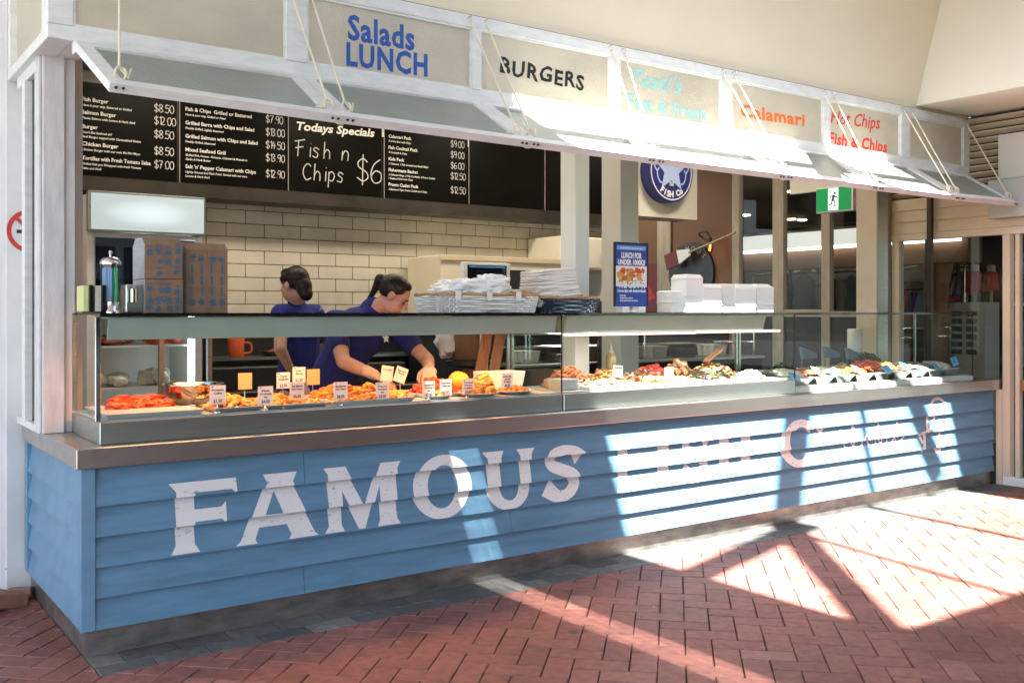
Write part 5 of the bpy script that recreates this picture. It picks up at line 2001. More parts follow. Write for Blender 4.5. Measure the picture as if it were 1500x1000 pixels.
# racks of clothes and shelves in the shop beyond the door glass
random.seed(23)
cols = ["cloth_grey", "cloth_red", "cloth_teal", "cloth_blue", "cloth_black", "mannequin", "fish_orange", "label_white", "cloth_purple", "leaf"]
for r_, (X, u0, u1, v0, v1, nn) in enumerate(((9.9, 1322, 1352, 428, 470, 5), (11.2, 1384, 1408, 405, 440, 5), (11.6, 1384, 1455, 452, 500, 12), (10.9, 1400, 1452, 500, 540, 9), (10.4, 1480, 1499, 410, 450, 5), (10.6, 1480, 1499, 470, 540, 5))):
    ys = [atx(u0 + (u1 - u0) * (k + .5) / nn, 440, X)[0] for k in range(nn)]
    zt3, zb3 = atx((u0 + u1) / 2, v0, X)[1], atx((u0 + u1) / 2, v1, X)[1]
    wd = abs(ys[0] - ys[1]) * 0.42
    for k, yy_ in enumerate(ys):
        m_ = MB()
        h_ = (zt3 - zb3) * random.uniform(0.75, 1.0)
        lo_ = [(X - .16, yy_ - wd, zt3 - h_), (X + .16, yy_ - wd, zt3 - h_), (X + .16, yy_ + wd, zt3 - h_), (X - .16, yy_ + wd, zt3 - h_)]
        hi_ = [(X - .05, yy_ - wd * .6, zt3), (X + .05, yy_ - wd * .6, zt3), (X + .05, yy_ + wd * .6, zt3), (X - .05, yy_ + wd * .6, zt3)]
        m_.hexa(lo_, hi_)
        tag(m_.build("hanging_garment", random.choice(cols), bevel=0.012), "small garment hanging on a rack in the dim shop behind the door glass", "garment", "garments on the shop racks")
    m_ = MB()
    m_.tube([(X, ys[0] + .1, zt3 + .03), (X, ys[-1] - .1, zt3 + .03)], 0.012, 6)
    m_.tube([(X, ys[0] + .1, zt3 + .03), (X, ys[0] + .1, 0)], 0.014, 6)
    m_.tube([(X, ys[-1] - .1, zt3 + .03), (X, ys[-1] - .1, 0)], 0.014, 6)
    tag(m_.build("garment_rack", "chrome"), "steel rack of small garments in the dim shop behind the door glass", "clothes rack", "garment racks in the shop")
mb = MB()
yt, zt2 = atx(1490, 388, 9.0)
mb.box(9.0, yt - 0.9, zt2 - 0.10, 9.04, yt + 0.12, zt2 + 0.12)
sg = thing("shop_banner", "pale blue banner with pink script behind the right door", "banner", (9.0, yt, zt2 - 0.1))
mb.build("panel", "poster_sky", sg)
m_ = MB()
put_text(m_, "Sunny", (8.998, yt + 0.09, zt2 - 0.03), (0, -1, 0.12), UZ, 0.09, bold=0.02, shear=0.3)
m_.build("words", "cloth_red", sg, recalc=False)
ct = thing("cafe_table", "dark table with splayed legs standing inside the right door", "table", (8.3, -0.6, 0))
m_ = MB()
m_.lathe((8.5, -0.35, 0.66), [(0.36, 0), (0.36, 0.03)], 24)
m_.build("tabletop", "black_gloss", ct)
for k in range(4):
    a = PI / 4 + k * PI / 2
    m_ = MB()
    m_.tube([(8.5 + .12 * math.cos(a), -0.35 + .12 * math.sin(a), 0.66), (8.5 + .32 * math.cos(a), -0.35 + .32 * math.sin(a), 0.0)], 0.022, 8)
    m_.build("leg", "black", ct)

exec_marker = True

# ------------------------------------------------------------------ food in the hot case
DK = 0.9885


def tray(x0, y0, x1, y1, z, label, mt="tray_white", h=0.022, rot=0.0):
    t = thing("food_tray", label, "tray", ((x0 + x1) / 2, (y0 + y1) / 2, z), "trays in the display cases")
    m_ = MB()
    f = 0.018
    o_ = [(x0, y0), (x1, y0), (x1, y1), (x0, y1)]
    i_ = [(x0 + f, y0 + f), (x1 - f, y0 + f), (x1 - f, y1 - f), (x0 + f, y1 - f)]
    b_ = [(x0 + f * .8, y0 + f * .8), (x1 - f * .8, y0 + f * .8), (x1 - f * .8, y1 - f * .8), (x0 + f * .8, y1 - f * .8)]
    vs = [(p[0], p[1], z) for p in b_] + [(p[0], p[1], z + h) for p in o_] + [(p[0], p[1], z + h) for p in [(x0 + .008, y0 + .008), (x1 - .008, y0 + .008), (x1 - .008, y1 - .008), (x0 + .008, y1 - .008)]] + \
         [(p[0], p[1], z + 0.004) for p in i_]
    fs_ = [(3, 2, 1, 0), (12, 13, 14, 15)]
    for a in (0, 4, 8):
        for k in range(4):
            fs_.append((a + k, a + (k + 1) % 4, a + 4 + (k + 1) % 4, a + 4 + k))
    m_.add(vs, fs_)
    m_.build("pan", mt, t, bevel=0.002)
    return t


def rrot():
    return Matrix.Rotation(random.uniform(0, 2 * PI), 3, 'Z') @ Matrix.Rotation(random.uniform(-.5, .5), 3, 'X') @ Matrix.Rotation(random.uniform(-.5, .5), 3, 'Y')


def heap(name, label, cat, mt, cx, cy, z, rx, ry, hz, n, size, kind="blob", seed=1, mats2=None, grp="food heaped in the display cases"):
    """a piled mound of single pieces"""
    random.seed(seed)
    m_ = MB()
    ms = [mt] + (mats2 or [])
    for k in range(n):
        a, r = random.uniform(0, 2 * PI), math.sqrt(random.random())
        px, py = cx + rx * r * math.cos(a), cy + ry * r * math.sin(a)
        pz = z + hz * (1 - r * r) * random.uniform(0.55, 1.0) + size[2] * 0.5
        mi = random.randrange(len(ms))
        s_ = random.uniform(.75, 1.25)
        R = rrot()
        if kind == "blob":
            m_.blob((px, py, pz), (size[0] * s_, size[1] * s_, size[2] * s_), 2, 0.28, k + seed, R, mi, 2.0)
        elif kind == "stick":
            d_ = R @ Vector((1, 0, 0)) * size[0] * s_
            c_ = Vector((px, py, pz))
            m_.obox(c_, (size[0] * 2 * s_, size[1], size[2]), R, mi)
        elif kind == "ring":
            c_ = Vector((px, py, pz))
            m_.tube([c_ + R @ Vector((size[0] * s_ * math.cos(t), size[0] * s_ * math.sin(t), 0)) for t in [q * 2 * PI / 10 for q in range(11)]], size[1], 6, mi)
        elif kind == "curl":
            c_ = Vector((px, py, pz))
            rr = size[0] * s_
            m_.tube([c_ + R @ Vector((rr * math.cos(t), rr * math.sin(t), 0.1 * rr * t)) for t in [q * 0.45 for q in range(9)]],
                    [size[1] * k_ for k_ in (.5, .9, 1.1, 1.15, 1.1, 1, .85, .6, .35)], 7, mi)
        elif kind == "leaf":
            c_ = Vector((px, py, pz))
            w1, l1 = size[1] * s_, size[0] * s_
            pts = [(-l1, 0, 0), (-l1 * .4, -w1, .3 * w1), (l1 * .4, -w1 * .8, .1 * w1), (l1, 0, .5 * w1), (l1 * .4, w1 * .8, .25 * w1), (-l1 * .4, w1, 0)]
            m_.add([c_ + R @ Vector(p) for p in pts], [(0, 1, 2), (0, 2, 3), (0, 3, 4), (0, 4, 5)], mi)
    o_ = m_.build(name, ms, recalc=(kind != "leaf"))
    tag(o_, label, cat, grp)
    return o_


def fillet(name, label, cat, mt, c, s_, seed, rz=0.0, rx=0.0, grp=None):
    m_ = MB()
    m_.blob(c, s_, 3, 0.30, seed, Matrix.Rotation(rz, 3, 'Z') @ Matrix.Rotation(rx, 3, 'X'), 0, 1.8)
    return tag(m_.build(name, mt), label, cat, grp)


# white serving board and orange red prawn pieces at the left
t = tray(0.09, 0.055, 0.52, 0.25, DK, "white serving tray tilted at the left end of the hot case")
tray(0.10, 0.27, 0.55, 0.50, DK, "tray under the orange red salmon pieces behind the empty tray")
random.seed(41)
for k, (px, py) in enumerate(((0.20, 0.30), (0.27, 0.33), (0.34, 0.31), (0.41, 0.34), (0.31, 0.38), (0.38, 0.40), (0.24, 0.40))):
    fillet("salmon_piece", "wavy orange red salmon piece piled at the left end of the hot case", "salmon", "orange_red", (px, py, DK + 0.030 + (0.022 if k > 3 else 0)), (0.056, 0.036, 0.022), k + 3,
           random.uniform(-.5, .5), random.uniform(-.3, .3), "salmon pieces at the left end")
heap("pasta_salad", "pale pasta salad with greens behind the salmon pieces", "salad", "onion_white", 0.52, 0.47, DK, 0.09, 0.05, 0.05, 40, (0.016, 0.006, 0.01), "ring", 4, ["lettuce"])
bw = MB()
bx_, bz_ = at(285, 578, 0.40)
bw.lathe((bx_, 0.42, DK + 0.004), [(0.055, 0.0), (0.095, 0.02), (0.130, 0.065), (0.140, 0.105), (0.146, 0.108), (0.146, 0.111), (0.137, 0.108), (0.126, 0.066), (0.09, 0.025), (0.02, 0.010)], 40)
tag(bw.build("mixing_bowl", "bowl_steel"), "wide steel mixing bowl glowing orange under the hot lamps", "bowl", "steel mixing bowls")
tray(0.56, 0.06, 0.80, 0.30, DK, "tray of yellow battered pieces right of the empty tray", "stainless")
heap("battered_pieces", "heap of golden yellow battered pieces in front of the steel bowl", "fried food", "chip_yellow", 0.68, 0.19, DK + .004, 0.105, 0.10, 0.055, 60, (0.026, 0.016, 0.013), "blob", 6, ["golden"])
tray(0.815, 0.055, 1.13, 0.20, DK, "front tray of crumbed strips below the third price card", "stainless")
heap("crumbed_strips", "low pile of golden crumbed strips in the front tray", "fried food", "chip_yellow", 0.98, 0.125, DK + .004, 0.14, 0.055, 0.025, 44, (0.032, 0.010, 0.010), "stick", 7, ["golden"])
tray(0.83, 0.22, 1.13, 0.50, DK, "rear tray of calamari rings behind the crumbed strips")
heap("calamari_rings", "pile of golden calamari rings in the rear tray", "fried food", "golden", 0.95, 0.33, DK + .004, 0.10, 0.08, 0.035, 34, (0.026, 0.009, 0.01), "ring", 8, ["chip_yellow"])
tray(1.145, 0.22, 1.50, 0.50, DK, "rear tray of crumbed fish fillets in front of the leaning worker")
random.seed(52)
for k in range(11):
    fillet("crumbed_fish", "golden crumbed fish fillet in the tray before the leaning worker", "fried fish", "golden",
           (1.20 + 0.052 * (k % 6) + random.uniform(-.01, .01), 0.28 + 0.07 * (k // 6) + random.uniform(-.015, .015), DK + 0.034 + 0.016 * (k % 3)), (0.044, 0.030, 0.022), k + 20,
           random.uniform(-1, 1), random.uniform(-.4, .4), "crumbed fillets in one tray")
tray(1.145, 0.055, 1.62, 0.205, DK, "front tray of pale fried strips below the battered fish card")
heap("fried_strips", "long low pile of pale golden fried strips in the front tray", "fried food", "chip_yellow", 1.38, 0.13, DK + .004, 0.21, 0.055, 0.028, 70, (0.030, 0.011, 0.010), "stick", 9, ["golden"])
tray(1.52, 0.22, 1.72, 0.50, DK, "small tray of potato cakes beside the red chicken heap")
heap("potato_cakes", "small stack of yellow potato cakes", "fried food", "chip_yellow", 1.62, 0.31, DK + .004, 0.08, 0.08, 0.03, 22, (0.03, 0.026, 0.009), "blob", 10)
tray(1.735, 0.17, 2.05, 0.50, DK, "tray of red marinated pieces under the worker's hands")
heap("red_marinated_pieces", "tall heap of bright red marinated seafood under the worker's hands", "seafood", "red_crumb", 1.89, 0.33, DK + .004, 0.13, 0.12, 0.085, 95, (0.024, 0.017, 0.015), "blob", 11, ["orange_red"])
for k, (cx_, cy_, r_, lab) in enumerate(((1.79, 0.115, 0.075, "small white plate of orange pieces left of its neighbour"), (2.06, 0.13, 0.115, "large oval white plate of golden pastries"), (2.31, 0.15, 0.12, "white plate of orange crumbs near the case divider"))):
    t = thing("white_plate", lab, "plate", (cx_, cy_, DK), "white plates in the hot case")
    m_ = MB()
    m_.lathe((cx_, cy_, DK), [(r_ * .6, 0), (r_ * .72, 0.004), (r_, 0.02), (r_ * .98, 0.022), (r_ * .7, 0.008)], 36)
    m_.build("dish", "tray_white", t)
heap("orange_crumbs", "small heap of orange crumbed pieces on the small plate", "fried food", "golden", 1.79, 0.115, DK + .012, 0.05, 0.05, 0.02, 20, (0.016, 0.012, 0.01), "blob", 12)
heap("golden_pastries", "heap of golden pastries on the oval plate", "pastry", "golden", 2.06, 0.14, DK + .012, 0.085, 0.07, 0.05, 30, (0.032, 0.016, 0.014), "blob", 13, ["chip_yellow"])
heap("pastry_twists", "pale twisted pastries leaning up behind the oval plate", "pastry", "chip_yellow", 2.16, 0.25, DK + .01, 0.08, 0.05, 0.08, 26, (0.034, 0.008, 0.01), "curl", 14)
heap("orange_crumble", "flat mound of orange crumble on the plate near the divider", "fried food", "golden", 2.31, 0.15, DK + .012, 0.085, 0.075, 0.028, 60, (0.014, 0.012, 0.008), "blob", 15)
lx, lz_ = at(672, 562, 0.36)
m_ = MB()
m_.blob((lx, 0.36, DK + 0.065), (0.062, 0.062, 0.058), 3, 0.03, 2)
tag(m_.build("yellow_melon", "lemon"), "round yellow orange fruit between the price cards", "fruit")
heap("red_prawn_bits", "little red pieces below the round yellow fruit", "seafood", "red_crumb", lx, 0.27, DK, 0.06, 0.04, 0.02, 20, (0.014, 0.01, 0.009), "blob", 16)
# tub with paper inside, case divider area
t = thing("food_tub", "low white tub between the hot case divider and the noodles", "tub", (2.69, 0.20, DK))
m_ = MB()
m_.hexa([(2.65, 0.14, DK), (2.77, 0.14, DK), (2.77, 0.26, DK), (2.65, 0.26, DK)], [(2.64, 0.13, DK + .065), (2.78, 0.13, DK + .065), (2.78, 0.27, DK + .065), (2.64, 0.27, DK + .065)])
m_.build("body", "tray_white", t, bevel=0.003)
# worker side utensils: boards, mixers
for k, (px, lab) in enumerate(((704, "brown wooden board leaning at the left of the pair"), (724, "brown wooden board leaning at the right of the pair"))):
    x0, _ = at(px - 8, 520, 0.75)
    m_ = MB()
    m_.obox((x0 + 0.03, 0.72, 1.13), (0.075, 0.02, 0.46), Matrix.Rotation(0.22, 3, 'Y'))
    tag(m_.build("wooden_board", "wood_board", bevel=0.004), lab, "board", "wooden boards behind the hot case")
mx = thing("food_mixer", "grey brown drum machine with a black rim behind the hot case", "machine", (2.62, 1.2, 0.8))
m_ = MB()
x0, _ = at(690, 500, 1.2)
m_.lathe((x0, 1.2, 1.13), [(0.12, 0), (0.135, 0.02), (0.135, 0.30), (0.12, 0.32)], 28)
m_.lathe((x0 + 0.02, 1.2, 0.0), [(0.10, 0), (0.09, 1.07)], 24)
m_.build("drum", "column_wood", mx)
m_ = MB()
m_.lathe((x0, 1.2, 1.085), [(0.14, 0), (0.17, 0.01), (0.17, 0.035), (0.13, 0.042)], 28)
m_.build("rim", "black", mx)
m_ = MB()
x1, _ = at(660, 500, 1.25)
pb = thing("paper_bag", "crumpled pale plastic bag hanging beside the drum machine", "bag", (x1, 1.25, 1.1))
m_.blob((x1, 1.25, 1.25), (0.11, 0.06, 0.11), 3, 0.2, 5, None, 0, 2.4)
m_.build("body", "bag", pb)
# clear tub at the right of the hot case back
t = thing("clear_tub", "frosted rectangular tub at the back right of the hot case", "tub", (2.42, 0.45, DK))
m_ = MB()
m_.hexa([(2.30, 0.36, DK), (2.53, 0.36, DK), (2.53, 0.50, DK), (2.30, 0.50, DK)], [(2.28, 0.35, DK + .11), (2.55, 0.35, DK + .11), (2.55, 0.52, DK + .11), (2.28, 0.52, DK + .11)])
m_.build("body", "bag", t, bevel=0.004)

# price cards
TAGS = [  # px, py of card centre, y plane, lines, tilt, blank, look
    (319, 578, 0.075, ["Potato", "Cake"], "$1.50", 0, 0, "price card standing on the front rail below the steel bowl"),
    (389, 579, 0.065, ["Fish", "Cocktails", "ea"], "$4.50", 0, 0, "bluish price card for fish cocktails at the front rail"),
    (415, 557, 0.26, ["Tuna", "Cakes"], "$3.50", 0, 0, "white price card standing behind the crumbed strips"),
    (438, 549, 0.36, ["Dim", "Sims"], "$1.20", 0, 0, "pinkish price card highest of the back row"),
    (459, 552, 0.34, [], "", 0, 1, "blank orange lit card behind the crumbed fillets"),
    (435, 572, 0.16, ["Grilled", "Fish Piece"], "$6.50", 0, 0, "price card for grilled fish before the crumbed fillets"),
    (499, 572, 0.07, ["Battered", "Fish Piece"], "$4.50", 0, 0, "price card for battered fish at the front rail"),
    (560, 572, 0.08, ["Prawn", "Twisters", "ea"], "$3.00", 0, 0, "price card in front of the worker's gloved hand"),
    (359, 558, 0.34, [], "", 0, 1, "blank orange lit card right of the steel bowl"),
    (567, 547, 0.46, ["Corn Jack"], "", 0.15, 0, "slanted card under the worker's gloved hand"),
    (587, 549, 0.44, ["Spring", "Roll"], "", 0.35, 0, "steeply tilted card left of the red heap"),
    (628, 570, 0.09, ["Seafood", "Stick", "ea"], "$2.00", 0, 0, "price card before the middle of the red heap"),
    (653, 567, 0.10, ["Sweet Potato", "Cake ea"], "$3.00", 0, 0, "price card just left of the yellow fruit"),
    (686, 566, 0.10, ["Crumbed", "Prawn", "cutlet"], "$3.00", 0, 0, "price card just right of the yellow fruit"),
    (703, 555, 0.27, ["Salt & Pepper", "Squid"], "$12.00", -0.06, 0, "pink lit price card behind the golden pastries"),
    (743, 557, 0.13, ["Scallop Pie", "each", "today"], "$4.50", 0, 0, "last price card of the hot case near the divider"),
    (905, 543, 0.20, ["Greek Salad"], "", 0.1, 2, "small card lying among the noodles and lettuce"),
    (980, 546, 0.12, ["Coleslaw"], "", 0, 2, "round topped white card between the salads")]
for px, py, yy, lines, pr, tilt, blank, lab in TAGS:
    x, zc = at(px, py, yy)
    w2, h2 = 0.0375, 0.043
    if blank == 2:
        w2, h2 = 0.04, 0.035
    if px == 438 or px == 459 or px == 359 or px == 415:
        w2, h2 = 0.035, 0.040
    t = thing("price_card", lab, "price card", (x, yy, DK), "price cards in the display cases")
    R = Matrix.Rotation(tilt, 3, 'Y')
    m_ = MB()
    m_.obox((x, yy, zc), (w2 * 2, 0.0016, h2 * 2), R)
    card = m_.build("card", "tag_blank" if blank == 1 else "tag_card", t)
    m_ = MB()
    zb = DK
    m_.tube([(x, yy + 0.004, zc - h2 * 0.6), (x, yy + 0.008, zc - h2 - 0.01), (x, yy + 0.004, zb + 0.006)], 0.003, 6)
    m_.lathe((x, yy + 0.004, zb), [(0.017, 0), (0.015, 0.006), (0.004, 0.014)], 14)
    m_.build("clip", "chrome", t)
    if lines:
        m_ = MB()
        u_, v_ = R @ Vector((1, 0, 0)), R @ Vector((0, 0, 1))
        c = Vector((x, yy - 0.0015, zc))
        for q, s_ in enumerate(lines):
            put_text(m_, s_, c + v_ * (h2 * 0.42 - 0.0145 * q), u_, v_, 0.0085, width=min(w2 * 1.5, 0.010 * len(s_)), bold=0.04, align='C')
        k_ = MB()
        m_.build("words", "ink_black", card, recalc=False)
        if pr:
            put_text(k_, pr, c - v_ * (h2 * 0.82), u_, v_, 0.015, width=w2 * 1.1, bold=0.03, align='C')
            put_text(k_, "*", c + v_ * (h2 * 0.55) - u_ * (w2 * 0.8), u_, v_, 0.014, bold=0.06)
            k_.build("price", "ink_navy", card, recalc=False)

# ------------------------------------------------------------------ salads in the middle case
tray(2.80, 0.06, 3.25, 0.50, DK, "white oval platter of noodles and lettuce")
tray(3.27, 0.06, 3.78, 0.50, DK, "white platter of mushrooms and bean salad")
tray(3.80, 0.06, 4.33, 0.50, DK, "white platter of mixed leaf salad")
heap("noodle_salad", "big orange pink mound of noodle salad at the left of the salad case", "salad", "noodle", 2.87, 0.34, DK + .005, 0.14, 0.14, 0.105, 210, (0.028, 0.0045, 0.01), "curl", 61, ["fish_pink"])
heap("bean_sprouts", "white and green sprout salad at the front of the salad case", "salad", "onion_white", 3.00, 0.15, DK + .005, 0.20, 0.08, 0.045, 190, (0.022, 0.008, 0.01), "leaf", 62, ["onion_white", "lettuce"])
heap("pasta_mix", "mixed pasta and pepper salad in the middle of the salad case", "salad", "chip_yellow", 3.16, 0.32, DK + .005, 0.15, 0.13, 0.09, 170, (0.020, 0.006, 0.01), "curl", 63, ["lettuce", "mushroom", "noodle"])
heap("mushroom_salad", "brown mushroom and bean salad in the salad case", "salad", "mushroom", 3.48, 0.33, DK + .005, 0.17, 0.14, 0.085, 150, (0.022, 0.015, 0.009), "blob", 64, ["noodle", "onion_white", "tomato"])
heap("tomato_salad", "dark red tomato pieces at the back of the salad case", "salad", "tomato", 3.66, 0.42, DK + .02, 0.09, 0.06, 0.09, 36, (0.022, 0.018, 0.016), "blob", 65)
heap("coleslaw", "white coleslaw at the front of the middle platter", "salad", "onion_white", 3.60, 0.14, DK + .005, 0.13, 0.075, 0.05, 130, (0.02, 0.006, 0.008), "leaf", 66, ["onion_white", "noodle"])
for k in range(3):
    fillet("bread_roll", "golden bread roll lying between the sprouts and coleslaw", "bread", "chip_yellow", (3.32 + 0.055 * k, 0.11, DK + 0.035), (0.032, 0.045, 0.024), k + 70, 0.2 * k, 0, "bread rolls in the salad case")
heap("leaf_salad", "tall mixed leaf salad with tomato at the right of the salad case", "salad", "lettuce", 4.05, 0.26, DK + .005, 0.22, 0.17, 0.105, 330, (0.026, 0.014, 0.01), "leaf", 67, ["leaf", "onion_white", "lettuce", "tomato", "mushroom"])
heap("pumpkin_salad", "orange pumpkin and nut salad left of the leaf salad", "salad", "golden", 3.86, 0.38, DK + .01, 0.12, 0.10, 0.12, 90, (0.02, 0.015, 0.014), "blob", 68, ["mushroom", "onion_white", "noodle"])
heap("feta_salad", "white crumbled cheese salad at the far right of the salad case", "salad", "onion_white", 4.36, 0.20, DK + .002, 0.12, 0.10, 0.055, 120, (0.014, 0.011, 0.01), "blob", 69, ["label_white", "onion_white", "mushroom"])
sv = thing("serving_scoop", "wooden salad scoop resting on the leaf salad", "scoop", (4.15, 0.38, DK + 0.12))
m_ = MB()
m_.obox((4.20, 0.38, DK + 0.16), (0.18, 0.06, 0.014), Matrix.Rotation(-0.5, 3, 'Y'))
m_.build("blade", "wood_board", sv, bevel=0.005)
bt = thing("sauce_bottle", "squeeze bottle of green brown dressing standing behind the salads", "bottle", (3.18, 0.50, DK))
bxx, bzz = at(895, 535, 0.50)
m_ = MB()
m_.lathe((bxx, 0.50, DK + 0.02), [(0.034, 0), (0.036, 0.01), (0.036, 0.15), (0.02, 0.175)], 20)
m_.build("body", "sauce", bt)
m_ = MB()
m_.lathe((bxx, 0.50, DK + 0.195), [(0.02, 0), (0.012, 0.02), (0.004, 0.06)], 14)
m_.build("nozzle", "tray_white", bt)
sk2 = thing("salad_tongs", "pair of steel tongs hanging at the right end of the salad case", "tongs", (4.45, 0.4, 1.30))
m_ = MB()
m_.tube([(4.44, 0.40, 1.41), (4.50, 0.40, 1.335)], 0.008, 8)
m_.tube([(4.52, 0.40, 1.405), (4.58, 0.40, 1.335)], 0.008, 8)
m_.build("arms", "chrome", sk2)

# ------------------------------------------------------------------ raw fish case
random.seed(77)
mats_f = ["fish_white", "fish_pink", "fish_white", "fish_orange", "prawn", "fish_orange", "fish_pink", "fish_grey", "fish_white"]
names_f = ["white fish fillets", "pink fish fillets", "pale fish fillets", "orange salmon fillets", "bright red cooked prawns", "orange smoked fillets", "pink trout fillets", "grey whole fish", "pale squid"]
ntr = 9
FZT = 0.930
for k in range(ntr):
    x0 = 4.70 + k * 0.240
    x1 = x0 + 0.225
    t = thing("fish_tray", f"sloping steel tray of {names_f[k]} in the raw fish case", "tray", ((x0 + x1) / 2, 0.2, FZT), "sloping trays in the fish case")
    m_ = MB()
    za, zb, ya, yb = FZT + 0.050, FZT + 0.095, 0.085, 0.44
    # tapered front lip: narrow at the bottom, like a hull
    m_.hexa([(x0 + .05, ya + .02, FZT + .001), (x1 - .05, ya + .02, FZT + .001), (x1 - .02, yb, FZT + .001), (x0 + .02, yb, FZT + .001)],
            [(x0, ya, za), (x1, ya, za), (x1, yb, zb), (x0, yb, zb)])
    m_.build("pan", "bowl_steel", t, bevel=0.002)
    m_ = MB()
    m_.hexa([(x0 - .004, ya - .004, za + .001), (x1 + .004, ya - .004, za + .001), (x1 + .004, ya + .03, za + .005), (x0 - .004, ya + .03, za + .005)],
            [(x0 - .004, ya - .004, za + .004), (x1 + .004, ya - .004, za + .004), (x1 + .004, ya + .03, za + .008), (x0 - .004, ya + .03, za + .008)])
    m_.build("liner", "tray_white", t)
    c_ = (x0 + x1) / 2
    if k == 4:
        heap("cooked_prawns", "heap of bright red cooked prawns in the raw fish case", "prawns", "prawn", c_ + .02, 0.26, za + .012, 0.13, 0.11, 0.075, 90, (0.024, 0.009, 0.01), "curl", 80, None)
    elif k == 5:
        heap("orange_shellfish", "heap of yellow orange shellfish beside the red prawns", "shellfish", "chip_yellow", c_ - .01, 0.24, za + .01, 0.10, 0.09, 0.06, 70, (0.018, 0.013, 0.011), "blob", 81, ["fish_orange"])
    else:
        for q in range(4):
            fillet("fish_piece", f"single piece from the tray of {names_f[k]}", "fish", mats_f[k], (x0 + 0.055 + 0.042 * q, 0.22 + 0.03 * (q % 2), za + 0.022 + 0.012 * (q % 2)), (0.034, 0.095, 0.017), k * 7 + q,
                   random.uniform(-.15, .15), 0.14, f"pieces in the tray of {names_f[k]}")
    # label card leaning over the front
for k, (px, py, mt, lab, rz) in enumerate(((1196, 543, "label_white", "white label card on the second fish tray", .2), (1222, 545, "label_cyan", "blue label card on the salmon coloured tray", -.3), (1255, 541, "label_white", "white label card left of the red prawns", .25),
                                           (1300, 541, "label_cyan", "pale blue label card below the yellow shellfish", -.2), (1325, 536, "label_cyan", "blue label strip over the trout tray", .1), (1347, 541, "label_cyan", "blue label strip beside the trout tray", .3),
                                           (1372, 537, "label_cyan", "blue label card on the grey fish tray", .2), (1398, 529, "label_cyan", "upright blue label card at the right end of the fish case", -.2), (1163, 551, "label_cyan", "pale blue label card at the left end of the fish case", .1))):
    x, z = at(px, py, 0.10)
    up = 1.25 if px == 1398 else 0.75
    yy = 0.10 if px != 1398 else 0.16
    x, z = at(px, py, yy)
    R = Matrix.Rotation(rz, 3, 'Y') @ Matrix.Rotation(-(PI / 2 - up), 3, 'X')
    t = thing("fish_label", lab, "label", (x, yy, z), "label cards in the fish case")
    m_ = MB()
    m_.obox((x, yy, z), (0.085, 0.002, 0.075), R)
    m_.build("card", mt, t)
    m_ = MB()
    for q, wq in enumerate((0.05, 0.04, 0.03)):
        c = Vector((x, yy, z)) + R @ Vector((0, -0.0018, 0.02 - 0.018 * q))
        put_text(m_, ("FRESH", "fillets", "$29.90")[q], c, R @ Vector((1, 0, 0)), R @ Vector((0, 0, 1)), 0.010, width=wq, bold=0.04, align='C')
    m_.build("words", "ink_navy", t, recalc=False)
heap("parsley", "bunch of dark green parsley at the left of the fish case", "parsley", "leaf", 4.98, 0.40, FZT + .03, 0.16, 0.10, 0.11, 420, (0.016, 0.012, 0.01), "leaf", 90, ["dark_leaf"])
heap("parsley", "second dark parsley bunch behind the salmon tray", "parsley", "dark_leaf", 5.42, 0.46, FZT + .03, 0.14, 0.07, 0.09, 300, (0.016, 0.012, 0.01), "leaf", 91, ["leaf"])
heap("parsley", "large dark parsley bunch below the roll of bags", "parsley", "dark_leaf", 6.12, 0.48, FZT + .05, 0.24, 0.07, 0.14, 520, (0.018, 0.013, 0.01), "leaf", 92, ["dark_leaf", "leaf"])
heap("parsley", "low dark greens at the right end of the fish case", "parsley", "dark_leaf", 6.72, 0.42, FZT + .02, 0.16, 0.09, 0.07, 260, (0.018, 0.013, 0.01), "leaf", 93, ["dark_leaf"])
heap("shell_pile", "pile of grey oyster shells behind the red prawns", "shellfish", "fish_grey", 5.75, 0.47, FZT + .05, 0.14, 0.05, 0.06, 46, (0.024, 0.016, 0.008), "blob", 94, ["fish_white", "fish_grey"])
heap("shell_pile", "pale shells scattered right of the large parsley", "shellfish", "fish_grey", 6.42, 0.38, FZT + .05, 0.14, 0.07, 0.05, 46, (0.024, 0.016, 0.008), "blob", 95, ["fish_white"])
for k, (px, py) in enumerate(((1182, 516), (1216, 515), (1248, 517))):
    x, z = at(px, py, 0.50)
    t = thing("blue_bag", ("leftmost", "middle", "rightmost")[k] + " blue plastic bag standing behind the fish trays", "bag", (x, 0.5, FZT), "blue plastic bags in the fish case")
    m_ = MB()
    p0 = [(x - .06, 0.50, z + .045), (x - .05, 0.49, z - .05), (x + .09, 0.47, z - .045), (x + .10, 0.48, z - .01), (x + .02, 0.50, z + .02)]
    m_.add(p0 + [(p[0], p[1] + 0.03, p[2]) for p in p0], [(0, 1, 2, 3, 4), (9, 8, 7, 6, 5)] + [(i, (i + 1) % 5, 5 + (i + 1) % 5, 5 + i) for i in range(5)])
    m_.tube([(x - .05, .51, z - .05), (x - .05, .51, FZT)], 0.006, 6)
    m_.build("sheet", "cloth_blue", t)
x, z = at(1258, 500, 0.62)
br = thing("bag_roll", "upright roll of clear plastic bags behind the fish case", "bag roll", (x, 0.66, 0.9))
m_ = MB()
m_.lathe((x, 0.66, 1.06), [(0.058, 0), (0.060, 0.01), (0.060, 0.245), (0.056, 0.25), (0.02, 0.25)], 24)
m_.build("roll", "bag", br)
m_ = MB()
m_.lathe((x, 0.66, 0.0), [(0.02, 0), (0.02, 1.06)], 12)
m_.build("spindle", "stainless", br)
m_ = MB()
m_.box(6.02, 0.62, 0, 6.42, 1.0, 0.02)

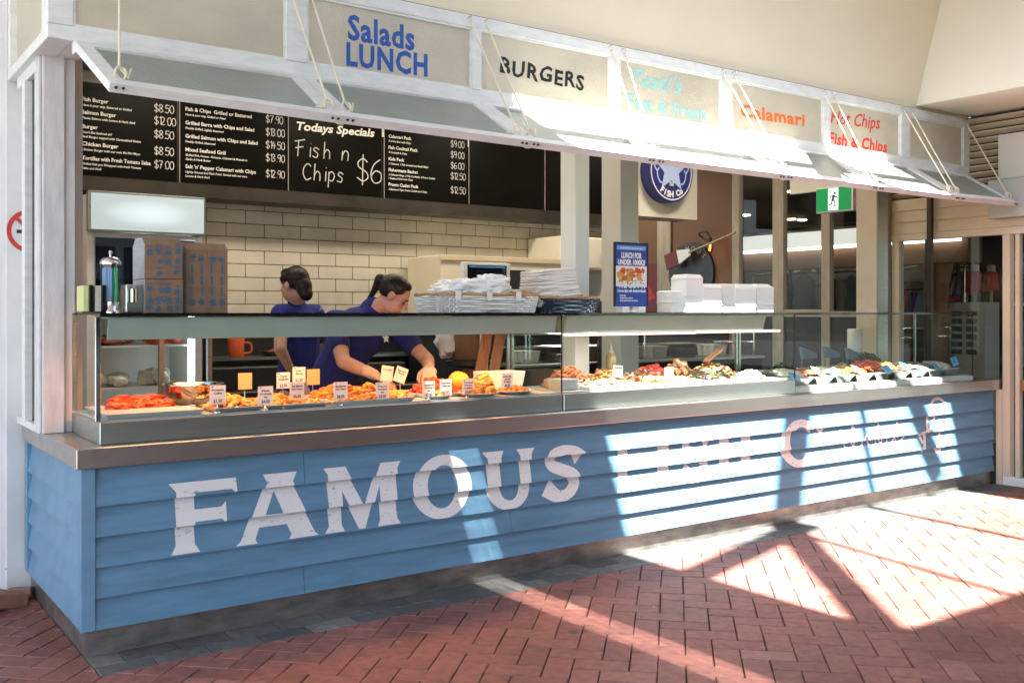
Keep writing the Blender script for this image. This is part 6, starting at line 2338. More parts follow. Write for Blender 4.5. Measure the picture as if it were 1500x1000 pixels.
# ------------------------------------------------------------------ things standing on top of the cases
TZ0 = GT + 0.0095
sj = thing("straw_dispenser", "glass straw jar with chrome lid full of blue and green straws", "straw jar", (0.155, 0.22, TZ0))
sx, sy = 0.150, 0.22
m_ = MB()
m_.lathe((sx, sy, TZ0), [(0.046, 0), (0.046, 0.01), (0.038, 0.018), (0.036, 0.05)], 28)
m_.build("foot", "chrome", sj)
m_ = MB()
m_.lathe((sx, sy, TZ0 + 0.0505), [(0.041, 0), (0.041, 0.165)], 28)
m_.build("jar", "clear_plastic", sj)
m_ = MB()
m_.lathe((sx, sy, TZ0 + 0.216), [(0.045, 0), (0.045, 0.012), (0.034, 0.028), (0.012, 0.034), (0.005, 0.036), (0.005, 0.045), (0.010, 0.052), (0.006, 0.062)], 28)
m_.build("lid", "chrome", sj)
random.seed(13)
mA, mB_ = MB(), MB()
for k in range(46):
    a, r = random.uniform(0, 2 * PI), 0.033 * math.sqrt(random.random())
    a2 = a + random.uniform(-.8, .8)
    p = (sx + r * math.cos(a), sy + r * math.sin(a), TZ0 + 0.052)
    q = (sx + r * math.cos(a2), sy + r * math.sin(a2), TZ0 + 0.185 + random.uniform(0, .02))
    ((mA if p[0] + q[0] < 2 * sx + 0.006 else mB_)).tube([p, q], 0.0034, 6)
mA.build("blue_straws", "straw_blue", sj)
mB_.build("green_straws", "straw_green", sj)
for k, (xx, lab, mt) in enumerate(((0.045, "napkin holder with yellowish napkins at the left end", "napkin_yellow"), (0.096, "napkin holder with pale napkins beside the straw jar", "onion_white"))):
    t = thing("napkin_holder", lab, "napkin holder", (xx, 0.24, TZ0), "napkin holders on the glass top")
    m_ = MB()
    m_.box(xx - 0.019, 0.18, TZ0 + 0.006, xx + 0.006, 0.30, TZ0 + 0.120)
    m_.build("napkins", mt, t, bevel=0.003)
    m_ = MB()
    m_.box(xx - 0.022, 0.178, TZ0, xx + 0.026, 0.302, TZ0 + 0.0055)
    m_.box(xx + 0.0065, 0.178, TZ0 + 0.006, xx + 0.025, 0.302, TZ0 + 0.123)
    m_.build("case", "black_gloss", t, bevel=0.004)
t = thing("cup_holder", "brushed steel cup holder between the straw jar and the cartons", "cup holder", (0.262, 0.30, TZ0))
m_ = MB()
m_.box(0.222, 0.25, TZ0, 0.30, 0.34, TZ0 + 0.13)
m_.build("body", "stainless", t, bevel=0.006, seg=2)
m_ = MB()
m_.lathe((0.252, 0.245, TZ0 + 0.05), [(0.022, 0), (0.022, 0.06), (0.01, 0.07)], 16)
m_.build("cup", "chrome", t)


def carton(x0, x1, y0, y1, z0, z1, lab, fold=True, tall=False):
    """bundle of flat pack takeaway cartons, seen end on"""
    t = thing("carton_bundle", lab, "cartons", ((x0 + x1) / 2, (y0 + y1) / 2, z0), "bundles of flat cartons")
    H = z1 - z0
    c = 0.035 if fold else 0.0
    m_ = MB()
    poly = [(y0, z0), (y1, z0), (y1, z1 - c), (y1 - c * 1.2, z1), (y0 + c * 1.2, z1), (y0, z1 - c)] if fold else [(y0, z0), (y1, z0), (y1, z1), (y0, z1)]
    # front faces brown with print, left edges grey
    a = [(x0, p[0], p[1]) for p in poly]
    b = [(x1, p[0], p[1]) for p in poly]
    n = len(poly)
    m_.add(a, [tuple(reversed(range(n)))], 1)
    m_.add(b, [tuple(range(n))], 1)
    m_.add(a + b, [(i, (i + 1) % n, n + (i + 1) % n, n + i) for i in range(n)], 0)
    body = m_.build("board", ["cardboard", "carton_edge"], t, bevel=0.0015)
    p_ = MB()
    W = x1 - x0
    random.seed(int(x0 * 1000 + z0 * 77))
    rows = 5 if H > 0.2 else 3
    for i in range(4):
        for j in range(rows):
            cx_ = x0 + W * (0.14 + 0.24 * i) + random.uniform(-.003, .003)
            cz_ = z0 + H * (0.10 + (0.78 / rows) * j + 0.05)
            if tall and 0 < j < rows - 1:
                p_.add([(cx_ - .006, y0 - 0.0016, cz_ - .022), (cx_ + .004, y0 - 0.0016, cz_ - .022), (cx_ + .004, y0 - 0.0016, cz_ + .022), (cx_ - .006, y0 - 0.0016, cz_ + .022)], [(0, 1, 2, 3)])
                continue
            s_ = 0.019 + random.uniform(0, .004)
            if random.random() < 0.15:
                continue
            cx_ += random.uniform(-.005, .005)
            cz_ += random.uniform(-.006, .006)
            ra = random.uniform(0, 2)
            rr_ = [s_ * random.uniform(.75, 1.25) * (1 if q % 2 == 0 else .5) for q in range(10)]
            p_.add([(cx_ + rr_[q] * math.cos(q * PI / 5 + ra), y0 - 0.0016, cz_ + rr_[q] * math.sin(q * PI / 5 + ra)) for q in range(10)], [tuple(range(10))])
            if not tall and j % 2 == 0:
                p_.add([(cx_ - .012, y0 - 0.0014, cz_ + .022), (cx_ + .012, y0 - 0.0014, cz_ + .022), (cx_ + .012, y0 - 0.0014, cz_ + .028), (cx_ - .012, y0 - 0.0014, cz_ + .028)], [(0, 1, 2, 3)])
    p_.build("print", "print_blue", body, recalc=False)
    s_ = MB()
    s_.box(x0 + W * 0.49, y0 - 0.0012, z0 + 0.004, x0 + W * 0.502, y0 - 0.0003, z1 - c - 0.004)
    s_.box(x0 + 0.002, y0 - 0.0012, z1 - c - 0.056, x1 - 0.002, y0 - 0.0003, z1 - c - 0.052)
    s_.build("seam", "mushroom", body)
    return t


carton(0.300, 0.470, 0.22, 0.42, TZ0, TZ0 + 0.155, "lower bundle of printed cartons in the left stack", False)
carton(0.296, 0.466, 0.215, 0.41, TZ0 + 0.157, TZ0 + 0.345, "upper bundle of printed cartons in the left stack")
carton(0.502, 0.700, 0.27, 0.50, TZ0, TZ0 + 0.335, "tall brown carton bundle in the right stack", True, True)


def basket(x0, x1, y0, y1, z0, h, mt, rim_mt, lab, flare=0.02):
    t = thing("wicker_basket", lab, "basket", ((x0 + x1) / 2, (y0 + y1) / 2, z0), "wicker baskets on the glass top")
    m_ = MB()
    rows = 7
    N = 84
    cx_, cy_ = (x0 + x1) / 2, (y0 + y1) / 2
    hx, hy = (x1 - x0) / 2, (y1 - y0) / 2

    def rr(t_, k):
        e = 0.22
        c, s_ = math.cos(t_), math.sin(t_)
        return (math.copysign(abs(c) ** e, c) * (hx - flare * (1 - k)), math.copysign(abs(s_) ** e, s_) * (hy - flare * (1 - k)))
    for r_ in range(rows):
        k = (r_ + 0.5) / rows
        pts = []
        for i in range(N + 1):
            a = 2 * PI * i / N
            p = rr(a, k)
            wv = 0.0055 * math.cos(i * PI + r_ * PI)
            f = 1 + wv / max(hy, 0.05)
            pts.append((cx_ + p[0] * (1 + wv / hx), cy_ + p[1] * f, z0 + h * k))
        m_.tube(pts, [h / rows * (0.60 if (i // 3 + r_) % 2 == 0 else 0.36) for i in range(N + 1)], 6, 0, False)
    for i in range(0, N, 4):
        a = 2 * PI * i / N
        p, q = rr(a, 0.0), rr(a, 1.0)
        m_.tube([(cx_ + p[0] * .99, cy_ + p[1] * .99, z0 + 0.004), (cx_ + q[0] * .99, cy_ + q[1] * .99, z0 + h)], 0.006, 5)
    m_.build("weave", mt, t)
    m_ = MB()
    m_.box(x0 + flare + 0.01, y0 + flare + 0.01, z0 + 0.001, x1 - flare - 0.01, y1 - flare - 0.01, z0 + 0.008)
    m_.build("floor", mt, t)
    m_ = MB()
    for ph in (0, PI):
        pts = []
        for i in range(N * 2 + 1):
            a = 2 * PI * i / (N * 2)
            p = rr(a, 1.0)
            pts.append((cx_ + p[0] * (1 + 0.004 * math.cos(i * 1.1 + ph) / hx), cy_ + p[1] * (1 + 0.004 * math.cos(i * 1.1 + ph) / hy), z0 + h + 0.006 + 0.005 * math.sin(i * 1.1 + ph)))
        m_.tube(pts, 0.0065, 6, 0, False)
    m_.build("rim", rim_mt, t)
    return t, m_


bk1, _m = basket(1.83, 2.50, 0.14, 0.46, TZ0, 0.095, "wicker_white", "wicker_natural", "white wicker basket of napkin bags with a natural twisted rim")
for xx in (1.925, 2.13, 2.33):
    m_ = MB()
    m_.box(xx - 0.016, 0.118, TZ0 + 0.07, xx + 0.016, 0.127, TZ0 + 0.125)
    m_.box(xx - 0.016, 0.118, TZ0 + 0.121, xx + 0.016, 0.165, TZ0 + 0.129)
    m_.build("rim_strap", "wicker_white", bk1)
basket(2.535, 2.985, 0.16, 0.46, TZ0, 0.085, "wicker_blue", "wicker_natural", "dark blue wicker basket holding the white paper bags", 0.03)


def wrinkled(name, lab, cat, mt, c, s_, seed, rough=0.16, sub=3, rz=0.0, freq=2.6):
    vs, fs_ = ICO[3]
    b = bmesh.new()
    bmesh.ops.create_icosphere(b, subdivisions=5, radius=1.0)
    out = []
    R = Matrix.Rotation(rz, 3, 'Y')
    for v in b.verts:
        p = v.co.copy()
        e = 0.55
        p = Vector([math.copysign(abs(k) ** e, k) for k in p])
        k = 1 + rough * noise.noise(p * freq + Vector((seed, seed * 2, 0))) + 0.06 * noise.noise(p * 7 + Vector((seed, 1, 2))) + 0.035 * abs(noise.noise(p * 15))
        q = Vector((p.x * s_[0], p.y * s_[1], p.z * s_[2])) * k
        out.append(Vector(c) + R @ q)
    m2 = MB()
    m2.add(out, [[v.index for v in f.verts] for f in b.faces], 0, True)
    b.free()
    return tag(m2.build(name, mt, angle=60), lab, cat, "bags of napkins in the baskets")


wrinkled("napkin_bag", "crumpled clear plastic bag of napkins in the white basket", "bag", "bag", (2.13, 0.28, TZ0 + 0.135), (0.205, 0.10, 0.055), 3, 0.35)
wrinkled("napkin_bag", "smaller crumpled bag end rising at the right of the white basket", "bag", "bag", (2.25, 0.27, TZ0 + 0.165), (0.085, 0.07, 0.05), 9, 0.4)
wrinkled("napkin_bag", "loose crumpled plastic at the left of the white basket", "bag", "bag", (1.95, 0.27, TZ0 + 0.11), (0.09, 0.09, 0.04), 14, 0.4)
mat("bread_crust", (0.55, 0.30, 0.14), 0.6, var=0.3, vscale=20)
wrinkled("napkin_bag", "brown and cream bundle at the right end of the white basket", "bag", "bread_crust", (2.42, 0.26, TZ0 + 0.105), (0.055, 0.07, 0.028), 19, 0.3)
# stacked paper bags: many thin sheets, leaning
random.seed(99)
m_ = MB()
for k in range(44):
    dx_, dz_ = random.uniform(-.006, .006), k * 0.0047
    rz_ = Matrix.Rotation(-0.10 + random.uniform(-.02, .02), 3, 'Y') @ Matrix.Rotation(random.uniform(-.08, .08), 3, 'Z')
    m_.obox((2.685 + dx_ - k * 0.0004, 0.285, TZ0 + 0.055 + dz_), (0.32 - k * 0.0012, 0.20, 0.0042), rz_)
m_.obox((2.84, 0.26, TZ0 + 0.115), (0.13, 0.14, 0.004), Matrix.Rotation(0.35, 3, 'Y'))
tag(m_.build("paper_bags", "paper", bevel=0.0008), "leaning stack of bright white paper bags in the blue basket", "paper bags")

# blue poster in a stand
pX0, pX1 = at(901, 400, 0.22)[0], at(949, 400, 0.22)[0]
ps = thing("poster_stand", "small blue lunch poster in a white foot on the glass top", "poster", ((pX0 + pX1) / 2, 0.22, TZ0))
zP0, zP1 = at(925, 449, 0.22)[1], at(925, 356, 0.22)[1]
m_ = MB()
m_.box(pX0, 0.222, zP0, pX1, 0.232, zP1)
pb_ = m_.build("board", "poster_blue", ps, bevel=0.003)
W, H = pX1 - pX0, zP1 - zP0
m_ = MB()
m_.box(pX0 - 0.003, 0.219, zP0, pX0 + 0.006, 0.2335, zP1 + .003)
m_.box(pX1 - 0.006, 0.219, zP0, pX1 + 0.003, 0.2335, zP1 + .003)
m_.box(pX0 + 0.006, 0.219, zP1 - 0.006, pX1 - 0.006, 0.2335, zP1 + .003)
m_.build("frame", "black", ps)
m_ = MB()
m_.box(pX0 + 0.04, 0.195, TZ0, pX0 + 0.10, 0.26, zP0 - 0.0005)
m_.box(pX1 - 0.10, 0.195, TZ0, pX1 - 0.04, 0.26, zP0 - 0.0005)
m_.box(pX0 + 0.10, 0.205, TZ0, pX1 - 0.10, 0.25, TZ0 + 0.012)
m_.build("foot", "white_plastic", ps, bevel=0.003)
yq = 0.2212
m_ = MB()
m_.add([(pX0 + .016, yq, zP1 - .045), (pX1 - .016, yq, zP1 - .045), (pX1 - .016, yq, zP1 - .018), (pX0 + .016, yq, zP1 - .018)], [(0, 1, 2, 3)])
m_.build("top_strip", "poster_sky", pb_, recalc=False)
m_ = MB()
cxp = (pX0 + pX1) / 2
put_text(m_, "LUNCH FOR", (cxp, yq - .001, zP1 - 0.095), UX, UZ, 0.034, width=W * 0.62, bold=0.05, align='C')
put_text(m_, "UNDER 1000KJ?", (cxp, yq - .001, zP1 - 0.137), UX, UZ, 0.032, width=W * 0.84, bold=0.05, align='C')
put_text(m_, "WE GOT IT", (cxp, yq - .004, zP0 + 0.118), UX, UZ, 0.042, width=W * 0.88, bold=0.05, align='C')
put_text(m_, "Choose light with Seafood Salads!", (cxp, yq - .001, zP0 + 0.092), UX, UZ, 0.016, width=W * 0.86, bold=0.05, align='C')
for q, s_ in enumerate(("Fresh fish", "Grilled fish, not fried", "Crisp garden salad and lemon")):
    put_text(m_, s_, (pX0 + 0.04, yq - .001, zP0 + 0.066 - 0.016 * q), UX, UZ, 0.009, bold=0.05)
put_text(m_, "good choices at the food court", (cxp, yq - .001, zP1 - 0.037), UX, UZ, 0.010, width=W * 0.7, bold=0.03, align='C')
m_.build("words", "label_white", pb_, recalc=False)
m_ = MB()
m_.add([(pX0 + .008, yq + .0004, zP0 + .125), (pX1 - .008, yq + .0004, zP0 + .125), (pX1 - .008, yq + .0004, zP1 - .145), (pX0 + .008, yq + .0004, zP1 - .145)], [(0, 1, 2, 3)], 0)
random.seed(8)
for k in range(46):
    cx_, cz_ = random.uniform(pX0 + .03, pX1 - .03), random.uniform(zP0 + .145, zP1 - .165)
    r_ = random.uniform(.010, .020)
    red = cx_ > cxp + 0.02
    mi = random.choice([1, 1, 2, 3] if not red else [3, 3, 4, 2])
    m_.add([(cx_ + r_ * (1 + .35 * math.sin(q * 2.1 + k)) * math.cos(q * PI / 5), yq - .0002 * (k % 12), cz_ + r_ * math.sin(q * PI / 5)) for q in range(10)], [tuple(range(10))], mi)
m_.build("food_picture", ["label_white", "golden", "chip_yellow", "prawn", "fish_pink"], pb_, recalc=False)

# white takeaway boxes


def foam_box(u0, u1, v, yf, dp, lab, taper=0.012, zb=None, lidh=0.0):
    x0, z1 = at(u0, v, yf)
    x1, _ = at(u1, v, yf)
    t = thing("takeaway_box", lab, "takeaway box", ((x0 + x1) / 2, yf + dp / 2, TZ0 if zb is None else zb), "white takeaway boxes on the glass top")
    zb_ = TZ0 if zb is None else zb
    m_ = MB()
    k = taper
    zl = z1 - lidh
    m_.hexa([(x0 + .002, yf + .002, zb_), (x1 - .002, yf + .002, zb_), (x1 - .002, yf + dp - .002, zb_), (x0 + .002, yf + dp - .002, zb_)],
            [(x0, yf, zl), (x1, yf, zl), (x1, yf + dp, zl), (x0, yf + dp, zl)])
    m_.build("body", "foam", t, bevel=0.004, seg=2)
    m_ = MB()
    m_.hexa([(x0 - .003, yf - .003, zl + .0005), (x1 + .003, yf - .003, zl + .0005), (x1 + .003, yf + dp + .003, zl + .0005), (x0 - .003, yf + dp + .003, zl + .0005)],
            [(x0 + k, yf + k, z1 + .012), (x1 - k, yf + k, z1 + .012), (x1 - k, yf + dp - k, z1 + .012), (x0 + k, yf + dp - k, z1 + .012)])
    m_.build("lid", "foam", t, bevel=0.004, seg=2)
    m_ = MB()
    nb = max(2, int((zl - zb_) / 0.05))
    for q in range(1, nb):
        zz = zb_ + (zl - zb_) * q / nb
        m_.box(x0 - .0022, yf - .0022, zz - .002, x1 + .0022, yf + dp + .0022, zz + .002)
    m_.build("stack_rim", "foam", t)


foam_box(984, 1004, 428, 0.20, 0.14, "low white box at the left of the tall stack")
foam_box(1005, 1030, 404, 0.16, 0.14, "tallest white stack of takeaway boxes", lidh=0.02)
foam_box(1031, 1058, 418, 0.15, 0.16, "white box stack right of the tallest one", lidh=0.02)
foam_box(1059, 1077, 418, 0.17, 0.15, "narrow white box stack in the middle of the row")
foam_box(1078, 1108, 418, 0.16, 0.16, "broad white box stack with domed lid", lidh=0.025, taper=0.03)
foam_box(1109, 1134, 418, 0.18, 0.16, "last white box stack beside the window post", lidh=0.015, taper=0.03)

# prep bench with racks behind the salad case
pr = thing("prep_bench", "dark steel prep bench with wire racks behind the salad case", "kitchen bench", (4.6, 1.9, 0))
mb = MB()
mb.box(3.45, 1.75, 0.05, 6.35, 2.15, 1.02)
mb.box(3.45, 2.151, 0.05, 6.35, 2.18, 1.33)
mb.build("body", "black", pr, bevel=0.004)
mb = MB()
mb.box(3.43, 1.73, 1.021, 6.37, 2.15, 1.045)
mb.build("bench_top", "stainless", pr, bevel=0.003)
for zz in (1.17, 1.27):
    m_ = MB()
    for k in range(5):
        m_.tube([(3.5, 1.82 + 0.07 * k, zz), (6.3, 1.82 + 0.07 * k, zz)], 0.005, 6)
    for k in range(9):
        m_.tube([(3.5 + 0.35 * k, 1.80, zz), (3.5 + 0.35 * k, 2.13, zz)], 0.005, 6)
    m_.build("wire_rack", "chrome", pr)
m_ = MB()
for xx in (3.5, 4.9, 6.3):
    m_.tube([(xx, 1.81, 1.045), (xx, 1.81, 1.30)], 0.011, 8)
m_.build("rack_posts", "chrome", pr)
random.seed(61)
for k, (xx, ww, hh, mt, lab) in enumerate(((3.70, .17, .09, "white_plastic", "white tub at the left of the prep bench"), (4.02, .15, .06, "bowl_steel", "low steel pan on the prep bench"), (4.35, .20, .11, "cardboard", "brown carton on the prep bench"),
                                           (4.72, .14, .08, "fish_pink", "pink lidded tub on the prep bench"), (5.10, .18, .10, "tray_white", "pale grey tub at the middle of the prep bench"), (5.48, .15, .07, "black", "black pan on the prep bench"),
                                           (5.86, .18, .10, "white_plastic", "white tub at the right of the prep bench"))):
    t = thing("kitchen_tub", lab, "tub", (xx, 1.9, 1.046), "tubs on the prep bench")
    m_ = MB()
    m_.hexa([(xx - ww * .42, 1.83, 1.046), (xx + ww * .42, 1.83, 1.046), (xx + ww * .42, 2.03, 1.046), (xx - ww * .42, 2.03, 1.046)],
            [(xx - ww * .5, 1.82, 1.046 + hh), (xx + ww * .5, 1.82, 1.046 + hh), (xx + ww * .5, 2.04, 1.046 + hh), (xx - ww * .5, 2.04, 1.046 + hh)])
    m_.build("body", mt, t, bevel=0.004)
    m_ = MB()
    m_.box(xx - ww * .52, 1.815, 1.0465 + hh, xx + ww * .52, 2.045, 1.054 + hh)
    m_.build("lid", mt, t, bevel=0.002)

# dark machine seen between the posts
dm = thing("coffee_grinder", "black rounded machine between the white post and the poster", "machine", (5.2, 2.0, 1.2))
m_ = MB()
xq, _ = at(893, 430, 1.6)
m_.blob((xq, 1.6, 1.44), (0.14, 0.12, 0.12), 3, 0.08, 3)
m_.lathe((xq, 1.6, 0.9), [(0.10, 0), (0.10, 0.5)], 20)
m_.build("body", "black", dm)

# ------------------------------------------------------------------ people


def capsule(mb_, a, ra, b, rb, n=14):
    a, b = Vector(a), Vector(b)
    d = (b - a)
    L = d.length
    if L < 1e-6:
        mb_.blob(a, (ra, ra, ra), 2, 0)
        return
    d.normalize()
    pts, rs_ = [], []
    for q in (90, 60, 35, 12):
        t_ = math.radians(q)
        pts.append(a - d * ra * math.sin(t_))
        rs_.append(max(ra * math.cos(t_), 0.0008))
    pts.append(a)
    rs_.append(ra)
    pts.append(b)
    rs_.append(rb)
    for q in (12, 35, 60, 90):
        t_ = math.radians(q)
        pts.append(b + d * rb * math.sin(t_))
        rs_.append(max(rb * math.cos(t_), 0.0008))
    mb_.tube(pts, rs_, n)


def ell(mb_, c, r, R=None, sub=3):
    mb_.blob(c, r, sub, 0.0, 0, R)


def remesh(o, vox, smooth=4, fac=0.5):
    md = o.modifiers.new("remesh", 'REMESH')
    md.mode = 'VOXEL'
    md.voxel_size = vox
    md.use_smooth_shade = True
    sm = o.modifiers.new("smooth", 'SMOOTH')
    sm.factor = fac
    sm.iterations = smooth
    return o


def frame(fwd, up):
    f = Vector(fwd).normalized()
    r = f.cross(Vector(up)).normalized()
    u = r.cross(f).normalized()
    return Matrix((r, f, u)).transposed()      # columns: right, forward, up


def head(mb_, c, R):
    P = lambda x, y, z: Vector(c) + R @ Vector((x, y, z))
    ell(mb_, P(0, -0.008, 0.030), (0.074, 0.094, 0.086), R)
    ell(mb_, P(0, 0.028, -0.035), (0.056, 0.060, 0.070), R)
    ell(mb_, P(0, 0.052, -0.078), (0.026, 0.026, 0.022), R)      # chin
    ell(mb_, P(0.034, 0.055, -0.022), (0.026, 0.022, 0.024), R)   # cheeks
    ell(mb_, P(-0.034, 0.055, -0.022), (0.026, 0.022, 0.024), R)
    capsule(mb_, P(0, 0.084, 0.012), 0.009, P(0, 0.103, -0.022), 0.0125)   # nose
    ell(mb_, P(0, 0.080, -0.052), (0.022, 0.012, 0.006), R)       # lips
    ell(mb_, P(0, 0.079, -0.060), (0.019, 0.012, 0.006), R)
    ell(mb_, P(0, 0.076, 0.028), (0.045, 0.014, 0.010), R)        # brow
    for s_ in (-1, 1):
        ell(mb_, P(s_ * 0.076, -0.008, -0.004), (0.009, 0.019, 0.031), R)   # ears
        capsule(mb_, P(s_ * 0.078, -0.014, 0.02), 0.006, P(s_ * 0.080, -0.02, -0.018), 0.005)


def hand(mb_, w, k, R, curl=0.5, side=1, sc=1.0):
    """w wrist, R columns: across (to the thumb), along the fingers, back of the hand"""
    P = lambda x, y, z: Vector(w) + R @ Vector((x * side * sc, y * sc, z * sc))
    ell(mb_, P(0.0, 0.048, 0.0), (0.040 * sc, 0.050 * sc, 0.016 * sc), R)
    ell(mb_, P(0.0, 0.012, 0.0), (0.029 * sc, 0.030 * sc, 0.019 * sc), R)
    for q, (x, L) in enumerate(((0.029, 0.070), (0.010, 0.078), (-0.010, 0.072), (-0.028, 0.056))):
        p = [P(x, 0.085, 0.0)]
        a = curl * 0.5
        y_, z_ = 0.085, 0.0
        for sgm in (0.45, 0.32, 0.23):
            y_ += L * sgm * math.cos(a)
            z_ -= L * sgm * math.sin(a)
            p.append(P(x * 1.12, y_, z_))
            a += curl * 0.7
        r_ = [0.0098, 0.0090, 0.0082, 0.0070]
        for i in range(3):
            capsule(mb_, p[i], r_[i] * sc, p[i + 1], r_[i + 1] * sc, 10)
    p = [P(0.026, 0.018, -0.004), P(0.050, 0.045, -0.012), P(0.056, 0.075, -0.022), P(0.050, 0.096, -0.030)]
    r_ = [0.0135, 0.0115, 0.0098, 0.008]
    for i in range(3):
        capsule(mb_, p[i], r_[i] * sc, p[i + 1], r_[i + 1] * sc, 10)


# --- leaning worker
p2 = thing("person", "person in a navy polo shirt leaning over the hot food with gloved hands", "person", (1.72, 1.15, 0.0), "staff behind the counter")
pel = Vector((1.66, 1.22, 0.98))
wst = Vector((1.70, 1.12, 1.12))
chs = Vector((1.77, 1.00, 1.335))
nk0 = Vector((1.825, 0.945, 1.455))
hc = Vector((1.925, 0.845, 1.548))
rS, lS = Vector((1.60, 0.98, 1.395)), Vector((1.985, 0.98, 1.375))
rE, lE = Vector((1.545, 0.74, 1.165)), Vector((2.10, 0.74, 1.16))
rW, lW = Vector((1.640, 0.545, 1.098)), Vector((1.985, 0.53, 1.125))
HR = frame((0.80, -0.52, -0.62), (0.30, -0.25, 1.0))
mb = MB()
capsule(mb, pel, 0.135, wst, 0.125)
capsule(mb, wst, 0.125, chs, 0.135)
capsule(mb, rS, 0.055, lS, 0.055)
capsule(mb, chs, 0.12, nk0, 0.060)
capsule(mb, nk0, 0.052, hc + HR @ Vector((0, -0.02, -0.06)), 0.050)
for s_, e_, w_ in ((rS, rE, rW), (lS, lE, lW)):
    capsule(mb, s_, 0.052, e_, 0.042)
    capsule(mb, e_, 0.042, (e_ * 0.55 + w_ * 0.45), 0.039)
    capsule(mb, (e_ * 0.55 + w_ * 0.45), 0.039, w_, 0.026)
for dx_ in (-0.09, 0.09):
    capsule(mb, pel + Vector((dx_, 0.0, -0.05)), 0.085, Vector((1.66 + dx_ * 1.1, 1.20, 0.50)), 0.055)
    capsule(mb, Vector((1.66 + dx_ * 1.1, 1.20, 0.50)), 0.055, Vector((1.66 + dx_ * 1.1, 1.25, 0.09)), 0.038)
    capsule(mb, Vector((1.66 + dx_ * 1.1, 1.25, 0.05)), 0.04, Vector((1.66 + dx_ * 1.2, 1.10, 0.035)), 0.034)
head(mb, hc, HR)
rH = frame(((rW - rE).normalized() + Vector((0.35, -0.15, -0.25))), (0, 0, 1))
lH = frame(Vector((-0.45, -0.75, -0.45)), (0, 0.1, 1))
hand(mb, rW, 0, rH, 0.55, -1)
hand(mb, lW, 0, lH, 0.65, 1)
body = remesh(mb.build("body", "skin", p2), 0.0062, 5)
mb = MB()
capsule(mb, pel + Vector((0, 0, -0.08)), 0.150, wst, 0.142)
capsule(mb, wst, 0.142, chs, 0.152)
capsule(mb, chs + Vector((0.05, -0.03, -0.06)), 0.095, chs + Vector((-0.05, -0.03, -0.06)), 0.095)
capsule(mb, rS, 0.070, lS, 0.070)
capsule(mb, chs, 0.13, nk0 - Vector((0, 0, 0.02)), 0.074)
capsule(mb, rS, 0.070, rS * 0.42 + rE * 0.58, 0.064)
capsule(mb, lS, 0.070, lS * 0.42 + lE * 0.58, 0.064)
capsule(mb, nk0 + Vector((0, 0.012, 0.012)), 0.062, nk0 + Vector((0.012, 0.0, 0.030)), 0.060)
remesh(mb.build("polo_shirt", "polo", p2), 0.007, 4)
mb = MB()
capsule(mb, pel + Vector((-0.09, 0, -0.10)), 0.10, Vector((1.56, 1.20, 0.5)), 0.07)
capsule(mb, pel + Vector((0.09, 0, -0.10)), 0.10, Vector((1.76, 1.20, 0.5)), 0.07)
capsule(mb, Vector((1.56, 1.20, 0.5)), 0.07, Vector((1.56, 1.25, 0.10)), 0.06)
capsule(mb, Vector((1.76, 1.20, 0.5)), 0.07, Vector((1.76, 1.25, 0.10)), 0.06)
remesh(mb.build("trousers", "trouser", p2), 0.012, 3)
mb = MB()
P = lambda x, y, z: hc + HR @ Vector((x, y, z))
ell(mb, P(0, -0.022, 0.040), (0.081, 0.094, 0.088), HR)
ell(mb, P(0, 0.022, 0.088), (0.058, 0.050, 0.034), HR)
ell(mb, P(0.060, 0.010, 0.058), (0.020, 0.040, 0.034), HR)
ell(mb, P(-0.060, 0.010, 0.058), (0.020, 0.040, 0.034), HR)
ell(mb, P(0, -0.120, 0.040), (0.036, 0.034, 0.036), HR)
b0 = P(0, -0.125, 0.03)
tail = [b0, b0 + Vector((-0.006, 0.03, -0.05)), b0 + Vector((-0.018, 0.05, -0.085)), b0 + Vector((-0.035, 0.06, -0.115)), b0 + Vector((-0.06, 0.065, -0.14))]
for q in range(4):
    capsule(mb, tail[q], 0.026 - 0.004 * q, tail[q + 1], 0.022 - 0.004 * q)
remesh(mb.build("hair", "hair", p2), 0.006, 4)


def strands(P_, goal, parent, seed):
    """combed strands from the hairline back to the knot"""
    random.seed(seed)
    m2 = MB()
    g = Vector(goal)
    for k in range(110):
        a = random.uniform(-1.25, 1.25)
        st_ = Vector((0.083 * math.sin(a), 0.062 * math.cos(a) + random.uniform(-.012, .01), 0.066 + 0.030 * math.cos(a) + random.uniform(-.03, .012)))
        pts = []
        for q in range(9):
            t_ = q / 8
            v = st_.lerp(g, t_) - Vector((0, -0.018, 0.030))
            e = Vector((v.x / 0.084, v.y / 0.097, v.z / 0.091))
            e = e / max(e.length, 1e-4)
            kk = 1.0 + random.uniform(0.0, 0.025)
            pts.append(P_(*(Vector((e.x * 0.084, e.y * 0.097, e.z * 0.091)) * kk + Vector((0, -0.018, 0.030)))))
        m2.tube(pts, [.0010] + [.0021] * 7 + [.0014], 5)
    m2.build("hair_strands", "hair_strand", parent)


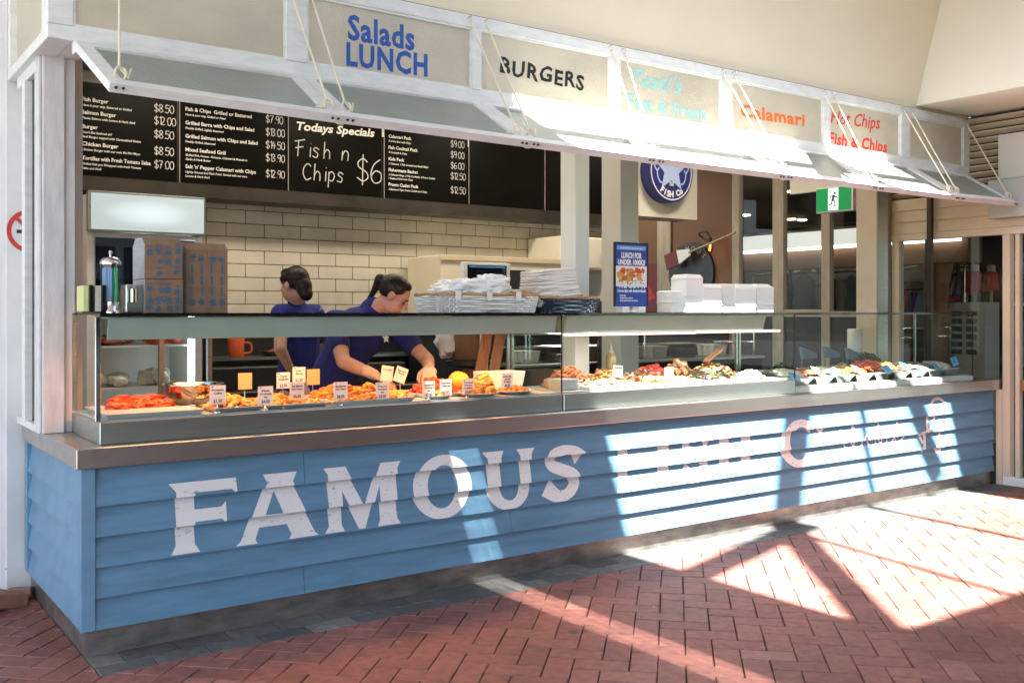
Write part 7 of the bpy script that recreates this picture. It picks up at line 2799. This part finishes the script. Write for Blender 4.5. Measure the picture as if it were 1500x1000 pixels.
mat("hair_strand", (0.016, 0.008, 0.005), 0.35, spec=0.4)
strands(P, (0, -0.115, 0.045), p2, 5)
mb = MB()
hand(mb, rW - rH @ Vector((0, 0.03, 0)), 0, rH, 0.55, -1, 1.16)
capsule(mb, rW - rH @ Vector((0, 0.055, 0)), 0.034, rW, 0.031)
remesh(mb.build("glove", "glove", p2), 0.0052, 3)
mb = MB()
hand(mb, lW - lH @ Vector((0, 0.012, 0)), 0, lH, 0.65, 1, 1.14)
remesh(mb.build("glove", "glove", p2), 0.0052, 3)
mb = MB()
for s_ in (-1, 1):
    pts = [P(s_ * 0.020, 0.088, 0.016), P(s_ * 0.032, 0.089, 0.021), P(s_ * 0.046, 0.080, 0.016)]
    mb.tube(pts, 0.0035, 6)
    pts = [P(s_ * 0.020, 0.083, -0.002), P(s_ * 0.032, 0.085, -0.005), P(s_ * 0.045, 0.075, -0.001)]
    mb.tube(pts, 0.0032, 6)
mb.build("lashes", "hair", p2)
mb = MB()
sc0 = Vector((1.872, 0.862, 1.290))
ux_, uz_ = Vector((0.93, 0.30, 0)).normalized(), Vector((0.0, 0.28, 0.95)).normalized()
mb.add([sc0 - ux_.cross(uz_) * -0.014 + ux_ * ((0.034 if k % 2 == 0 else 0.015) * math.cos(math.radians(90 + 36 * k))) + uz_ * ((0.034 if k % 2 == 0 else 0.015) * math.sin(math.radians(90 + 36 * k))) for k in range(10)], [tuple(range(10))])
mb.build("shirt_badge", "label_white", p2, recalc=False)

# --- standing worker turned away
p1 = thing("person", "person in a blue polo standing turned away with a hand on the hip", "person", (1.72, 1.75, 0.0), "staff behind the counter")
c1_ = Vector((1.715, 1.76, 0))
hc1 = Vector((1.665, 1.72, 1.625))
H1 = frame((-0.42, 0.90, -0.10), (0, 0, 1))
rgt = Vector((0.914, 0.406, 0)).normalized()      # her right hand side
lft = -rgt
pel1, wst1, chs1, nk1 = c1_ + Vector((0, 0, 0.93)), c1_ + Vector((0, 0, 1.10)), c1_ + Vector((0.01, 0, 1.345)), c1_ + Vector((-0.015, -0.01, 1.495))
lS1, rS1 = c1_ + lft * 0.165 + Vector((0.0, 0, 1.44)), c1_ + rgt * 0.165 + Vector((0, 0, 1.44))
lE1, lW1 = c1_ + Vector((-0.205, -0.19, 1.215)), c1_ + Vector((-0.13, -0.17, 1.085))
rE1, rW1 = c1_ + rgt * 0.22 + Vector((0, 0.06, 1.15)), c1_ + rgt * 0.12 + Vector((-0.05, 0.26, 1.02))
mb = MB()
capsule(mb, pel1, 0.135, wst1, 0.115)
capsule(mb, wst1, 0.115, chs1, 0.125)
capsule(mb, lS1, 0.05, rS1, 0.05)
capsule(mb, chs1, 0.115, nk1, 0.055)
capsule(mb, nk1, 0.050, hc1 + H1 @ Vector((0, -0.015, -0.06)), 0.048)
for s_, e_, w_ in ((lS1, lE1, lW1), (rS1, rE1, rW1)):
    capsule(mb, s_, 0.050, e_, 0.040)
    capsule(mb, e_, 0.040, w_, 0.026)
for dx_ in (-0.085, 0.085):
    o_ = rgt * dx_
    capsule(mb, pel1 + o_ + Vector((0, 0, -0.05)), 0.085, c1_ + o_ * 1.1 + Vector((0, 0, 0.50)), 0.055)
    capsule(mb, c1_ + o_ * 1.1 + Vector((0, 0, 0.50)), 0.055, c1_ + o_ * 1.1 + Vector((0.02, 0, 0.09)), 0.038)
    capsule(mb, c1_ + o_ * 1.1 + Vector((0.03, 0, 0.045)), 0.04, c1_ + o_ * 1.2 + Vector((-0.12, 0.06, 0.035)), 0.034)
head(mb, hc1, H1)
hand(mb, lW1, 0, frame(Vector((0.75, 0.15, -0.40)), Vector((0.1, -0.9, 0.3))), 0.35, 1)
hand(mb, rW1, 0, frame(Vector((-0.2, 0.1, -1)), Vector((0.4, 0.9, 0))), 0.4, -1)
remesh(mb.build("body", "skin", p1), 0.0065, 5)
mb = MB()
capsule(mb, pel1 + Vector((0, 0, -0.08)), 0.150, wst1, 0.132)
capsule(mb, wst1, 0.132, chs1, 0.142)
capsule(mb, lS1, 0.066, rS1, 0.066)
capsule(mb, chs1, 0.125, nk1 - Vector((0, 0, 0.03)), 0.070)
capsule(mb, lS1, 0.066, lS1 * 0.45 + lE1 * 0.55, 0.060)
capsule(mb, rS1, 0.066, rS1 * 0.45 + rE1 * 0.55, 0.060)
capsule(mb, nk1, 0.060, nk1 + Vector((-0.004, 0, 0.022)), 0.058)
remesh(mb.build("polo_shirt", "polo", p1), 0.007, 4)
mb = MB()
for dx_ in (-0.085, 0.085):
    o_ = rgt * dx_
    capsule(mb, pel1 + o_ + Vector((0, 0, -0.08)), 0.10, c1_ + o_ * 1.1 + Vector((0, 0, 0.5)), 0.07)
    capsule(mb, c1_ + o_ * 1.1 + Vector((0, 0, 0.5)), 0.07, c1_ + o_ * 1.1 + Vector((0.01, 0, 0.10)), 0.06)
remesh(mb.build("trousers", "trouser", p1), 0.012, 3)
mb = MB()
P = lambda x, y, z: hc1 + H1 @ Vector((x, y, z))
ell(mb, P(0, -0.024, 0.040), (0.082, 0.096, 0.088), H1)
ell(mb, P(0, 0.030, 0.085), (0.062, 0.052, 0.036), H1)
ell(mb, P(-0.064, 0.010, 0.045), (0.022, 0.045, 0.036), H1)
ell(mb, P(0.064, 0.010, 0.045), (0.022, 0.045, 0.036), H1)
ell(mb, P(0, -0.085, -0.015), (0.062, 0.050, 0.072), H1)
ell(mb, P(0, -0.100, -0.065), (0.050, 0.040, 0.050), H1)
remesh(mb.build("hair", "hair", p1), 0.006, 4)
strands(P, (0, -0.115, 0.010), p1, 6)
mb = MB()
xl, zl_ = at(459, 450, 1.6)
put_text(mb, "AC", (1.80, 1.612, 1.462), Vector((0.95, 0.30, 0)), UZ, 0.03, bold=0.03)
mb.build("shirt_print", "sign_pale", p1, recalc=False)
